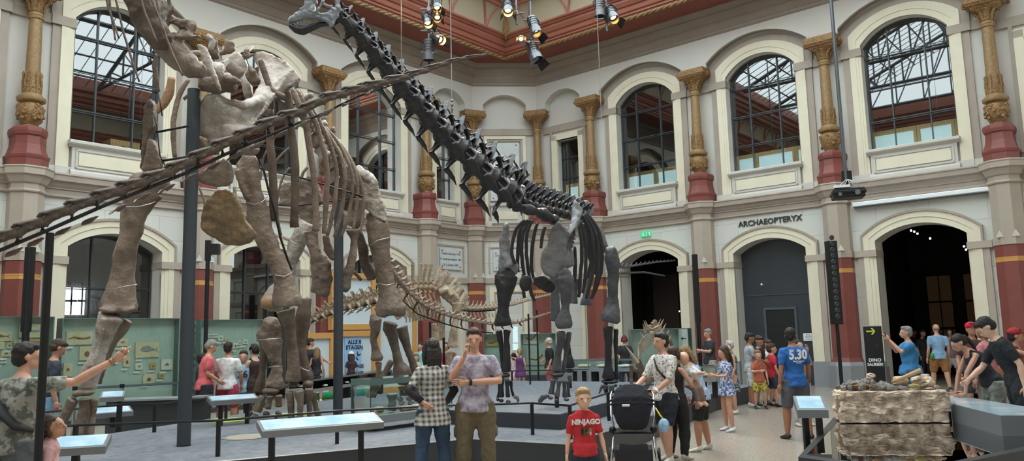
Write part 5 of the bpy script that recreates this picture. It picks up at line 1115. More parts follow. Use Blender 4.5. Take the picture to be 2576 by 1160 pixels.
for pts in ([(393, 333, 10.5, 3), (475, 317, 10.2, 3)], [(408, 405, 10.4, 3), (475, 394, 10.15, 3)], [(400, 240, 10.5, 1.6), (408, 292, 10.5, 1.6)], [(384, 280, 10.3, 1.6), (395, 320, 10.3, 1.6), (402, 392, 10.3, 1.6), (420, 425, 10.4, 1.6)], [(655, 424, 12.6, 2.2), (760, 448, 12.8, 2.2), (860, 478, 13, 2.2), (912, 495, 13.2, 2.2)], [(688, 515, 13.4, 2), (740, 519, 13.4, 2), (790, 512, 13.4, 2), (850, 505, 13.6, 2), (912, 492, 13.8, 2)]): pipe('support_rod', pts, m_blk, G)
for i, (x, y) in enumerate(((776, 318), (796, 352), (812, 384), (826, 416), (838, 444))): g('centrum', [('T', [(x-8, y-12, 13.2+.15*i, 19), (x, y, 14), (x+8, y+12, 19)]), ('T', [(x+12, y-14, 13.2+.15*i, 5), (x+30, y-22, 6), (x+46, y-26, 9)])], m_gb if i%2 else m_gbl, vox=.018, disp=.02)
g('transverse_process', [('T', [(655, 150, 11.6, 8), (680, 225, 9), (716, 245, 8)])], m_gbd); g('neural_spine', [('T', [(745, 262, 12.6, 6), (772, 243, 9), (784, 240, 12, 8)])], m_gbl); g('neural_spine', [('T', [(790, 330, 13, 6), (812, 312, 8), (822, 306, 10, 8)])], m_gbl)
# pelvis and hind legs
g('ilium', [('P', [(884, 424), (905, 418), (921, 428), (938, 441), (948, 463), (962, 505), (974, 536), (971, 558), (945, 548), (925, 530), (912, 500), (898, 470), (880, 445)], 14, .14), ('T', [(893, 430, 13.95, 10), (920, 440, 14), (940, 460, 12), (930, 490, 10)])], m_gbl, disp=.03)
g('sacrum', [('T', [(850, 395, 13.9, 16, 14), (868, 430, 26), (880, 470, 34), (876, 505, 30), (872, 530, 16)]), ('T', [(826, 410, 13.9, 12), (845, 470, 24), (858, 510, 18)])], m_gbd, disp=.03, vox=.025)
g('far_ilium', [('P', [(706, 470), (722, 458), (755, 456), (783, 440), (802, 470), (812, 510), (790, 525), (786, 560), (788, 574), (762, 572), (757, 545), (740, 520), (704, 514)], 14.4, .16)], m_gb, disp=.03)
g('pubis', [('T', [(781, 580, 13.4, 20, 14), (785, 608, 15), (795, 640, 16), (808, 668, 27, 14), (810, 700, 28, 14), (806, 730, 26, 14), (802, 742, 22, 12)])], m_gb, disp=.025)
g('pubis', [('T', [(888, 578, 13.5, 18, 12), (891, 600, 10), (889, 640, 9), (880, 672, 12), (868, 700, 17), (865, 722, 17), (862, 732, 11)])], m_gb, disp=.02)
g('ischium', [('P', [(897, 585), (910, 580), (926, 620), (930, 660), (948, 690), (945, 704), (925, 706), (908, 672), (900, 630)], 14.4, .08)], m_gbd)
g('ischium', [('P', [(812, 592), (826, 592), (842, 640), (844, 655), (832, 655), (814, 630)], 14.3, .08)], m_dkg if 0 else m_gbd); g('ischium', [('T', [(886, 680, 14.5, 6), (910, 706, 5)])], m_gbd)
g('pubic_peduncle', [('T', [(905, 500, 13.8, 22), (900, 530, 18), (892, 560, 18), (888, 572, 14)])], m_gb)
g('femur', [('T', [(925, 555, 14.1, 16), (945, 548, 30, 22), (958, 556, 24)]), ('T', [(948, 560, 14.1, 31, 24), (953, 600, 29), (958, 640, 24), (965, 680, 22), (972, 716, 22), (978, 748, 28), (982, 775, 40), (983, 792, 36)]), ('T', [(960, 790, 14, 16), (958, 798, 12)]), ('T', [(1005, 785, 14.1, 16), (1005, 796, 12)])], m_gb, vox=.026, disp=.018)
band(G, [(930, 618, 13.7), (950, 605, 13.65), (980, 598, 13.8)]); band(G, [(950, 713, 13.8), (972, 718, 13.7), (994, 714, 13.85)])
g('femur', [('T', [(775, 560, 14.3, 22), (762, 582, 24), (748, 610, 22), (735, 645, 19), (720, 700, 20), (700, 735, 26), (684, 765, 30), (680, 778, 24)])], m_gbl, disp=.03); band(G, [(724, 602, 13.9), (745, 614, 13.85), (765, 625, 14)])
g('knee_block', [('B', 683, 762, 14.0, 27, 20, 22)], m_org)
g('tibia', [('T', [(700, 806, 13.5, 10), (688, 815, 26, 20), (676, 845, 33, 22), (684, 870, 26), (690, 890, 19), (695, 925, 13), (694, 948, 17), (691, 968, 25), (690, 974, 22)])], m_gb, disp=.03); band(G, [(646, 856, 13.2), (680, 854, 13.05), (708, 852, 13.2)], 2); band(G, [(676, 924, 13.3), (695, 922, 13.2), (710, 923, 13.3)], 2)
g('fibula', [('T', [(664, 860, 13.7, 12), (664, 900, 10), (659, 940, 9), (654, 965, 12), (650, 985, 14)])], m_gbd); g('astragalus', [('B', 681, 984, 13.4, 23, 9, 18)], m_gbd)
for pts in ([(655, 998, 13.5, 8), (648, 1015, 6), (638, 1032, 7)], [(661, 996, 13.4, 11), (655, 1015, 7), (648, 1036, 11)], [(680, 995, 13.3, 11), (677, 1012, 7), (673, 1028, 10)], [(700, 994, 13.35, 12), (701, 1010, 8), (702, 1024, 10)]): g('metatarsal', [('T', pts)], m_dkg if 0 else m_gb, disp=.01)
for pts in ([(635, 1036, 13.6, 6), (626, 1045, 5), (621, 1049, 4)], [(645, 1044, 13.4, 8), (640, 1053, 8)], [(671, 1036, 13.3, 9), (668, 1050, 8)], [(665, 1056, 13.2, 6), (662, 1066, 3)], [(703, 1036, 13.3, 9), (699, 1044, 8)], [(698, 1044, 13.2, 6), (688, 1062, 2)]): g('phalanx', [('T', pts)], m_gbd, disp=.005, vox=.015)
g('tibia', [('T', [(984, 812, 14.4, 20), (980, 826, 18), (988, 850, 14), (996, 885, 11), (1002, 910, 13), (1010, 932, 24), (1012, 950, 27), (1012, 955, 22)])], m_gbd); g('fibula', [('T', [(1010, 822, 14.7, 16), (1016, 845, 14), (1026, 880, 9), (1038, 912, 10), (1046, 938, 13), (1048, 955, 14)])], m_gbd); g('astragalus', [('B', 1020, 963, 14.5, 22, 7, 18)], m_gbd)
for x in (1010, 1022, 1036, 1048): g('metatarsal', [('T', [(x-2, 972, 14.5, 9), (x, 984, 6), (x+2, 996, 8)])], m_gb, disp=.01)
for x, y in ((1006, 1004), (1010, 1014), (1030, 1003), (1034, 1015), (1050, 1006)): g('phalanx', [('B', x, y, 14.5, 9, 6, 8)], m_gb, disp=.005, vox=.015)
vc = vmesh('caudal', m_tan)
ch = chain(G, 'caudal_vertebra', vmesh('caudal', bonemat('tail_bone', (178, 158, 138), (128, 106, 90), .55, 5)), [(962, 640, 14.8, 36), (990, 690, 15.2, 34), (1020, 725, 15.6, 30), (1065, 765, 15.8, 27), (1120, 790, 16.0, 24), (1180, 806, 16.4, 20), (1240, 815, 16.8, 16), (1300, 812, 17.3, 12), (1350, 798, 17.8, 8), (1386, 786, 18.2, 5)], lambda f: 19-10*f, lat=1.1, hgt=.95, roll=.35)
chv = vmesh('whip', m_tl)
for i, (o_, c, y, z, x, sz, a, b) in enumerate(ch):
    if i % 2 == 0 and i < 30:
        mb = MB(); mb.tube([c-z*sz*.2, c-z*sz*.75+y*.03, c-z*sz*1.15+y*.10], [.022, .02, .012], 6); obj('chevron', mb, m_gbd, G)
pipe('support_rail', [(990, 735, 15.4, 1.7), (1050, 790, 15.7, 1.7), (1120, 815, 15.95, 1.7), (1180, 832, 16.4, 1.6), (1240, 838, 16.8, 1.5)], m_blk, G)
# black support columns
def column_pole(x0, y0, x1, y1, r, label, cap=None, sq=False):
    b = Pz(x1, y1, ZP); d = dep(b); tp = P(x0, y0, d); t = thing('support_column', label, 'support pole', b); mb = MB(); rr = pm(r, d)
    mb.tube([b+Vector((0, 0, .003)), Vector((b.x, b.y, tp.z))], rr, 20); soft(obj('column', mb, mat('anthracite_paint', (52, 58, 65), .5), t))
    mb = MB(); mb.lathe([(rr*1.05, .002), (rr*1.05, .012)], b, 24); obj('foot_ring', mb, m_blk, t); return t, tp
column_pole(497, 186, 462, 1122, 16.5, 'thickest black column holding the giant brown skeleton shoulders, left of centre')
column_pole(853, 500, 850, 1055, 12, 'black column under the giant brown skeleton pelvis')
def thinpost(x0, y0, y1, d, z0, r, label, name='support_post', cat='support pole'):
    p = P(x0, y0, d); b = Vector((p.x, p.y, z0)); t = thing(name, label, cat, b, 0); mb = MB(); mb.tube([b+Vector((0, 0, .003)), p], pm(r, d), 10); obj('post', mb, m_blk, t); mb = MB(); mb.lathe([(pm(r, d)*1.8, .001), (pm(r, d)*1.8, .01)], b, 16); obj('foot_plate', mb, m_blk, t); return t
thinpost(1082, 810, 990, 16.6, ZP, 3, 'thin black post under the pale skeleton, left one'); thinpost(1116, 850, 990, 17, ZP, 3, 'thin black post under the pale skeleton near its hind legs')
thinpost(1329, 790, 965, 17.5, ZP, 2.2, 'thin black post under the two tail ends behind the dark front leg'); thinpost(1350, 780, 850, 19, ZP, 2.2, 'thin black post before the dark red pilaster under the tail tips')
# ---------------------------------------------------------------- tail crossing the foreground
F = thing('sauropod_tail_skeleton', 'long thin dark brown dinosaur tail crossing in front of the giant skeleton', 'skeleton', (P(126, 584, 6.2).x, P(126, 584, 6.2).y, 0))
tp = [(-60, 622, 5.9, 40), (36, 587, 6.0, 40), (101, 560, 6.1, 40), (174, 526, 6.2, 40), (253, 497, 6.35, 40), (333, 466, 6.5, 40), (391, 449, 6.6, 38), (454, 417, 6.75, 37), (508, 392, 6.85, 36), (561, 363, 6.95, 36), (614, 339, 7.05, 35), (667, 315, 7.2, 34), (718, 293, 7.3, 33), (773, 277, 7.45, 31), (807, 253, 7.5, 31), (848, 239, 7.6, 30), (903, 225, 7.75, 28), (966, 207, 7.9, 26), (1012, 196, 8.05, 24), (1065, 179, 8.2, 20), (1118, 160, 8.3, 17), (1164, 147, 8.4, 13), (1219, 138, 8.5, 8)]
fch = chain(F, 'caudal_vertebra', vmesh('rod', m_tl, .03), tp[::-1], lambda f: 50+25*f, lat=1.7, hgt=1.55, roll=-.35, ln=1.0)
bp = [(-60, 655, 5.9, 5), (0, 630, 5.95, 5), (121, 579, 6.1, 5), (265, 516, 6.35, 4.8), (459, 439, 6.75, 4.5), (585, 380, 7, 4.2), (730, 317, 7.3, 3.8), (802, 290, 7.5, 3.2), (900, 243, 7.75, 2.4), (1010, 206, 8.05, 1.6)]
pipe('support_beam', bp, m_blk, F)
for x, y, d in ((44, 606, 6), (107, 580, 6.1), (181, 550, 6.2), (245, 524, 6.3), (314, 495, 6.45), (376, 470, 6.55), (437, 443, 6.7), (500, 415, 6.8), (560, 388, 6.95), (618, 362, 7.05), (676, 336, 7.2), (730, 312, 7.3)): pipe('bracket', [(x+1, y+2, d, 7), (x, y-6, 3.2), (x-2, y-14, 3.2), (x-3, y-20, 6)], m_blk, F)
for i in range(16):
    if i < 6: x0, y0 = [(12, 645), (67, 620), (136, 592), (204, 565), (275, 537), (335, 508)][i]; d = 6+.1*i; l = 46
    else: k = i-6; x0, y0 = 396+58*k, 485-27.2*k; d = 6.65+.12*k; l = 46-k*1.2
    bone(F, 'chevron', [('T', [(x0, y0+2, d, 3), (x0+l*.15, y0-4, 7, 4), (x0+l*.5, y0-10, 8, 4), (x0+l*.8, y0-18, 5, 3), (x0+l, y0-23, 2.5, 2)])], m_tl, vox=.01, disp=.004)
mb = MB(); p0 = P(126, 586, 6.12); mb.tube([Vector((p0.x, p0.y, .003)), p0], .030, 12); obj('support_post', mb, m_blk, F); mb = MB(); mb.box((p0.x-.12, p0.y-.12, .002), (p0.x+.12, p0.y+.12, .014)); obj('foot_plate', mb, m_blk, F)
pe = MB(); e_ = P(1010, 200, 8.05); pe.tube([e_, Vector((e_.x, e_.y, 14.4))], .004, 5); obj('suspension_wire', pe, m_band, F)
# ---------------------------------------------------------------- the dark long-necked skeleton
D = thing('dark_sauropod_skeleton', 'dark grey long-necked dinosaur skeleton with raised neck, standing on the upper platform', 'skeleton', Pz(1403, 1020, ZU))
b_ = lambda name, parts, m=m_dk, **k: bone(D, name, parts, m, **k)
# skull with open fenestrae and jaw
b_('skull', [('P', [(745, 44), (766, 18), (772, -10), (788, -30), (802, -24), (796, 2), (790, 24), (802, 40), (772, 48)], 8.3, .13), ('P', [(786, 30), (812, 38), (840, 44), (838, 60), (800, 52)], 8.3, .16), ('T', [(727, 56, 8.3, 5, 12), (745, 46, 10, 15), (765, 38, 14, 17), (785, 30, 17, 18)]), ('T', [(775, 22, 8.3, 8, 12), (778, 0, 8), (785, -22, 8), (805, -34, 8), (830, -26, 9), (846, -5, 9)]), ('T', [(785, 40, 8.3, 7, 16), (805, 42, 6, 18), (828, 40, 9, 18), (842, 30, 11)]), ('T', [(792, 30, 8.2, 3), (804, 20, 4), (812, 5, 3.5), (812, -20, 4)]), ('T', [(812, 8, 8.2, 3.5), (832, 18, 5), (842, 30, 7)]), ('T', [(838, 52, 8.3, 6), (846, 35, 9), (850, 12, 8), (846, -6, 8)]), ('T', [(800, 42, 8.25, 6, 14), (820, 52, 5, 14), (838, 62, 5, 12)])], m_skl, vox=.012, disp=.02, ds=.05)
b_('lower_jaw', [('T', [(729, 64, 8.3, 6, 12), (745, 74, 10, 14), (762, 77, 12, 15), (782, 70, 9.4, 14), (805, 62, 6, 12), (835, 60, 5, 10)])], m_dk, vox=.012, disp=.008)
for i in range(9): b_('tooth', [('T', [(732+i*4, 60-i*1.1, 8.12, 1.3), (733+i*4, 66-i*1.1, 8.12, .6)])], m_skl, vox=.004, disp=0, it=1) if i % 2 == 0 else None
nk = [(846, 30, 8.45, 77), (880, 62, 8.6, 82), (912, 98, 8.8, 89), (948, 143, 9.05, 99), (988, 190, 9.35, 108), (1028, 238, 9.65, 118), (1070, 284, 9.95, 125), (1115, 333, 10.25, 132), (1160, 378, 10.5, 139), (1205, 420, 10.75, 146), (1250, 458, 11.0, 151), (1298, 492, 11.2, 153)]
cv = chain(D, 'cervical_vertebra', vmesh('cervical', m_dk, .022), nk, lambda f: 48+9*f, lat=.95, hgt=1.02, roll=-.3, ln=1.08)
dv = vmesh('dorsal', m_dk)
chain(D, 'dorsal_vertebra', dv, [(1296, 500, 11.3, 66), (1330, 516, 11.6, 62), (1370, 528, 12.1, 58), (1410, 536, 12.8, 56), (1446, 545, 13.6, 52), (1475, 552, 14.4, 50)], 17, lat=1.2, hgt=1.05, roll=-.3, ln=1.6)
b_('neck_base', [('T', [(1290, 518, 11.3, 15), (1310, 522, 12), (1330, 527, 16), (1350, 532, 12), (1370, 540, 11.7, 16), (1382, 546, 11), (1396, 556, 12, 12)])], m_dk, disp=.03)
for pts in ([(1458, 512, 14.2, 9), (1462, 530, 12), (1466, 545, 12)], [(1472, 505, 14.6, 9), (1476, 535, 12), (1480, 552, 10)], [(1484, 515, 15, 6), (1486, 540, 8)]): b_('sacral_spine', [('T', pts)], m_dkg, disp=.02)
b_('left_scapulocoracoid', [('P', [(1268, 563), (1278, 559), (1280, 573), (1278, 597), (1284, 633), (1295, 648), (1305, 672), (1300, 690), (1270, 688), (1254, 676), (1256, 658), (1258, 629), (1257, 601), (1262, 587)], 12.7, .1), ('T', [(1271, 565, 12.65, 5), (1266, 600, 7), (1268, 640, 10), (1282, 670, 16)])], m_dkg, disp=.02)
b_('right_scapulocoracoid', [('P', [(1446, 502, 12.3), (1467, 527, 12.3), (1464, 537, 12.3), (1448, 581, 12), (1450, 597), (1440, 625), (1444, 648), (1446, 668), (1420, 676), (1400, 698), (1385, 698), (1369, 688), (1359, 668), (1358, 652), (1365, 633), (1377, 613), (1381, 593), (1389, 573), (1400, 561), (1410, 561), (1420, 571), (1428, 572), (1434, 561, 12), (1438, 539, 12.2), (1441, 514, 12.3)], 11.8, .08), ('B', 1400, 640, 11.82, 30, 36, 10), ('T', [(1392, 575, 11.75, 5), (1405, 562, 5), (1418, 575, 6), (1430, 590, 7), (1444, 570, 11.95, 8), (1452, 535, 12.2, 9)])], m_dkg, disp=.02)
b_('sternal_plate', [('B', 1322, 713, 12.1, 18, 23, 6)], disp=.012); b_('sternal_plate', [('P', [(1341, 698), (1367, 692), (1395, 713), (1398, 725), (1389, 737), (1373, 737), (1353, 725), (1343, 717)], 12.1, .08), ('B', 1370, 714, 12.1, 22, 16, 6)], disp=.012)
b_('humerus', [('T', [(1252, 692, 12.7, 10), (1270, 688, 24, 16), (1292, 694, 14)]), ('T', [(1274, 694, 12.7, 30, 18), (1272, 720, 26), (1268, 745, 18), (1266, 772, 14), (1264, 795, 18), (1264, 810, 23), (1265, 819, 20)])], disp=.02)
b_('radius', [('T', [(1275, 830, 12.7, 11), (1274, 850, 8), (1275, 895, 9), (1274, 922, 12), (1274, 937, 13)])]); b_('ulna', [('T', [(1255, 830, 12.9, 9), (1260, 865, 7), (1266, 930, 6)])]); b_('carpal', [('B', 1272, 944, 12.7, 15, 6, 12)])
for pts in ([(1262, 955, 12.7, 7), (1262, 975, 5), (1262, 1000, 7)], [(1276, 955, 12.65, 7), (1276, 975, 5), (1278, 1000, 7)], [(1285, 957, 12.8, 5), (1287, 980, 4), (1292, 998, 5)], [(1255, 960, 12.9, 4), (1256, 985, 4), (1252, 1002, 5)]): b_('metacarpal', [('T', pts)], disp=.006, vox=.014)
for x, y, r in ((1261, 1008, 7), (1279, 1011, 7), (1252, 1005, 5)): b_('phalanx', [('B', x, y, 12.65, r, 5, 7)], disp=.004, vox=.012)
b_('claw', [('T', [(1292, 997, 12.6, 6, 4), (1301, 1000, 6, 4), (1304, 1008, 4.5, 3), (1301, 1015, 1.5, 2)])], m_dkg, disp=.003, vox=.012)
b_('humerus', [('T', [(1402, 692, 11.7, 8), (1420, 690, 20, 14), (1436, 694, 10)]), ('T', [(1420, 698, 11.7, 24, 16), (1423, 720, 20), (1424, 745, 15), (1423, 772, 12), (1421, 795, 17), (1420, 812, 22), (1420, 826, 19)])], m_dks, disp=.02)
b_('radius', [('T', [(1411, 834, 11.7, 12), (1410, 860, 10), (1404, 895, 10), (1400, 920, 12), (1400, 934, 14)])], m_dks); b_('ulna', [('T', [(1432, 834, 11.8, 7), (1427, 870, 7), (1420, 910, 6), (1417, 940, 6)])], m_dks); b_('carpal', [('B', 1402, 943, 11.65, 18, 7, 13)])
for pts in ([(1392, 954, 11.6, 8), (1390, 972, 6), (1386, 992, 9)], [(1407, 956, 11.55, 8), (1405, 976, 5.5), (1401, 1000, 8)], [(1420, 957, 11.6, 7), (1420, 978, 5), (1422, 1000, 8)], [(1428, 958, 11.8, 5), (1430, 985, 4), (1432, 1000, 5)]): b_('metacarpal', [('T', pts)], m_dks, disp=.006, vox=.014)
for x, y, r in ((1385, 1001, 8), (1401, 1006, 7), (1425, 1005, 8), (1378, 996, 5)): b_('phalanx', [('B', x, y, 11.55, r, 5, 7)], m_dks, disp=.004, vox=.012)
b_('claw', [('T', [(1376, 997, 11.5, 6, 5), (1366, 999, 8, 5), (1359, 1008, 7, 4), (1356, 1018, 3, 3)])], m_dks, disp=.003, vox=.012)
b_('far_femur', [('T', [(1396, 690, 15.7, 15), (1396, 740, 12), (1397, 785, 12), (1396, 808, 13)])], m_dks); b_('far_tibia', [('T', [(1424, 850, 15.8, 9), (1428, 890, 10), (1432, 915, 14), (1433, 926, 14)])]); b_('far_astragalus', [('B', 1432, 933, 15.8, 12, 5, 10)])
b_('claw', [('T', [(1432, 943, 15.6, 7), (1434, 955, 6), (1437, 965, 3)])], m_dks)
b_('femur', [('T', [(1524, 636, 14.1, 14), (1540, 634, 18), (1548, 640, 12)]), ('T', [(1537, 640, 14.1, 19, 15), (1542, 670, 18), (1543, 705, 15), (1541, 745, 13), (1540, 772, 17), (1537, 792, 25), (1536, 806, 26), (1535, 812, 20)])], m_dks, disp=.02)
b_('tibia', [('T', [(1530, 822, 14.1, 15), (1530, 838, 12), (1530, 875, 9), (1530, 915, 10), (1530, 938, 14), (1530, 952, 16)])]); b_('fibula', [('T', [(1550, 827, 14.2, 7), (1549, 870, 6), (1550, 920, 4.5), (1552, 955, 6)])]); b_('astragalus', [('B', 1534, 960, 14.1, 22, 6, 14)])
for pts in ([(1517, 968, 14, 5), (1512, 978, 4), (1507, 991, 2.5)], [(1524, 968, 14, 6), (1522, 978, 5), (1520, 985, 3)], [(1538, 968, 13.9, 8), (1538, 980, 8), (1536, 988, 5)], [(1549, 967, 14.1, 5), (1549, 974, 4)], [(1560, 967, 14.2, 4), (1563, 975, 4)]): b_('toe', [('T', pts)], m_dks, disp=.004, vox=.014)
for x, yb, d in ((1403, 1024, 11.7), (1436, 974, 15.8), (1527, 989, 14)):
    c = P(x, yb, d); c.z = ZU; mb = MB(); mb.box((c.x-.03, c.y+.05, c.z+.003), (c.x+.03, c.y+.11, c.z+.22)); obj('foot_support', mb, m_blk, D)
for pts, d in (([(1320, 553), (1300, 575), (1290, 605), (1288, 640), (1297, 664)], 12.6), ([(1328, 553), (1310, 575), (1305, 610), (1302, 650), (1303, 685)], 12.8), ([(1334, 553), (1318, 580), (1312, 620), (1314, 660), (1320, 700)], 13), ([(1340, 553), (1326, 585), (1324, 630), (1328, 670), (1333, 702)], 13.2), ([(1352, 560), (1344, 590), (1338, 630), (1337, 670), (1342, 700)], 13.5), ([(1372, 570), (1365, 590), (1361, 625)], 14), ([(1316, 690), (1316, 720), (1320, 750)], 13.4), ([(1330, 700), (1336, 735), (1345, 758)], 13.6),
               ([(1446, 620), (1447, 670), (1446, 700), (1444, 712)], 12.2), ([(1455, 560), (1462, 600), (1464, 650), (1460, 690), (1458, 730), (1455, 748)], 12.6), ([(1460, 555), (1472, 600), (1474, 650), (1472, 700), (1466, 738)], 12.9), ([(1466, 540), (1482, 575), (1491, 620), (1493, 660), (1486, 710), (1474, 752)], 13.1), ([(1468, 537), (1492, 572), (1503, 620), (1504, 680), (1496, 725), (1487, 752)], 13.3), ([(1470, 533), (1502, 572), (1514, 622), (1513, 675), (1502, 718), (1490, 748)], 13.6), ([(1480, 560), (1486, 600), (1488, 650), (1478, 700)], 14.2)): rib(D, pts, d, d, 4.6, m_dk)
b_('ilium', [('P', [(1490, 549), (1502, 563), (1515, 581), (1527, 609), (1530, 619), (1523, 626), (1513, 616), (1508, 597), (1498, 575)], 14.5, .1)], m_dkg); b_('pelvis_mass', [('T', [(1470, 560, 14.8, 14), (1486, 610, 22), (1500, 650, 20), (1505, 690, 12)])], m_dk)
b_('pubis', [('T', [(1486, 690, 14.5, 9), (1478, 725, 8), (1474, 755, 12), (1474, 768, 17, 9)])], m_dks); b_('ischium', [('T', [(1450, 700, 15, 7), (1445, 735, 8), (1443, 764, 11)])], m_dks)
chain(D, 'caudal_vertebra', vmesh('caudal', m_dks), [(1496, 590, 15.2, 34), (1530, 640, 16, 26), (1562, 674, 16.8, 17), (1600, 668, 17.4, 13), (1650, 660, 18, 9), (1698, 656, 18.6, 5)], lambda f: 16-8*f, lat=.9, hgt=.8)
pipe('tail_whip', [(1540, 690, 16.4, 3), (1575, 687, 17, 2.6), (1620, 685, 17.5, 2.2), (1672, 694, 18, 1.6)], m_dks, D)
# ---------------------------------------------------------------- pale small sauropod behind
T_ = thing('pale_sauropod_skeleton', 'pale tan dinosaur skeleton with a crest of tall spines behind the giant brown one', 'skeleton', Pz(1125, 985, ZP))
crest = vmesh('crest', m_tan, .05)
chain(T_, 'dorsal_vertebra', crest, [(996, 735, 16.2, 30), (1040, 722, 16.4, 31), (1085, 722, 16.7, 30), (1110, 736, 16.9, 28)], 12.5, lat=1.0, hgt=.85, ln=1.2, roll=.15)
chain(T_, 'sacral_vertebra', crest, [(1110, 738, 17, 30), (1140, 765, 17.2, 24), (1165, 778, 17.4, 18)], 13, lat=1, hgt=.85, ln=1.2, roll=.15)
chain(T_, 'caudal_vertebra', vmesh('caudal', m_tan), [(1160, 776, 17.5, 34), (1200, 776, 17.7, 27), (1240, 774, 18, 22), (1290, 766, 18.4, 17), (1340, 752, 18.8, 12), (1386, 741, 19.2, 8)], lambda f: 11-4*f, lat=.9, hgt=.9)
chain(T_, 'cervical_vertebra', vmesh('cervical', m_tan, .03), [(994, 735, 16, 62), (960, 746, 15.8, 60), (915, 757, 15.6, 56), (870, 768, 15.4, 54), (825, 782, 15.2, 46), (790, 798, 15.1, 34), (770, 812, 15, 26)], 23, lat=.9, hgt=1.0, ln=1.1)
pipe('neck_rail', [(1000, 752, 16, 1.6), (920, 768, 15.6, 1.6), (860, 782, 15.4, 1.6), (800, 802, 15.1, 1.5), (760, 826, 15, 1.5)], m_blk, T_)
pipe('tail_rail', [(1140, 780, 17.3, 2), (1200, 784, 17.7, 2), (1246, 780, 18, 1.6)], m_blk, T_)
for i in range(12): x = 1165+i*9; rib(T_, [(x, 786), (x+3, 795), (x+6, 806-i)], 17.6, 17.6, 2, m_tan, 'chevron')
for i in range(9): x = 1002+i*11.5; rib(T_, [(x, 722), (x+6, 735), (x+22-i, 765), (x+30-i*1.5, 790), (x+28-i*1.6, 806)], 16.2+.08*i, 16.2+.08*i, 3.0, m_tan)
for i in range(8): x = 1000+i*8; rib(T_, [(x, 728), (x+2, 745), (x+14, 775), (x+22, 800), (x+22, 812-i)], 15.9, 15.9, 2.2, m_tan)
for i in range(7): x = 1006+i*10; rib(T_, [(x-6, 740), (x-10, 765), (x-2, 790), (x+4, 800)], 17.4, 17.4, 2.2, m_tan)
t_ = lambda name, parts, m=m_tan, **k: bone(T_, name, parts, m, vox=.02, **k)
t_('ilium', [('P', [(1104, 724), (1120, 718), (1136, 724), (1152, 742), (1158, 754), (1140, 756), (1124, 750), (1104, 744)], 16.8, .1), ('T', [(1104, 735, 16.7, 8), (1126, 728, 7), (1136, 745, 7)])])
t_('femur', [('T', [(1148, 762, 16.9, 13), (1150, 780, 12), (1148, 800, 8), (1142, 830, 9), (1140, 858, 13), (1140, 874, 15)])]); t_('femur', [('T', [(1112, 770, 17.2, 7), (1112, 800, 8), (1110, 840, 10), (1112, 855, 9)])])
t_('tibia', [('T', [(1128, 884, 16.8, 11), (1130, 905, 8), (1130, 935, 8), (1130, 952, 11)])]); t_('fibula', [('T', [(1144, 886, 17, 7), (1142, 920, 4.5), (1140, 950, 6)])]); t_('pubis', [('T', [(1090, 815, 16.9, 9), (1094, 845, 12), (1098, 862, 9)])])
for x in (1122, 1132, 1142): t_('toe', [('T', [(x, 958, 16.8, 5), (x, 972, 4), (x-1, 986, 5)])])
t_('scapula', [('P', [(972, 748), (990, 740), (1000, 770), (1010, 800), (1000, 806), (985, 785)], 15.9, .08)]); t_('sternal_plate', [('B', 1041, 752, 16.6, 14, 18, 6)], m_org)
t_('humerus', [('T', [(936, 790, 15.2, 6), (944, 806, 17), (945, 830, 13), (940, 855, 9), (944, 880, 10), (948, 900, 17), (948, 908, 14)])], m_gb)
t_('radius', [('T', [(952, 912, 15.2, 10), (952, 930, 7), (950, 955, 6), (948, 968, 7)])], m_gb); t_('humerus', [('T', [(986, 908, 15.9, 8), (970, 935, 8), (955, 958, 9), (950, 964, 8)])], m_gb)
for dx in (-10, -2, 6): t_('metacarpal', [('T', [(950+dx, 968, 15.3, 6), (941+dx, 985, 4), (934+dx, 1000, 6)])], m_gb, disp=.004)
# ---------------------------------------------------------------- spiny small skeleton
K_ = thing('spiny_dinosaur_skeleton', 'small tan dinosaur skeleton with tall back spikes behind the man in the dotted shirt', 'skeleton', Pz(1640, 965, ZP))
chain(K_, 'dorsal_vertebra', vmesh('dorsal', m_tan), [(1648, 852, 16.4, 26), (1650, 838, 15.8, 27), (1648, 832, 15.2, 26), (1640, 838, 14.6, 24)], 4.5, lat=1.1, hgt=1, ln=1.5)
for x0, y0, x1, y1 in ((1619, 805, 1628, 832), (1623, 804, 1632, 832), (1617, 813, 1624, 838), (1632, 816, 1637, 832), (1663, 800, 1650, 832), (1670, 801, 1656, 832), (1677, 811, 1663, 838), (1685, 829, 1675, 845), (1690, 841, 1682, 856), (1610, 835, 1623, 856)): bone(K_, 'spike', [('T', [(x0, y0, 15.4, .8), ((x0+x1)/2, (y0+y1)/2, 2.6), (x1, y1, 3.4)])], m_tan, vox=.012, disp=.003)
for i in range(9):
    rib(K_, [(1644-i*.5, 838+i*4), (1622-i, 846+i*5), (1607+i*.3, 870+i*5), (1606+i, 895+i*5), (1614+i, 918+i*4)], 15.6, 15.3, 1.15, m_tan); rib(K_, [(1654+i*.5, 838+i*4), (1674+i, 848+i*5), (1686, 875+i*5), (1684-i, 900+i*5), (1676-i, 922+i*3)], 15.6, 15.3, 1.15, m_tan)
bone(K_, 'shoulder_spike', [('T', [(1572, 868, 14.8, 1), (1584, 884, 3), (1596, 902, 5), (1604, 915, 7)])], m_tan, vox=.012, disp=.004)
k_ = lambda name, parts: bone(K_, name, parts, m_gb, vox=.016, disp=.008)
k_('scapula', [('P', [(1600, 905), (1610, 900), (1620, 925), (1618, 950), (1608, 955), (1600, 930)], 15, .08)]); k_('humerus', [('T', [(1586, 918, 14.9, 7), (1592, 930, 6), (1604, 932, 7)])]); k_('radius', [('T', [(1588, 928, 14.9, 6), (1588, 948, 4), (1589, 966, 6)])])
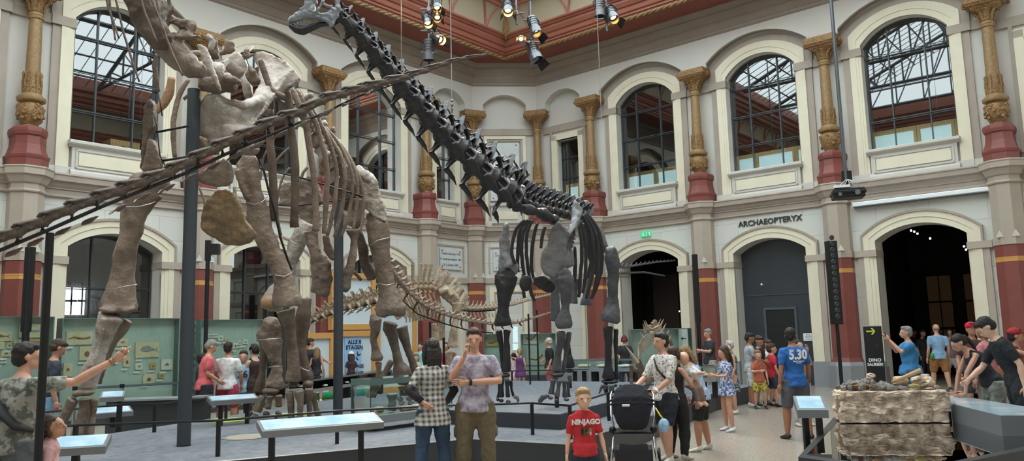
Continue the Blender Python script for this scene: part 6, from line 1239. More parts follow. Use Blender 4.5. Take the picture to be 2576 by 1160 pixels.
k_('forefoot', [('T', [(1588, 970, 14.9, 5), (1594, 982, 4), (1600, 990, 3)])]); k_('skull', [('T', [(1640, 945, 14.2, 9), (1632, 962, 8), (1626, 978, 5)])]); k_('pelvis', [('T', [(1650, 850, 16.2, 16), (1680, 862, 14), (1692, 880, 8)])]); k_('hindleg', [('T', [(1684, 880, 16.2, 8), (1684, 920, 6), (1684, 960, 7)])])
# ---------------------------------------------------------------- bones in the platform showcase
for lb, f, pts in (('pale knobbly bone at the left end of the platform showcase', .12, [(0, 0, .04, .05), (.12, 0, .05, .04), (.2, 0, .05, .05)]), ('grey upright foot bone in the platform showcase', .36, [(0, 0, .02, .07), (0, 0, .14, .055), (0, 0, .26, .085)]), ('flat pale slab of bone in the middle of the platform showcase', .55, [(-.15, 0, .03, .03), (.1, 0, .03, .04), (.3, 0, .03, .03)]), ('small dark bone near the right end of the platform showcase', .78, [(-.06, 0, .04, .04), (.1, 0, .04, .05)])):
    mb = MB(); M = casebones; mb.tube([M @ Vector((L_*f*0+1.6*f+a, .22+b, c+.01)) for a, b, c, r in pts], [r for a, b, c, r in pts], 10, up=(0, 1, 0)); tag(obj('fossil_bone', remesh(mb, .012, 3, .02, .06), m_dkg if 'grey' in lb or 'dark' in lb else m_tan, None, smooth=True), lb, 'bone', 'bones in the platform showcase')
# ================================================================ wood framed display wall, rock table, pushchair, banner
def wallrect(x0, y0, x1, y1, d, w=WL):
    a = onw(w, x0, y0, d); b = onw(w, x1, y1, d); return min(a[0], b[0]), max(a[0], b[0]), min(a[1], b[1]), max(a[1], b[1])
m_pine = mat('honey_pine_beam', (208, 154, 88), .5, c2=(203, 148, 82), scale=4, kind='wave'); m_sheet = mat('white_display_sheet', (206, 218, 224), .4, c2=(198, 212, 220), scale=1)
def woodunit(label, x0, y0, x1, y1, ground=True, fw=.14, d=-.55, sheet=m_sheet):
    u0, u1, z0, z1 = wallrect(x0, y0, x1, y1, d); z0 = .004 if ground else z0; t = thing('wooden_display_frame', label, 'display wall', WL((u0+u1)/2, d, z0), 0)
    for a, b, c, e in ((u0, u0+fw, z0, z1), (u1-fw, u1, z0, z1)): mb = MB(); wbox(mb, WL, a, b, d-.06, d+.12, c, e); obj('upright', mb, m_pine, t)
    for c, e in ((z1-fw*1.2, z1), (z0, z0+fw*1.2)): mb = MB(); wbox(mb, WL, u0+fw, u1-fw, d-.06, d+.12, c, e); obj('rail', mb, m_pine, t)
    mb = MB(); wbox(mb, WL, u0+fw, u1-fw, d+.02, d+.05, z0+fw*1.2, z1-fw*1.2); obj('white_sheet', mb, sheet, t); return t, u0, u1, z0, z1
woodunit('pine framed white panel standing left of the ALLE poster', 772, 838, 838, 1000)
woodunit('upper pine framed white box above the ALLE poster', 832, 684, 943, 829, False)
t, u0, u1, z0, z1 = woodunit('pine framed lower bay holding the ALLE poster', 839, 833, 944, 1000)
woodunit('pine framed white panel right of the ALLE poster', 945, 770, 1047, 1000)
a, b, c, e = wallrect(866, 850, 908, 962, -.54); mb = MB(); wbox(mb, WL, a, b, -.56, -.54, c, e); po = obj('poster', mb, mat('sky_blue_poster', (150, 186, 226), .5)); tag(po, 'blue poster with ALLE lettering and dark leaf shapes in the pine frame', 'poster')
nL = -WL.n; xL = -WL.t; cu = (a+b)/2
for s_, zz_, sz in (('ALLE 8', e-.14, .17), ('ETAGEN', e-.30, .17), ('ÖKOLOGIE', c+(e-c)*.36, .14)): text(s_, sz, 'poster_lettering', m_blk2, frame(WL(cu-.05, -.565, zz_), xL, nL), po, .002, bold=.004)
r_ = random.Random(4)
for k_ in range(9):
    du, dz = r_.uniform(-.22, .22), r_.choice((.62, .5, .2, .12)); mb = MB(); c_ = WL(cu-.05+du, -.565, c+(e-c)*dz+r_.uniform(-.06, .06)); q2 = r_.uniform(0, 3); v1 = (WL.t*cos(q2)+V_Z*sin(q2))*.09 if 0 else (WL.t*cos(q2)+Vector((0, 0, 1))*sin(q2))*.09; v2 = (WL.t*-sin(q2)+Vector((0, 0, 1))*cos(q2))*.03
    mb.prism([c_-v1, c_-v2, c_+v1, c_+v2], WL.n*.004); obj('leaf_motif', mb, mat('dark_green_ink', (30, 60, 50), .6), po)
for x0, x1, lb in ((800, 842, 'green roll on the floor under the left pine frame'), (846, 925, 'longer green roll on the floor under the poster bay')):
    u0, z_ = onw(WL, x0, 995, -.9); u1, z_ = onw(WL, x1, 995, -.9); mb = MB(); mb.tube([WL(u0, -.9, .11), WL(u1, -.9, .11)], .1, 12); tag(obj('green_roll', mb, mat('bright_green_roll', (20, 140, 90), .4)), lb, 'roll')
# long dark display bench behind the platform at the left, belt posts
def bench(label, x0, y0, x1, y1, z, w, dark=m_pod):
    a, b = Pz(x0, y0, z), Pz(x1, y1, z); t_ = (b-a).normalized(); n_ = Vector((-t_.y, t_.x, 0)); n_ = n_ if n_.y > 0 else -n_; up = n_*w; t = thing('display_bench', label, 'display bench', (a.x, a.y, 0))
    mb = MB(); mb.prism([a, b, b+up, a+up], Vector((0, 0, .03))); obj('top_plate', mb, mat('vitrine_grey', (132, 138, 140), .4), t)
    i_ = n_*.08+t_*.0; mb = MB(); g0 = Vector((0, 0, .004-z)); mb.prism([a+i_+g0, b+i_+g0, b+up-i_+g0, a+up-i_+g0], Vector((0, 0, z-.006))); obj('plinth', mb, dark, t); return a, b, n_
bench('long dark display bench with grey top before the middle fossil case', 262, 1012, 452, 1006, .72, .55)
bench('dark display bench left of the coral polo man behind the thick pole', 478, 1003, 512, 1002, .72, .5)
p1 = stanchion(302, 1098, 'chrome belt post before the middle fossil case'); p2 = stanchion(182, 1108, 'chrome belt post hidden behind the huge front foot')
mb = MB(); mb.box((0, -.002, -.025), ((p1-p2).length, .002, .025), frame(p2, p1-p2, Vector((0, 0, 1)).cross((p1-p2)).normalized()) @ Matrix.Rotation(0, 4, 'X'))
mb = MB(); mb.tube([p2, p1], (.003, .028) and [(.003, .028)]*2, 6, up=(0, 0, 1)); e2 = Pz(446, 1084, 0); e2.z = p1.z; mb.tube([p1, e2], [(.003, .028)]*2, 6, up=(0, 0, 1)); tag(obj('barrier_belt', mb, mat('grey_belt', (84, 92, 98), .6)), 'grey barrier belt stretched between the chrome posts at left', 'belt')
# banner
c = P(2199, 884, 17.5); t = thing('banner_stand', 'black banner with yellow arrow and DINO SAURIER lettering beside the large doorway', 'banner', (c.x, c.y, 0)); Mb = Matrix.Translation((c.x, c.y, 0)) @ Matrix.Rotation(rad(-22), 4, 'Z'); zt = P(2199, 821, 17.5).z
mb = MB(); mb.box((-.19, -.015, .06), (.19, .015, zt), Mb); obj('banner_sheet', mb, mat('black_banner', (22, 24, 26), .4, c2=(60, 62, 66), scale=7, mix=(.55, .8)), t); mb = MB(); mb.box((-.2, -.1, .003), (.2, .1, .06), Mb); obj('foot', mb, m_blk, t); mb = MB(); mb.box((-.21, -.012, .06), (-.19, .02, zt+.02), Mb); mb.box((-.21, -.012, zt), (.19, .02, zt+.02), Mb); obj('frame_edge', mb, m_edge, t)
y_ = mat('lime_arrow', (206, 214, 70), .5); mb = MB(); mb.box((-.13, -.025, zt-.125), (.0, -.017, zt-.095), Mb)
for s in (-1, 1): mb.prism([Mb @ Vector((-.04, -.02, zt-.11+s*.075)), Mb @ Vector((.0, -.02, zt-.11+s*.075)), Mb @ Vector((.055, -.02, zt-.11)), Mb @ Vector((.015, -.02, zt-.11))], Mb.to_3x3() @ Vector((0, -.005, 0)))
obj('arrow', mb, y_, t); Fm = Mb @ frame((0, -.02, .93), (1, 0, 0), (0, -1, 0))
text('DINO', .1, 'lettering', m_white, Fm, t, .002, bold=.003); text('SAURIER!', .088, 'lettering', m_white, Fm @ Matrix.Translation((0, -.095, 0)), t, .002, bold=.003, sx=.9)
# glass topped table with the rock
ZT = .45
poly = [Pz(2117, 1028, ZT), Pz(2008, 1150, ZT), Pz(2290, 1190, ZT), Pz(2600, 1128, ZT), Pz(2640, 1000, ZT), Pz(2420, 985, ZT)]
cen_ = sum(poly, Vector())/len(poly); inn = [cen_+(p-cen_)*(1-.13/max(.3, (p-cen_).length)*1.25) for p in poly]
t = thing('glass_floor_table', 'low dark framed table with a reflecting glass top under the rock block', 'display table', (cen_.x, cen_.y, 0)); n = len(poly); mb = MB(); V2 = [p for p in poly]+inn; dz = Vector((0, 0, -ZT+.003))
mb.add(V2+[p+dz for p in poly]+[p+Vector((0, 0, -.3)) for p in inn], [(i, (i+1) % n, (i+1) % n+n, i+n) for i in range(n)]+[(i, i+2*n, (i+1) % n+2*n, (i+1) % n) for i in range(n)]+[(i+n, (i+1) % n+n, (i+1) % n+3*n, i+3*n) for i in range(n)]+[tuple(range(3*n, 4*n))])
obj('frame_body', mb, mat('anthracite_table', (58, 59, 63), .35, .3), t); mb = MB(); mb.prism([p+Vector((0, 0, -.012)) for p in inn], Vector((0, 0, .008))); obj('glass_top', mb, glass('table_glass', (120, 142, 134), .16, .004), t)
mb = MB(); mb.prism([cen_+(p-cen_)*.97+Vector((0, 0, -.3)) for p in inn], Vector((0, 0, .02))); obj('pit_floor', mb, mat('sandy_pit_floor', (120, 128, 116), .9, c2=(78, 88, 80), scale=5), t)
m_rock = mat('pale_layered_rock', (226, 206, 184), .9, c2=(160, 138, 120), scale=7, mix=(.38, .62), bump=1, bscale=22, detail=10); m_rockg = mat('grey_rock', (150, 144, 138), .9, c2=(104, 98, 92), scale=9, bump=.8, bscale=30)
r0, r1 = Pz(2118, 1066, ZT), Pz(2402, 1064, ZT); tx = (r1-r0).normalized(); ty = Vector((-tx.y, tx.x, 0)); Lr = (r1-r0).length; Mr = Matrix((tx, ty, Vector((0, 0, 1)))).transposed().to_4x4(); Mr.translation = r0
def rocky(mb, vox, amp, sc, st=1.0):
    o = remesh(mb, vox, 1)
    for i, v in enumerate(o.v):
        k = Vector((noise.noise(v*sc), noise.noise(v*sc+Vector((9, 0, 0))), noise.noise(v*sc+Vector((0, 9, 0)))*.4)); q3 = abs(noise.noise(Vector((v.x*sc*1.6, v.y*sc*1.6, v.z*sc*3.2)))); o.v[i] = v+k*amp+Vector((k.x, k.y, 0)).normalized()*q3*amp*1.4
    return o
mb = MB(); mb.box((.03, .02, .05), (Lr-.04, .55, .40), Mr); o_ = rocky(mb, .015, .036, 8)
for i, v in enumerate(o_.v):
    if v.z < ZT+.004: o_.v[i].z = ZT+.004
    elif v.z < ZT+.09: o_.v[i].z = max(ZT+.004, v.z-.05)
m_rb = mat('rock_block_top_dark', (206, 186, 164), .9, c2=(150, 128, 108), scale=6, bump=1, bscale=20)
RB = obj('rock_block', o_, m_rock, None, smooth=False); tag(RB, 'large pale layered rock block standing on the glass table', 'rock')
r_ = random.Random(11); zt_ = .415
def stone(x, y, z, s, m, label, name='rock', flat=.6):
    mb = MB(); c = Mr @ Vector((x, y, z)); mb.ball(c, (s, s*.8, s*flat), 10, 7); return tag(obj(name, rocky(mb, s*.16, s*.3, 2.2/s*.5), m, None), label, 'rock', 'rocks lying on the rock block')
mb = MB(); 
for i in range(70):
    x = r_.uniform(.08, Lr*.66); y = r_.uniform(.08, .5); h = .10*max(0, 1-abs(x-Lr*.33)/(Lr*.36)); mb.ball(Mr @ Vector((x, y, zt_+h*r_.random()+.0)), (r_.uniform(.03, .06), r_.uniform(.03, .05), r_.uniform(.02, .035)+h*.4), 7, 5)
g_ = obj('rubble', rocky(mb, .014, .014, 16), m_rockg, None); tag(g_, 'heap of loose grey rubble on top of the rock block', 'rubble', kind='stuff')
for x, y, z, s, m, lb in ((.48, .3, .17, .07, m_rock, 'pale stone on the very top of the rubble heap'), (.24, .2, .06, .1, m_rockg, 'flat grey stone at the left of the rubble heap'), (.86, .35, .1, .1, m_rock, 'pale stone behind the hammer'), (1.12, .3, .09, .16, m_rock, 'largest pale angular stone right of the hammer'), (1.22, .1, .03, .035, m_rock, 'tiny pale pebble at the right edge of the block'), (.95, .12, .04, .06, mat('yellow_moss_stone', (190, 186, 120), .9, c2=(160, 150, 110), scale=20), 'yellowish mossy stone below the hammer handle')): stone(x, y, zt_+z, s, m, lb)
mb = MB()
for i in range(14): a = Mr @ Vector((.28+r_.random()*.25, .1+r_.random()*.1, zt_+.05)); mb.tube([a, a+Vector((r_.uniform(-.1, .1), r_.uniform(-.05, .05), r_.uniform(0, .03))), a+Vector((r_.uniform(-.16, .16), -.03, .01))], .004, 5)
tag(obj('dry_roots', mb, mat('orange_straw', (200, 140, 90), .8)), 'tuft of orange dry roots at the left foot of the rubble', 'roots', kind='stuff')
hd = Mr @ Vector((.66, .13, zt_+.08)); t = thing('pick_hammer', 'hammer with a long wooden handle lying in the rubble on the rock block', 'hammer', hd); he = Mr @ Vector((1.03, .03, zt_+.25))
mb = MB(); mb.tube([hd, hd.lerp(he, .5), he], [(.016, .02), (.02, .024), (.023, .03)], 12); obj('handle', mb, mat('ash_wood_handle', (200, 164, 120), .6), t, smooth=True); mb = MB(); mb.tube([hd+Vector((0, 0, -.06)), hd, hd+Vector((-.005, 0, .14)), hd+Vector((-.01, 0, .22))], [(.02, .02), (.026, .026), (.02, .024), (.022, .024)], 8); obj('hammer_head', mb, mat('old_iron', (96, 92, 90), .5, .5), t)
# raised light table at the right where people lean
a = [Pz(2392, 1014, .68), Pz(2517, 1043.5, .68), Pz(2680, 1043.5, .68), Pz(2684, 1040, .68), Pz(2388, 992, .68)]
t = thing('light_table', 'grey table with a bright reflecting screen top beside the rock block', 'display table', (a[0].x, a[0].y, 0)); mb = MB(); mb.prism([p-Vector((0, 0, .68-.004)) for p in a], Vector((0, 0, .665))); obj('table_body', mb, mat('mid_grey_cabinet', (104, 106, 110), .45), t)
mb = MB(); mb.prism([p-Vector((0, 0, .010)) for p in a], Vector((0, 0, .01))); obj('screen_top', mb, mat('pale_screen_top', (178, 200, 210), .08, c2=(206, 218, 222), scale=1.5, mix=(.45, .55)), t)
for (x, s, c_, lb) in ((2240, .05, (160, 170, 150), 'pale green stone under the glass at the right of the rock reflection'), (2450, .06, (200, 180, 160), 'pinkish stone under the table glass near the light table')): p = Pz(x, 1130, .3); mb = MB(); mb.ball(Vector((p.x, p.y, .20)), (s*1.4, s, s), 8, 6); tag(obj('stone', rocky(mb, .012, .01, 12), mat('stone_%d' % x, c_, .8)), lb, 'rock')
# pushchair
pc = P(1590, 1030, 9.5); t = thing('pushchair', 'dark navy pushchair with chrome frame in front of the man in the dotted shirt', 'pushchair', (pc.x, pc.y, 0)); Mp = Matrix.Translation((pc.x, pc.y, 0)) @ Matrix.Rotation(rad(-14), 4, 'Z') @ Matrix.Diagonal((1.12, 1.05, .92, 1)); X_ = lambda *v: Mp @ Vector(v)
m_nv = mat('navy_black_fabric', (32, 33, 44), .85, c2=(26, 27, 36), scale=6, bump=.5, bscale=30); m_chr = mat('chrome_tube', (196, 198, 202), .18, .95)
mb = MB(); mb.tube([X_(0, .0, .60), X_(0, -.02, .68), X_(0, -.02, .82), X_(0, .0, .93), X_(0, .06, 1.04), X_(0, .14, 1.09)], [(.16, .11), (.2, .15), (.235, .17), (.245, .19), (.2, .16), (.1, .06)], 20, up=tuple(Mp.to_3x3() @ Vector((0, 1, 0))), exp=2.4); obj('seat_shell', remesh(mb, .014, 3, .006, .08), m_nv, t, smooth=True)
mb = MB()
for z, w, y in ((.93, .252, -.19), (.985, .235, -.165), (1.03, .21, -.12)): mb.tube([X_(w*cos(a_), y*sin(a_)+.02 if sin(a_) > 0 else .02, z-.05+.05*sin(a_)) for a_ in [pi*i/14 for i in range(15)]], .012, 6)
obj('canopy_rib', mb, m_nv, t, smooth=True); mb = MB(); mb.tube([X_(-.1, -.19, .90), X_(-.02, -.195, .90)], [(.006, .013)]*2, 8, up=(0, 0, 1)) ; obj('reflective_tag', mb, mat('pale_tag', (214, 216, 218), .3), t)
for s in (-1, 1):
    mb = MB(); mb.tube([X_(s*.2, .05, .56), X_(s*.23, -.05, .3), X_(s*.25, -.12, .14)], .017, 10); mb.tube([X_(s*.2, .05, .56), X_(s*.24, .2, .3), X_(s*.25, .32, .14)], .017, 10); obj('leg_tube', mb, m_chr, t, smooth=True)
    mb = MB(); mb.tube([X_(s*.2, .05, .56), X_(s*.235, .16, .74), X_(s*.24, .34, .98), X_(s*.22, .38, 1.03)], .014, 10); obj('handle_tube', mb, m_chr, t, smooth=True); mb = MB(); mb.ball(X_(s*.22, .05, .56), .045, 12, 8); obj('hinge', mb, m_blk, t, smooth=True)
    for y, r in ((-.15, .09), (.34, .14)):
        mb = MB(); ax = Mp.to_3x3() @ Vector((1, 0, 0)); c_ = X_(s*.27, y, r+.004); mb.tube([c_+(Mp.to_3x3() @ Vector((0, cos(a_), sin(a_))))*(r-.018) for a_ in [2*pi*i/24 for i in range(25)]], .018, 8, caps=False); wo = obj('wheel', mb, m_blk2, t, smooth=True)
        mb = MB(); mb.tube([c_-ax*.015, c_+ax*.015], r*.3, 12)
        for k in range(6): mb.tube([c_, c_+(Mp.to_3x3() @ Vector((0, cos(k*pi/3), sin(k*pi/3))))*(r-.02)], .007, 5)
        obj('spokes', mb, m_chr, wo)
mb = MB(); mb.tube([X_(-.22, .38, 1.03), X_(.22, .38, 1.03)], .018, 10); obj('handle_bar', mb, m_blk2, t, smooth=True); mb = MB(); mb.tube([X_(-.16, -.1, .24), X_(0, -.1, .22), X_(.16, -.1, .24)], [(.02, .16)]*3, 10, up=(0, 0, 1)); mb.box((-.2, -.12, .18), (.2, .28, .33), Mp); obj('basket', mb, mat('dark_mesh_basket', (44, 42, 48), .9), t); mb = MB(); mb.tube([X_(-.2, -.02, .53), X_(.2, -.02, .53)], .014, 8); obj('cross_bar', mb, m_blk, t)
c_ = X_(.33, -.02, .62); t = thing('hanging_toy', 'blue patterned bag with a yellow strap hanging at the side of the pushchair', 'bag', c_-Vector((0, 0, .09))); mb = MB(); mb.ball(c_, (.07, .05, .085), 12, 9); obj('bag_body', mb, mat('blue_speckled_cloth', (110, 160, 206), .8, c2=(180, 204, 222), scale=30), t, smooth=True); mb = MB(); mb.tube([c_+Vector((0, 0, .07)), X_(.29, .0, .76), X_(.25, .04, .84)], .011, 8); obj('yellow_strap', mb, mat('yellow_strap', (224, 208, 60), .5), t, smooth=True)
# ================================================================ people
V_ = Vector
SK = {}
def skin(i): 
    c = [(206, 156, 132), (190, 138, 112), (168, 116, 90), (222, 176, 152)][i]; return mat('skin_%s' % ('fair', 'tanned', 'brown', 'pale')[i], c, .55, c2=tuple(int(v*.94) for v in c), scale=8)
HC = dict(dark=(34, 27, 24), brown=(70, 50, 36), grey=(150, 146, 140), white=(205, 200, 190), blond=(188, 150, 100), straw=(150, 116, 76), red=(110, 44, 48), ginger=(150, 96, 56), bald=(180, 140, 118))
def hairm(k): c = HC[k]; return mat('hair_'+k, c, .6, c2=tuple(int(v*.78) for v in c), scale=30, bump=.5, bscale=90)
def cloth(name, c, c2=None, scale=7, mix=(.45, .55), kind='noise', bump=.5): return mat(name, c, .85, c2=c2 or tuple(int(v*.9) for v in c), scale=scale, mix=mix, kind=kind, bump=bump, bscale=14)
def person(label, x, yt, d, face, top, bottom, hair='dark', sk=0, female=0, child=0, pose={}, sleeve='short', legs='short', shoes=None, style='short', zb=0.0, grp=None, fat=1.0, hz=None, dress=None, lean=0.0, headp=0.0, heady=0.0, turn=0.0, hide=0, hat=None, vox=None, stance=.1, step=0.0, item=None):
    "head top seen at pixel (x, yt) at distance d; face: heading in degrees, 0 = away from the viewer, 180 = towards"
    hp = P(x, yt, d); near = d < 9; vx = vox or (.011 if near else .015 if d < 13 else .022)
    Lf = sin(lean)*.36; Ht = hz or (hp.z-zb)/(1-.42*(1-cos(lean)))
    ang = rad(-face)+turn
    fw = V_((-sin(ang), cos(ang), 0)); base = V_((hp.x, hp.y, zb))-fw*Lf*Ht*.95
    t = thing('person', label, 'person', base, ang, grp); M0 = Matrix.Translation(base) @ Matrix.Rotation(ang, 4, 'Z')
    ch = child; hs = 1+.45*ch; sw = (.092 if female else .103)*(1-.12*ch)*(.6+.4*fat)  # half shoulder joint spread
    hipz = .53-.03*ch; shz = .815-.035*ch
    def up(v):
        "upper body point leaned forward about the hips"
        v = V_(v); dz = v.z-hipz; dy = v.y; return V_((v.x, dy*cos(lean)+dz*sin(lean), hipz+dz*cos(lean)-dy*sin(lean)))
    J = dict(hl=V_((-.05, 0, hipz)), hr=V_((.05, 0, hipz)), kl=V_((-.055-stance*.2, .015+step*.5, .285)), kr=V_((.055+stance*.2, .015-step*.5, .285)), al=V_((-.05-stance*.35, step*1.0-.01, .045)), ar=V_((.05+stance*.35, -step-.01, .045)),
             sl=up((-sw, -.005, shz-.02)), sr=up((sw, -.005, shz-.02)), el=up((-sw-.035, -.02, .635)), er=up((sw+.035, -.02, .635)), wl=up((-sw-.045, .03, .49)), wr=up((sw+.045, .03, .49)))
    for k, v in pose.items(): J[k] = V_(v)
    def X(v): return M0 @ (V_(v)*Ht)
    def tube(mb, pts, rr, n=10, up_=None): mb.tube([X(p) for p in pts], [(a*Ht, b*Ht) if isinstance(r, (tuple, list)) else (r*Ht, r*Ht) for r in rr for a, b in [r if isinstance(r, (tuple, list)) else (r, r)]], n, up=up_)
    sd = tuple((M0.to_3x3() @ V_((0, 1, 0))))
    F_ = fat
    neck = up((0, .0, shz+.02)); hb = up((0, .012, shz+.065))
    hc = up((0, .018, .932-.012*ch)); 
    # head frame
    R_ = Matrix.Rotation(heady, 3, 'Z') @ Matrix.Rotation(-lean*.6-headp, 3, 'X')
    def Hd(a, b, c): return hc+R_ @ (V_((a, b, c))*hs)
    def limb(mb, a, b, c, r, inf=0, n=10, cut=1.0, lo=0):
        a, b, c = J[a], J[b], J[c]
        pre = []
        if cut != 9 and (a-J['sl']).length < 1e-6 or (a-J['sr']).length < 1e-6: pre = [a.lerp(up((0, 0, shz+.0)), .38)]
        pts = [a, a.lerp(b, .35), a.lerp(b, .8), b, b.lerp(c, .3), b.lerp(c, .75), c]; rr = [v+inf for v in r]
        if cut < 1: 
            k = max(2, int(round(cut*6))+1); pts = pts[:k]; rr = rr[:k]
        if pre: pts = pre+pts; rr = [rr[0]*.72]+rr
        tube(mb, pts, rr, n)
    ar = [.025*F_, .0275*F_, .0235, .022, .0245, .019, .015]; lg = [.054*F_, .055*F_, .043, .037, .0395, .028, .021]
    if female: ar = [v*.88 for v in ar]
    if ch: ar = [v*.95 for v in ar]; lg = [v*.92 for v in lg]
    def torso(mb, inf=0, z0=None, z1=None, hem=0):
        z0 = z0 or hipz-.03; w = .9 if female else 1.0
        S_ = [(hipz-.035, .088+.006*female, .066), (hipz+.03, .09, .064), (.62, .072*(.93 if female else 1)+.01*(F_-1)*5, .053*F_), (.70, .083*w, .062*F_), (.76, .093*w, .062+.01*female), (.80, .08*w, .052), (.83, .046, .04), (.85, .03, .03)]
        S_ = [s_ for s_ in S_ if s_[0] >= z0-.001 and (z1 is None or s_[0] <= z1)]
        if hem: S_ = [(z0-.0, S_[0][1]+hem, S_[0][2]+hem)]+S_
        tube(mb, [up((0, .0, z)) if z > hipz else V_((0, 0, z)) for z, a, b in S_], [((a*(.75+.25*F_)+inf), (b+inf)) for z, a, b in S_], 16, sd)
    body = MB(); torso(body)
    tube(body, [neck-V_((0, 0, .03)), neck, hb, Hd(0, -.01, -.03)], [.036, .031, .029, .03], 10)
    # head: skull, jaw, nose, ears, brow
    for c_, r_ in (((0, -.008, .012), (.0455, .056, .054)), ((0, .012, -.028), (.036, .04, .036)), ((0, .036, -.045), (.02, .018, .016)), ((0, .038, .005), (.034, .018, .03))):
        body.ball(X(Hd(*c_)), tuple(v*Ht*hs for v in r_), 12, 9, M0.to_3x3() @ R_)
    tube(body, [Hd(0, .05, .006), Hd(0, .06, -.008), Hd(0, .066, -.02), Hd(0, .054, -.026)], [.005*hs, .007*hs, .0095*hs, .006*hs], 8)
    tube(body, [Hd(-.014, .05, -.036), Hd(0, .056, -.035), Hd(.014, .05, -.036)], [.004*hs, .006*hs, .004*hs], 6)
    for s in (-1, 1): body.ball(X(Hd(s*.047, -.006, -.006)), (.007*Ht*hs, .012*Ht*hs, .017*Ht*hs), 8, 6, M0.to_3x3() @ R_)
    limb(body, 'sl', 'el', 'wl', ar); limb(body, 'sr', 'er', 'wr', ar)
    for s in 'lr':
        if hide < 2: limb(body, 'h'+s, 'k'+s, 'a'+s, lg)
    body = remesh(body, vx*.8, 3)
    # hands: palm, four fingers of unequal length, thumb from the side of the palm
    for s, sg in (('l', -1), ('r', 1)):
        w_ = J['w'+s]; dr = (w_-J['e'+s]).normalized(); hdir = J.get('d'+s); dr = V_(hdir).normalized() if hdir else dr
        inn = V_((-sg, .15, .0)); inn = (inn-dr*inn.dot(dr)); inn = inn.normalized() if inn.length > .1 else V_((0, 1, 0)); ac = dr.cross(inn).normalized()*(1 if sg < 0 else -1)
        if ac.y < 0: ac = -ac
        k = (1-.0*ch); pl = .052*k
        curl = J.get('c'+s); curl = curl.x if curl else .5
        tube(body, [w_-dr*.008, w_+dr*.015, w_+dr*.035, w_+dr*pl], [(.0135, .014), (.021, .011), (.024, .0115), (.021, .009)], 8, tuple(M0.to_3x3() @ inn))
        for f in range(4):
            o_ = w_+dr*pl*.93+ac*(.0165-.011*f); ln = (.038, .044, .041, .032)[f]*k; p1 = o_+dr*ln*.45; a1 = (dr*cos(curl)+inn*sin(curl)); a2 = (dr*cos(curl*2)+inn*sin(curl*2))
            tube(body, [o_, p1, p1+a1*ln*.35, p1+a1*ln*.35+a2*ln*.3], [.0056, .0053, .0048, .003], 6)
        o_ = w_+dr*.014+ac*.019; a1 = (dr*.75+ac*.6+inn*.25).normalized(); a2 = (dr*.9+ac*.1+inn*.4).normalized()
        tube(body, [o_, o_+a1*.02, o_+a1*.024+a2*.018], [.0075, .0062, .004], 6)
    sk_ = skin(sk); obj('body', body, sk_, t, smooth=True)
    if near or d < 13:
        for s in (-1, 1):
            e = MB(); e.ball(X(Hd(s*.0185, .05, .004)), (.0085*Ht*hs, .004*Ht*hs, .0045*Ht*hs), 8, 6, M0.to_3x3() @ R_); obj('eye', e, mat('eye_dark', (52, 40, 34), .3), t)
    # hair
    if style != 'none':
        h = MB(); hm = hairm(hair); MR = M0.to_3x3() @ R_
        h.ball(X(Hd(0, -.016, .026)), tuple(v*Ht*hs for v in ((.05, .058, .05) if style != 'bald' else (.0472, .054, .04))), 14, 10, MR)
        if style == 'bald': h = MB(); h.ball(X(Hd(0, -.018, -.002)), tuple(v*Ht*hs for v in (.0485, .05, .03)), 14, 10, MR)
        if style in ('short', 'curly', 'bob', 'long', 'bun', 'pony'): h.ball(X(Hd(0, -.03, -.008)), tuple(v*Ht*hs for v in (.046, .044, .045)), 12, 8, MR)
        if style == 'short': h.ball(X(Hd(0, .018, .05)), tuple(v*Ht*hs for v in (.038, .034, .022)), 10, 8, MR)
        if style == 'curly':
            r_ = random.Random(int(x))
            for i in range(34):
                a = r_.uniform(0, 2*pi); z = r_.uniform(-.045, .07); rr = .047 if z < .04 else .03; p = (rr*cos(a)*1.05, -.012+rr*sin(a)*1.1, z)
                if p[1] > .02 and z < .035: continue
                h.ball(X(Hd(*p)), .017*Ht*hs, 7, 5)
        if style == 'bob':
            for s in (-1, 1): tube(h, [Hd(s*.04, 0, .03), Hd(s*.049, -.004, -.01), Hd(s*.046, -.002, -.055)], [.014, .018, .012], 8)
            tube(h, [Hd(0, -.045, .02), Hd(0, -.052, -.03), Hd(0, -.045, -.065)], [(.03, .02), (.045, .022), (.035, .014)], 10, sd)
        if style == 'long':
            tube(h, [Hd(0, -.035, .035), Hd(0, -.052, -.01), Hd(0, -.056, -.07), Hd(.006, -.05, -.13), Hd(0, -.05, -.19)], [(.036, .02), (.052, .024), (.056, .024), (.05, .02), (.026, .01)], 12, sd)
            for s in (-1, 1): tube(h, [Hd(s*.036, .0, .04), Hd(s*.05, -.004, -.01), Hd(s*.052, -.01, -.07), Hd(s*.05, -.015, -.12)], [.014, .02, .019, .008], 8)
        if style in ('pony', 'bun'): tube(h, [Hd(0, -.05, .02), Hd(0, -.075, .012), Hd(0, -.085, -.03)]+([] if style == 'bun' else [Hd(0, -.08, -.09), Hd(0, -.075, -.14)]), [.016, .02, .02]+([] if style == 'bun' else [.016, .005]), 8)
        hb_ = remesh(h, vx*.8, 2, .004*Ht, .03)
        obj('hair', hb_, hm, t, smooth=True)
    if hat:
        h = MB(); h.ball(X(Hd(0, -.01, .035)), tuple(v*Ht*hs for v in (.054, .062, .045)), 14, 8, M0.to_3x3() @ R_); tube(h, [Hd(-.035, .045, .03), Hd(0, .085, .022), Hd(.035, .045, .03)], [(.02, .003)]*3, 8); obj('hat', h, cloth('hat_%d_%d_%d' % hat, hat), t, smooth=True)
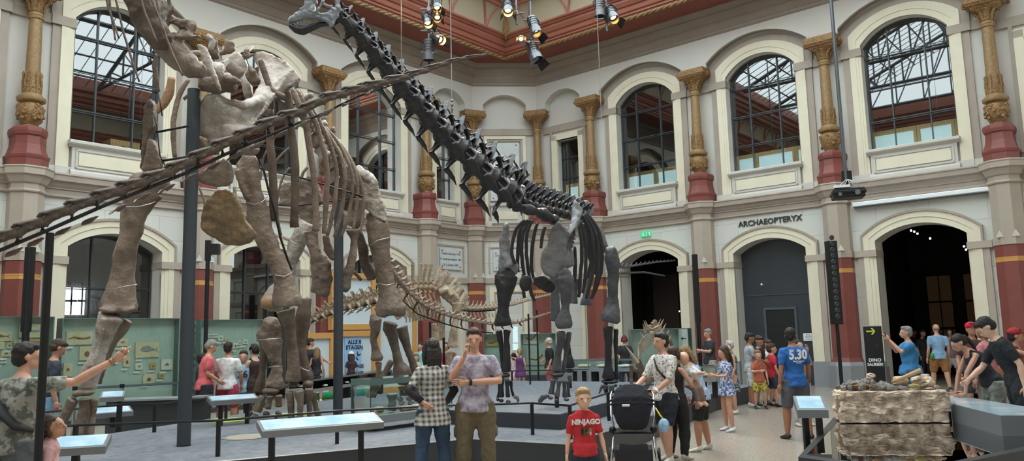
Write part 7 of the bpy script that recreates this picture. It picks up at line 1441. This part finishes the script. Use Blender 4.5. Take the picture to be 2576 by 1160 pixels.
    # clothes follow the body
    if top:
        c = MB(); zt = hipz-.045 if dress is None else hipz
        torso(c, .010, hipz-.036, .835 if sleeve != 'none' else .81)
        if dress is None: tube(c, [V_((0, 0, hipz-.055)), V_((0, 0, hipz-.03)), up((0, 0, hipz+.04))], [(.118*(.7+.3*F_), .09*F_), (.116*(.7+.3*F_), .088*F_), (.104*(.7+.3*F_), .078*F_)], 16, sd)
        else: tube(c, [V_((0, 0, dress)), V_((0, 0, (dress+hipz)/2)), V_((0, 0, hipz)), up((0, 0, .62))], [(.13, .105), (.118, .095), (.104, .08), (.082, .066)], 20, sd)
        if sleeve != 'none':
            for s in 'lr': limb(c, 's'+s, 'e'+s, 'w'+s, ar, .0085, cut={'short': .35, 'half': .5, 'long': 1.0}[sleeve])
        else:
            for s in (-1, 1): tube(c, [up((s*.055, .03, .80)), up((s*.06, 0, .845)), up((s*.055, -.035, .80))], [.012]*3, 6)
        c = remesh(c, vx, 3, .006*Ht, .07); obj('dress' if dress else 'shirt', c, top, t, smooth=True)
    if bottom and hide < 2:
        c = MB(); tube(c, [V_((0, 0, hipz-.06)), V_((0, 0, hipz-.02)), V_((0, 0, hipz+.045))], [(.1, .074), (.1, .074), (.09, .066)], 16, sd)
        for s in 'lr':
            rr = [v*1.04 for v in lg]
            if legs == 'short': limb(c, 'h'+s, 'k'+s, 'a'+s, rr, .013, cut=.5)
            else: limb(c, 'h'+s, 'k'+s, 'a'+s, rr, .011 if legs == 'long' else .005)
        c = remesh(c, vx, 3, .006*Ht, .07); obj('shorts' if legs == 'short' else 'trousers', c, bottom, t, smooth=True)
    if hide < 2:
        sh = cloth('shoe_%d_%d_%d' % shoes, shoes, bump=0) if shoes else mat('dark_sole', (60, 46, 40), .6)
        for s in 'lr':
            a = J['a'+s]; c = MB(); o_ = -1 if s == 'l' else 1
            tube(c, [a+V_((0, -.03, -.022)), a+V_((0, -.01, -.012)), a+V_((o_*.004, .035, -.024)), a+V_((o_*.007, .075, -.031)), a+V_((o_*.008, .1, -.034))], [(.020, .020), (.026, .028), (.025, .019), (.027, .013), (.016, .009)], 10, tuple(M0.to_3x3() @ V_((0, 0, 1))))
            if shoes: tube(c, [a+V_((0, -.01, -.01)), a+V_((0, -.005, .018))], [.026, .025], 10)
            for i, v in enumerate(c.v): 
                if v.z < zb+.003: c.v[i].z = zb+.003
            c = remesh(c, vx*.8, 1)
            for i, v in enumerate(c.v):
                if v.z < zb+.003: c.v[i].z = zb+.003
            obj('shoe' if shoes else 'sandal', c, sh, t, smooth=True)
    t['_'] = 0; del t['_']
    return dict(t=t, M=M0, H=Ht, J=J, up=up, X=X, Hd=Hd, tube=tube, w=sw, hip=hipz)
def strap(q_, name, pts, r, m, n=8):
    mb = MB(); q_['tube'](mb, pts, r, n, tuple(q_['M'].to_3x3() @ V_((0, 1, 0)))); return obj(name, mb, m, q_['t'], smooth=True)
def shirttext(q_, s, size, z, m, back=True, bold=.0, dy=.078, sx=1, nm='shirt_print', dx=0):
    "lettering laid on chest or back"
    M = q_['M']; H_ = q_['H']; o = q_['up']((dx, -dy if back else dy, z)); n = V_((0, -1 if back else 1, 0)); n = M.to_3x3() @ n; x = M.to_3x3() @ V_((1 if back else -1, 0, 0))
    return text(s, size, nm, m, frame(q_['X'](o), x, n), q_['t'], .003, bold=bold, sx=sx)
W_t = cloth('white_tee', (226, 226, 228)); W_p = cloth('white_print', (240, 240, 240))
# foreground
A = person('man in grey patterned shirt with black sling bag at the left photo edge, pointing up', 62, 862, 6.7, 28, cloth('grey_leaf_shirt', (150, 148, 140), (92, 96, 88), 16, (.5, .56)), cloth('grey_shorts', (92, 96, 100)), 'dark', 0, lean=.08, pose=dict(er=(.22, .14, .80), wr=(.34, .26, .90), cr=(1.0, 0, 0), dr=(.6, .5, .7), el=(-.16, .03, .64), wl=(-.1, .14, .55)), fat=1.15, shoes=(60, 60, 60), heady=-.5)
strap(A, 'sling_bag', [(-.07, -.06, .80), (-.03, -.085, .74), (.05, -.09, .66), (.09, -.06, .61), (.11, .02, .58)], [(.006, .016), (.008, .02), (.012, .032), (.012, .03), (.006, .014)], m_blk2)
A2 = A; hb = MB(); w_ = A['J']['wr']+V_((0, 0, 0)); a_ = (A['J']['wr']-A['J']['er']).normalized(); A['tube'](hb, [w_-a_*.02, w_-a_*.005], [.018, .018], 12); obj('wrist_watch', hb, m_gold, A['t'], smooth=True)
f_ = MB(); d_ = V_((.6, .5, .7)).normalized(); A['tube'](f_, [w_+d_*.05, w_+d_*.08, w_+d_*.1], [.006, .0055, .004], 8); obj('pointing_finger', f_, skin(0), A['t'], smooth=True)
person('toddler with brown hair and pink shirt at the lower left beside the black post', 127, 1048, 6.7, 60, cloth('pink_tee', (214, 168, 168)), cloth('pink_skirt', (190, 150, 150)), 'brown', 1, 1, 1.0, style='bob', headp=-.25, heady=-.5, shoes=(200, 200, 200))
Bp = person('long haired woman in black and white plaid shirt and jeans, seen from behind', 1087, 853, 8.9, -18, cloth('plaid_shirt', (196, 194, 188), (70, 68, 66), 9, (.42, .58)), cloth('blue_jeans', (58, 84, 108), (40, 60, 84), 5, (.3, .7)), 'dark', 0, 1, style='long', sleeve='short', legs='slim', pose=dict(el=(-.17, -.02, .66), wl=(-.085, -.07, .585), er=(.16, .02, .65), wr=(.13, .1, .56), cl=(1.2, 0, 0)), hide=0, dress=.43, shoes=(60, 50, 46))
pl = bpy.data.materials['plaid_shirt']; nt = pl.node_tree; rmp = [n for n in nt.nodes if n.type == 'VALTORGB'][0]; tcn = [n for n in nt.nodes if n.type == 'TEX_COORD'][0]
wv = []
for dr_ in ('X', 'Z'):
    w1 = nt.nodes.new('ShaderNodeTexWave'); w1.bands_direction = dr_; w1.inputs['Scale'].default_value = 5.5; w1.inputs['Distortion'].default_value = 1.5; w1.inputs['Detail'].default_value = 3; nt.links.new(tcn.outputs['Object'], w1.inputs['Vector']); wv.append(w1)
mx = nt.nodes.new('ShaderNodeMath'); mx.operation = 'ADD'; nt.links.new(wv[0].outputs['Fac'], mx.inputs[0]); nt.links.new(wv[1].outputs['Fac'], mx.inputs[1]); m2 = nt.nodes.new('ShaderNodeMath'); m2.operation = 'MULTIPLY'; m2.inputs[1].default_value = .5
nt.links.new(mx.outputs[0], m2.inputs[0]); nt.links.new(m2.outputs[0], rmp.inputs['Fac']); rmp.color_ramp.elements[0].position = .1; rmp.color_ramp.elements[1].position = .95
for s in 'lr':
    mb = MB(); a, b, c = Bp['J']['s'+s], Bp['J']['e'+s], Bp['J']['w'+s]; Bp['tube'](mb, [a.lerp(b, .75), b, b.lerp(c, .4), c.lerp(b, .1)], [.03, .031, .028, .022], 10); obj('black_sleeve', mb, m_blk2, Bp['t'], smooth=True)
C_ = person('man with crossed arms in grey marbled tee and olive cargo trousers, hand at his cheek', 1192, 826, 9.0, 183, cloth('marbled_tee', (182, 176, 190), (132, 120, 138), 11, (.42, .62)), cloth('olive_cargo', (112, 100, 78), (98, 88, 68), 4, (.3, .7)), 'brown', 0, legs='long', fat=1.12, pose=dict(el=(-.165, .045, .665), wl=(.045, .115, .665), dl=(1, .2, .02), er=(.15, .06, .68), wr=(.058, .105, .83), cr=(1.1, 0, 0), dr=(-.2, 0, 1)), shoes=(60, 50, 44), headp=.1)
for s in (-1, 1):
    mb = MB(); C_['tube'](mb, [(s*.1, -.01, .40), (s*.112, -.01, .37), (s*.112, -.01, .33), (s*.1, -.01, .31)], [(.02, .03), (.028, .045), (.028, .045), (.02, .035)], 12, tuple(C_['M'].to_3x3() @ V_((0, 1, 0)))); obj('cargo_pocket', mb, bpy.data.materials['olive_cargo'], C_['t'], smooth=True)
strap(C_, 'wrist_watch', [(.018, .11, .665), (.034, .114, .665)], [.021, .021], m_blk2, 12)
Kd = person('boy with blond hair in a red NINJAGO tee walking towards the viewer', 1466, 980, 7.7, 178, cloth('red_tee', (196, 46, 52)), cloth('dark_jeans', (44, 58, 76)), 'blond', 3, 0, .75, legs='long', fat=1.15, shoes=(80, 80, 80), pose=dict(el=(-.145, 0, .60), wl=(-.165, .04, .46), er=(.14, .0, .60), wr=(.16, .02, .46)), step=.05)
shirttext(Kd, 'NINJAGO', .066, .735, W_p, back=False, bold=.003, dy=.088)
for i, (cx_, c_) in enumerate(((-.034, (70, 70, 80)), (-.012, (90, 110, 60)), (.012, (170, 90, 50)), (.036, (190, 186, 180)))):
    mb = MB(); H_ = Kd['H']; o = Kd['up']((-cx_, .0815, .655)); M3 = Kd['M'].to_3x3(); mb.ball(Kd['X'](o), (.012*H_, .004*H_, .034*H_), 8, 6, M3); obj('shirt_print', mb, cloth('print_blot_%d' % i, c_, tuple(int(v*.4) for v in c_), 40), Kd['t'], smooth=True)
PM_ = person('man in white dotted shirt and dark shorts with a chest strap, holding the pushchair handle', 1665, 837, 10.4, -112, cloth('dotted_shirt', (220, 214, 208), (110, 96, 92), 42, (.56, .6)), cloth('navy_shorts', (38, 42, 50)), 'dark', 0, sleeve='half', fat=1.15, pose=dict(el=(-.13, .05, .64), wl=(-.1, .17, .55), er=(.13, .09, .65), wr=(.08, .25, .56), dl=(0, 1, -.3), dr=(0, 1, -.3), cl=(1.2, 0, 0), cr=(1.2, 0, 0)), shoes=(214, 210, 202), step=.06)
strap(PM_, 'chest_strap', [(.05, -.06, .80), (.06, .0, .845), (.03, .06, .79), (-.03, .085, .72), (-.08, .05, .65)], [(.004, .013)]*5, m_blk2); strap(PM_, 'wrist_watch', [(-.106, .15, .565), (-.102, .162, .556)], [.021, .021], m_white, 12)
BM = person('woman in black trousers carrying a baby behind the man with the pushchair', 1693, 872, 10.6, 60, cloth('black_top', (36, 35, 38)), cloth('black_trousers', (32, 32, 36)), 'brown', 0, 1, legs='long', sleeve='none', pose=dict(el=(-.11, .08, .68), wl=(.02, .17, .68), er=(.14, .06, .66), wr=(.06, .17, .63), dl=(1, .1, 0), dr=(-1, .1, 0)), shoes=(214, 206, 190), style='bob')
bp_ = BM['X']((.02, .13, .72)); bt = thing('baby', 'baby in a patterned top carried by the woman in black trousers', 'baby', bp_, 0)
mb = MB(); mb.tube([bp_+V_((0, 0, -.1)), bp_, bp_+V_((.02, 0, .14)), bp_+V_((.02, 0, .2))], [.085, .09, .075, .04], 12); mb.ball(bp_+V_((-.03, -.02, .26)), (.075, .085, .08), 12, 10)
for s in (-1, 1): mb.tube([bp_+V_((.03+.05*s, -.03, .12)), bp_+V_((.09+.05*s, -.1, .06)), bp_+V_((.17+.03*s, -.12, .05)), bp_+V_((.2+.03*s, -.13, .06))], [.035, .03, .022, .022], 8); mb.tube([bp_+V_((.03*s, 0, -.08)), bp_+V_((.12+.04*s, -.08, -.16)), bp_+V_((.16+.04*s, -.08, -.34)), bp_+V_((.2+.04*s, -.12, -.38))], [.05, .042, .032, .025], 8)
obj('body', remesh(mb, .012, 3), skin(3), bt, smooth=True)
mb = MB(); mb.tube([bp_+V_((0, 0, -.11)), bp_, bp_+V_((.02, 0, .15))], [.095, .1, .084], 12)
for s in (-1, 1): mb.tube([bp_+V_((.03+.05*s, -.03, .12)), bp_+V_((.09+.05*s, -.1, .06)), bp_+V_((.14+.03*s, -.12, .05))], [.042, .037, .03], 8)
obj('romper_top', remesh(mb, .013, 3), cloth('pale_print_romper', (222, 216, 212), (150, 150, 156), 30, (.55, .6)), bt, smooth=True)
mb = MB()
for s in (-1, 1): mb.tube([bp_+V_((.03*s, 0, -.06)), bp_+V_((.12+.04*s, -.08, -.16)), bp_+V_((.155+.04*s, -.08, -.32))], [.06, .05, .04], 8)
obj('baby_trousers', remesh(mb, .013, 3), cloth('taupe_trousers', (140, 116, 108)), bt, smooth=True)
person('blonde woman in pale blue ruffled top and black shorts leaning over the baby', 1730, 870, 11.3, -68, cloth('pale_blue_top', (176, 196, 226)), cloth('black_shorts', (36, 37, 42)), 'straw', 1, 1, style='long', sleeve='none', lean=.28, headp=.2, fat=1.1, shoes=(222, 218, 206), pose=dict(er=(.17, .05, .61), wr=(.16, .1, .50)), step=.04)
BT = (226, 226, 224)
Q5 = person('man in a blue tee numbered 5.30 and grey shorts walking away', 1990, 825, 12.2, -8, cloth('bright_blue_tee', (44, 104, 178)), cloth('grey_shorts_b', (96, 98, 106)), 'dark', 2, fat=1.1, pose=dict(wl=(-.155, .0, .49), er=(.145, -.01, .635), wr=(.15, .02, .49)), heady=-.7, step=.05)
shirttext(Q5, '5.30', .2, .755, W_p, bold=.008, dy=.082, sx=.9); shirttext(Q5, 'Best Runners', .036, .70, W_p, dy=.086); shirttext(Q5, 'für alle', .03, .685, W_p, dy=.086)
person('girl with long brown hair in a blue white flowered dress, looking at her phone', 1822, 872, 13.3, -95, cloth('blue_flower_dress', (70, 92, 150), (206, 210, 224), 28, (.46, .54)), None, 'brown', 0, 1, .25, style='long', dress=.42, shoes=BT, pose=dict(el=(-.11, .05, .655), wl=(-.06, .17, .66), er=(.12, .05, .655), wr=(.03, .17, .66), dl=(.3, 1, .2), dr=(-.3, 1, .2)), headp=.3)
person('white haired woman in a dark patterned sleeveless dress behind the flowered dress girl', 1836, 857, 16, -80, cloth('dark_leaf_dress', (50, 62, 74), (170, 176, 178), 22, (.5, .56)), None, 'white', 0, 1, style='curly', sleeve='none', dress=.3, shoes=(228, 222, 214), pose=dict(er=(.15, .0, .68), wr=(.09, .09, .62)), fat=1.2)
person('teenage boy in grey tee and white shorts at the left of the boys group', 1882, 838, 17.1, 100, cloth('light_grey_tee', (176, 180, 184)), cloth('white_shorts', (216, 218, 222)), 'dark', 2, shoes=(200, 200, 200), headp=.35, pose=dict(er=(.13, .05, .66), wr=(.1, .17, .62)))
person('boy in a black tee behind the small boy in orange', 1906, 846, 17.6, 150, cloth('black_tee', (38, 38, 40)), cloth('black_shorts_c', (40, 42, 46)), 'brown', 1, 0, .3, shoes=(60, 60, 60), headp=.4)
person('youth in a white vest at the back of the boys group', 1928, 855, 18.3, 150, cloth('white_vest', (226, 226, 226)), cloth('dark_shorts_d', (60, 60, 70)), 'brown', 1, 0, .3, shoes=(60, 60, 60), sleeve='none', headp=.5)
person('small boy in orange tee and yellow patterned shorts', 1905, 883, 16.8, -170, cloth('orange_tee', (184, 96, 72)), cloth('yellow_print_shorts', (206, 190, 92), (120, 104, 48), 22, (.5, .56)), 'straw', 0, 0, .8, shoes=(50, 50, 54), pose=dict(wr=(.0, .13, .66), er=(.13, .06, .64)))
person('boy in a red tee and navy shorts at the right of the boys group', 1938, 866, 17.2, 80, cloth('crimson_tee', (190, 40, 54)), cloth('navy_shorts_b', (56, 64, 80)), 'brown', 0, 0, .55, shoes=(44, 44, 48), heady=-.3)
person('woman mostly hidden beyond the man in the 5.30 tee, hand raised to her face', 2006, 855, 13.8, 170, cloth('rose_top', (196, 140, 120)), cloth('pale_trousers', (190, 190, 200)), 'dark', 0, 1, style='pony', legs='long', sleeve='none', pose=dict(el=(-.11, .08, .70), wl=(-.05, .1, .86), dl=(.1, .1, 1)), shoes=(220, 200, 190))
person('grey haired man with glasses in a dark tee behind the glass at the red pilaster', 1782, 828, 20.5, -100, cloth('charcoal_tee', (52, 54, 62)), cloth('beige_trousers', (176, 166, 148)), 'grey', 0, legs='long', fat=1.15, shoes=(70, 60, 50), pose=dict(er=(.12, .07, .66), wr=(.05, .17, .68), el=(-.12, .06, .66), wl=(-.03, .17, .68)), headp=.25)
person('man in a mint tee beyond the arrow panel', 1702, 838, 23.4, 150, cloth('mint_tee', (130, 186, 160)), cloth('dark_trousers_e', (60, 60, 66)), 'dark', 1, shoes=(60, 60, 60))
person('woman with purple-red hair and black top, back to the viewer, behind the spiny skeleton', 1570, 845, 22.4, 10, cloth('black_blouse', (40, 40, 46)), cloth('navy_trousers', (40, 46, 62)), 'red', 0, 1, style='bob', legs='long', sleeve='short', fat=1.2, shoes=(40, 40, 44), headp=.3)
person('blonde curly woman in a black jumper and dusty red trousers', 1381, 850, 21.5, -85, cloth('black_jumper', (40, 38, 40)), cloth('dusty_red_trousers', (166, 92, 92)), 'white', 0, 1, style='curly', sleeve='half', legs='long', fat=1.1, shoes=(60, 50, 50), pose=dict(er=(.14, .03, .66), wr=(.09, .1, .62)))
person('girl in a purple dress with a ponytail, arm round another girl', 1307, 877, 22.4, 15, cloth('purple_dress', (104, 56, 112)), None, 'blond', 0, 1, .35, style='pony', dress=.38, sleeve='none', shoes=(200, 180, 170), pose=dict(el=(-.15, .02, .80), wl=(-.26, .03, .83), dl=(-1, .1, 0)))
person('smaller girl in a pale flowery dress beside the purple dress girl', 1292, 889, 22.5, 10, cloth('pale_flower_dress', (220, 200, 204), (170, 130, 140), 24, (.5, .58)), None, 'dark', 0, 1, .5, style='bob', dress=.35, sleeve='none', shoes=(200, 180, 170))
person('man in a pale turquoise tee before the wood framed wall', 1058, 862, 22.6, 200, cloth('turquoise_tee', (150, 206, 200)), cloth('grey_trousers_f', (90, 90, 96)), 'brown', 0, legs='long', shoes=(70, 70, 70))
person('small child with light brown hair beside the man in turquoise', 1047, 892, 22.4, 190, cloth('ecru_tee', (206, 196, 180)), cloth('brown_shorts', (120, 100, 80)), 'straw', 0, 0, .9, shoes=(150, 150, 150))
person('person in a magenta top half hidden by the pale skeleton', 1122, 862, 22, 180, cloth('magenta_top', (190, 40, 84)), cloth('dark_trousers_g', (50, 50, 60)), 'dark', 1, 1, style='bob', legs='long', shoes=(60, 60, 60))
person('girl with a white cap and dark tee before the ALLE poster', 884, 886, 22.6, -12, cloth('dark_plum_tee', (62, 46, 54)), cloth('beige_shorts', (176, 170, 164)), 'brown', 0, 1, .35, style='long', hat=(240, 240, 242), shoes=BT)
person('man in a black tee with his arm round a woman, before the left wooden frame', 780, 852, 21.6, 20, cloth('black_tee_h', (48, 48, 58)), cloth('dark_trousers_i', (60, 60, 70)), 'dark', 1, legs='short', shoes=BT, heady=-.8, headp=.2, pose=dict(er=(.16, .05, .70), wr=(.26, .1, .62), dr=(1, 0, -.2)))
person('woman with long light brown hair in a black vest embraced by the man in black', 797, 874, 21.4, 8, cloth('black_vest', (36, 36, 44)), cloth('taupe_shorts', (160, 146, 134)), 'straw', 1, 1, style='long', sleeve='none', shoes=BT)
person('grey haired man in a coral polo shirt and black shorts looking down', 526, 872, 14.6, 62, cloth('coral_polo', (216, 104, 110)), cloth('black_shorts_j', (38, 38, 42)), 'grey', 0, fat=1.15, headp=.55, lean=.1, shoes=(70, 60, 56), pose=dict(er=(.12, .0, .65), wr=(.09, .12, .57)), hz=1.74)
person('dark haired person in striped shorts hidden behind the coral polo man', 508, 890, 15.4, 60, cloth('navy_tee_k', (50, 56, 70)), cloth('striped_shorts', (214, 214, 214), (90, 90, 96), 16, (.45, .55), 'wave'), 'dark', 1, 0, .3, shoes=(80, 80, 80))
person('dark haired man in a white tee and raspberry shorts, back to the viewer', 574, 861, 14.9, 6, W_t, cloth('raspberry_shorts', (190, 66, 88)), 'dark', 1, fat=1.1, shoes=(70, 70, 70), pose=dict(el=(-.14, .02, .64), wl=(-.12, .09, .54), er=(.145, .02, .64), wr=(.13, .08, .52)))
B26 = person('boy in a light blue tee numbered 26 and beige shorts facing the viewer', 613, 883, 15.3, 172, cloth('light_blue_tee', (170, 204, 226)), cloth('beige_shorts_l', (172, 156, 130)), 'brown', 0, 0, .3, shoes=(200, 200, 200))
shirttext(B26, '26', .2, .70, mat('navy_print', (40, 52, 80), .8), back=False, bold=.004, dy=.08)
person('curly dark haired woman in a brown vest right of the boy numbered 26', 641, 866, 15.4, -52, cloth('dark_brown_vest', (66, 50, 48)), cloth('dark_skirt', (60, 44, 48)), 'dark', 3, 1, style='curly', sleeve='none', legs='long', shoes=(60, 50, 50), pose=dict(el=(-.12, .05, .64), wl=(-.04, .12, .58)))
DN = person('person in dark navy tee and light blue jean shorts behind the pointing man', 140, 858, 11.8, 50, cloth('dark_navy_tee', (48, 54, 66)), cloth('pale_denim_shorts', (132, 170, 196), (108, 146, 176), 6, (.3, .7)), 'brown', 1, 0, style='short', headp=.5, lean=.12, hz=1.8, pose=dict(el=(-.16, -.02, .66), wl=(-.07, .06, .58), dl=(1, .3, .2)), shoes=(80, 80, 80))
# right-hand group
BP = person('grey haired man in a blue polo shirt holding up a phone to take a picture', 2281, 821, 14.4, -72, cloth('azure_polo', (64, 136, 192)), cloth('blue_trousers', (70, 80, 100)), 'grey', 0, fat=1.4, legs='long', shoes=(60, 60, 60), pose=dict(el=(-.1, .1, .72), wl=(-.03, .2, .86), er=(.11, .1, .72), wr=(.03, .2, .86), dl=(.2, .5, .8), dr=(-.2, .5, .8)))
def held(q_, name, label, p, s, m, rz=0, cat='phone'):
    c = q_['X'](p); mb = MB(); M = Matrix.Translation(c) @ Matrix.Rotation(q_['t'].rotation_euler.z+rz, 4, 'Z'); mb.box((-s[0]/2, -s[1]/2, -s[2]/2), (s[0]/2, s[1]/2, s[2]/2), M); return tag(obj(name, mb, m), label, cat)
held(BP, 'smartphone', 'smartphone held up by the man in the blue polo shirt', (0, .235, .915), (.15, .01, .075), m_blk)
OS = person('bald man in a pale blue tee and ochre shorts, green cloth at his hip', 2354, 815, 20.1, 12, cloth('sky_tee', (140, 176, 208)), cloth('ochre_shorts', (164, 112, 66)), 'bald', 0, style='bald', shoes=(50, 50, 56), fat=1.1, step=.08)
strap(OS, 'green_cloth', [(-.1, -.04, .56), (-.115, -.05, .52), (-.11, -.05, .47)], [.02, .03, .02], cloth('green_cloth', (70, 150, 80)))
person('woman with a white skirt inside the dark doorway', 2388, 828, 22.5, -150, cloth('dusk_top', (150, 120, 120)), cloth('white_skirt', (200, 196, 190)), 'dark', 0, 1, style='bob', sleeve='none', shoes=(200, 190, 180))
person('person in dark clothes in the shade of the doorway, left of the bald man', 2318, 830, 23.5, 160, cloth('shade_top', (60, 50, 52)), cloth('shade_trousers', (50, 48, 54)), 'dark', 1, legs='long', shoes=(190, 190, 190))
person('person in dark clothes deep in the doorway at its left', 2296, 828, 26, 150, cloth('shade_top_b', (70, 56, 56)), cloth('shade_trousers_b', (56, 50, 54)), 'dark', 1, 1, legs='long', shoes=(90, 80, 80))
person('young woman in a black sleeveless top leaning on the light table with both hands', 2424, 846, 11.1, -78, cloth('black_tank', (40, 42, 48)), cloth('grey_jeans', (150, 152, 144), (120, 122, 116), 6), 'dark', 0, 1, style='pony', sleeve='none', legs='long', lean=.62, headp=.25, hz=1.68, pose=dict(el=(-.1, .245, .60), wl=(-.1, .27, .43), er=(.12, .22, .58), wr=(.12, .255, .425), dl=(0, .9, -.25), dr=(0, .9, -.25), cl=(.1, 0, 0), cr=(.1, 0, 0)), shoes=(60, 60, 60))
person('dark haired man in a black polo bending over the glass table at the right edge', 2496, 828, 10.3, -66, cloth('black_polo', (34, 35, 40)), cloth('dark_trousers_m', (44, 46, 52)), 'dark', 3, lean=.42, headp=.55, hz=1.84, legs='long', fat=1.1, pose=dict(er=(.14, .2, .60), wr=(.09, .3, .52)), shoes=(50, 50, 50))
person('man with a bright red hat behind the young woman in black', 2440, 812, 13.8, -165, cloth('dark_tee_n', (90, 60, 56)), cloth('dark_trousers_o', (60, 60, 70)), 'dark', 1, hat=(206, 30, 56), shoes=(60, 60, 60))
GW = person('ginger haired woman in a pink shirt with a brown shoulder bag at the right', 2474, 817, 12.4, -20, cloth('pink_shirt', (206, 130, 136)), cloth('khaki_trousers', (120, 110, 90)), 'ginger', 1, 1, style='bob', legs='long', shoes=(90, 70, 60))
bg_ = MB(); c = GW['X']((.11, -.06, .55)); bg_.ball(c, (.15, .1, .16), 14, 10); bg_.tube([c+V_((0, 0, .12)), GW['X']((.06, -.05, .84)), GW['X']((.05, .03, .84))], .012, 6); obj('brown_bag', bg_, mat('brown_leather', (168, 112, 74), .5), GW['t'], smooth=True)
person('person with a red cap holding a camera at the right photo edge', 2548, 827, 11.6, 120, cloth('rust_top', (150, 84, 70)), cloth('blue_shorts_p', (90, 110, 150)), 'dark', 1, 1, style='short', hat=(170, 40, 46), sleeve='none', pose=dict(el=(-.12, .09, .76), wl=(-.04, .14, .87), er=(.12, .09, .76), wr=(.04, .14, .87), dl=(.2, .2, 1), dr=(-.2, .2, 1)), shoes=(80, 80, 80))
# ================================================================ light
wd = bpy.data.worlds.new('world'); S.world = wd; wd.use_nodes = True
bg = wd.node_tree.nodes['Background']; bg.inputs['Color'].default_value = (.82, .95, .99, 1); bg.inputs['Strength'].default_value = 1.0
S.view_settings.view_transform = 'Standard'; S.view_settings.look = 'None'; S.view_settings.gamma = 1
S.view_settings.use_curve_mapping = False
S.view_settings.exposure = 2.42
S.cycles.max_bounces = 8; S.cycles.diffuse_bounces = 5; S.cycles.glossy_bounces = 4; S.cycles.transparent_max_bounces = 12

# the lit spotlights on the ceiling bars, then added lamps above the view
def spotlight(p, tgt, e, ang=50, col=(1, .9, .76)):
    l = bpy.data.lights.new('spot', 'SPOT'); l.energy = e; l.spot_size = rad(ang); l.spot_blend = .6; l.shadow_soft_size = .12; l.color = col
    o = bpy.data.objects.new('spot_light', l); COL.objects.link(o); o.location = p; d_ = Vector(tgt)-Vector(p); o.rotation_euler = d_.to_track_quat('-Z', 'Y').to_euler()
for (x, y), tg in (((1098, 16), P(700, 250, 12)), ((1074, 58), P(600, 600, 12)), ((1277, 26), P(1200, 450, 11)), ((1343, 74), P(1420, 640, 12)), ((1538, 44), P(1500, 640, 13))):
    q5 = P(x, y, 18.3); spotlight(q5, tg, 170)
spotlight(Vector((-6, 8, 13.5)), P(420, 400, 10.4), 200, 45); spotlight(Vector((2, 4, 13.5)), P(560, 500, 11), 200, 50); spotlight(Vector((6, 8, 13.5)), P(1400, 640, 12), 160, 50)  # added unseen lamps without fixtures, to put highlights on the skeletons
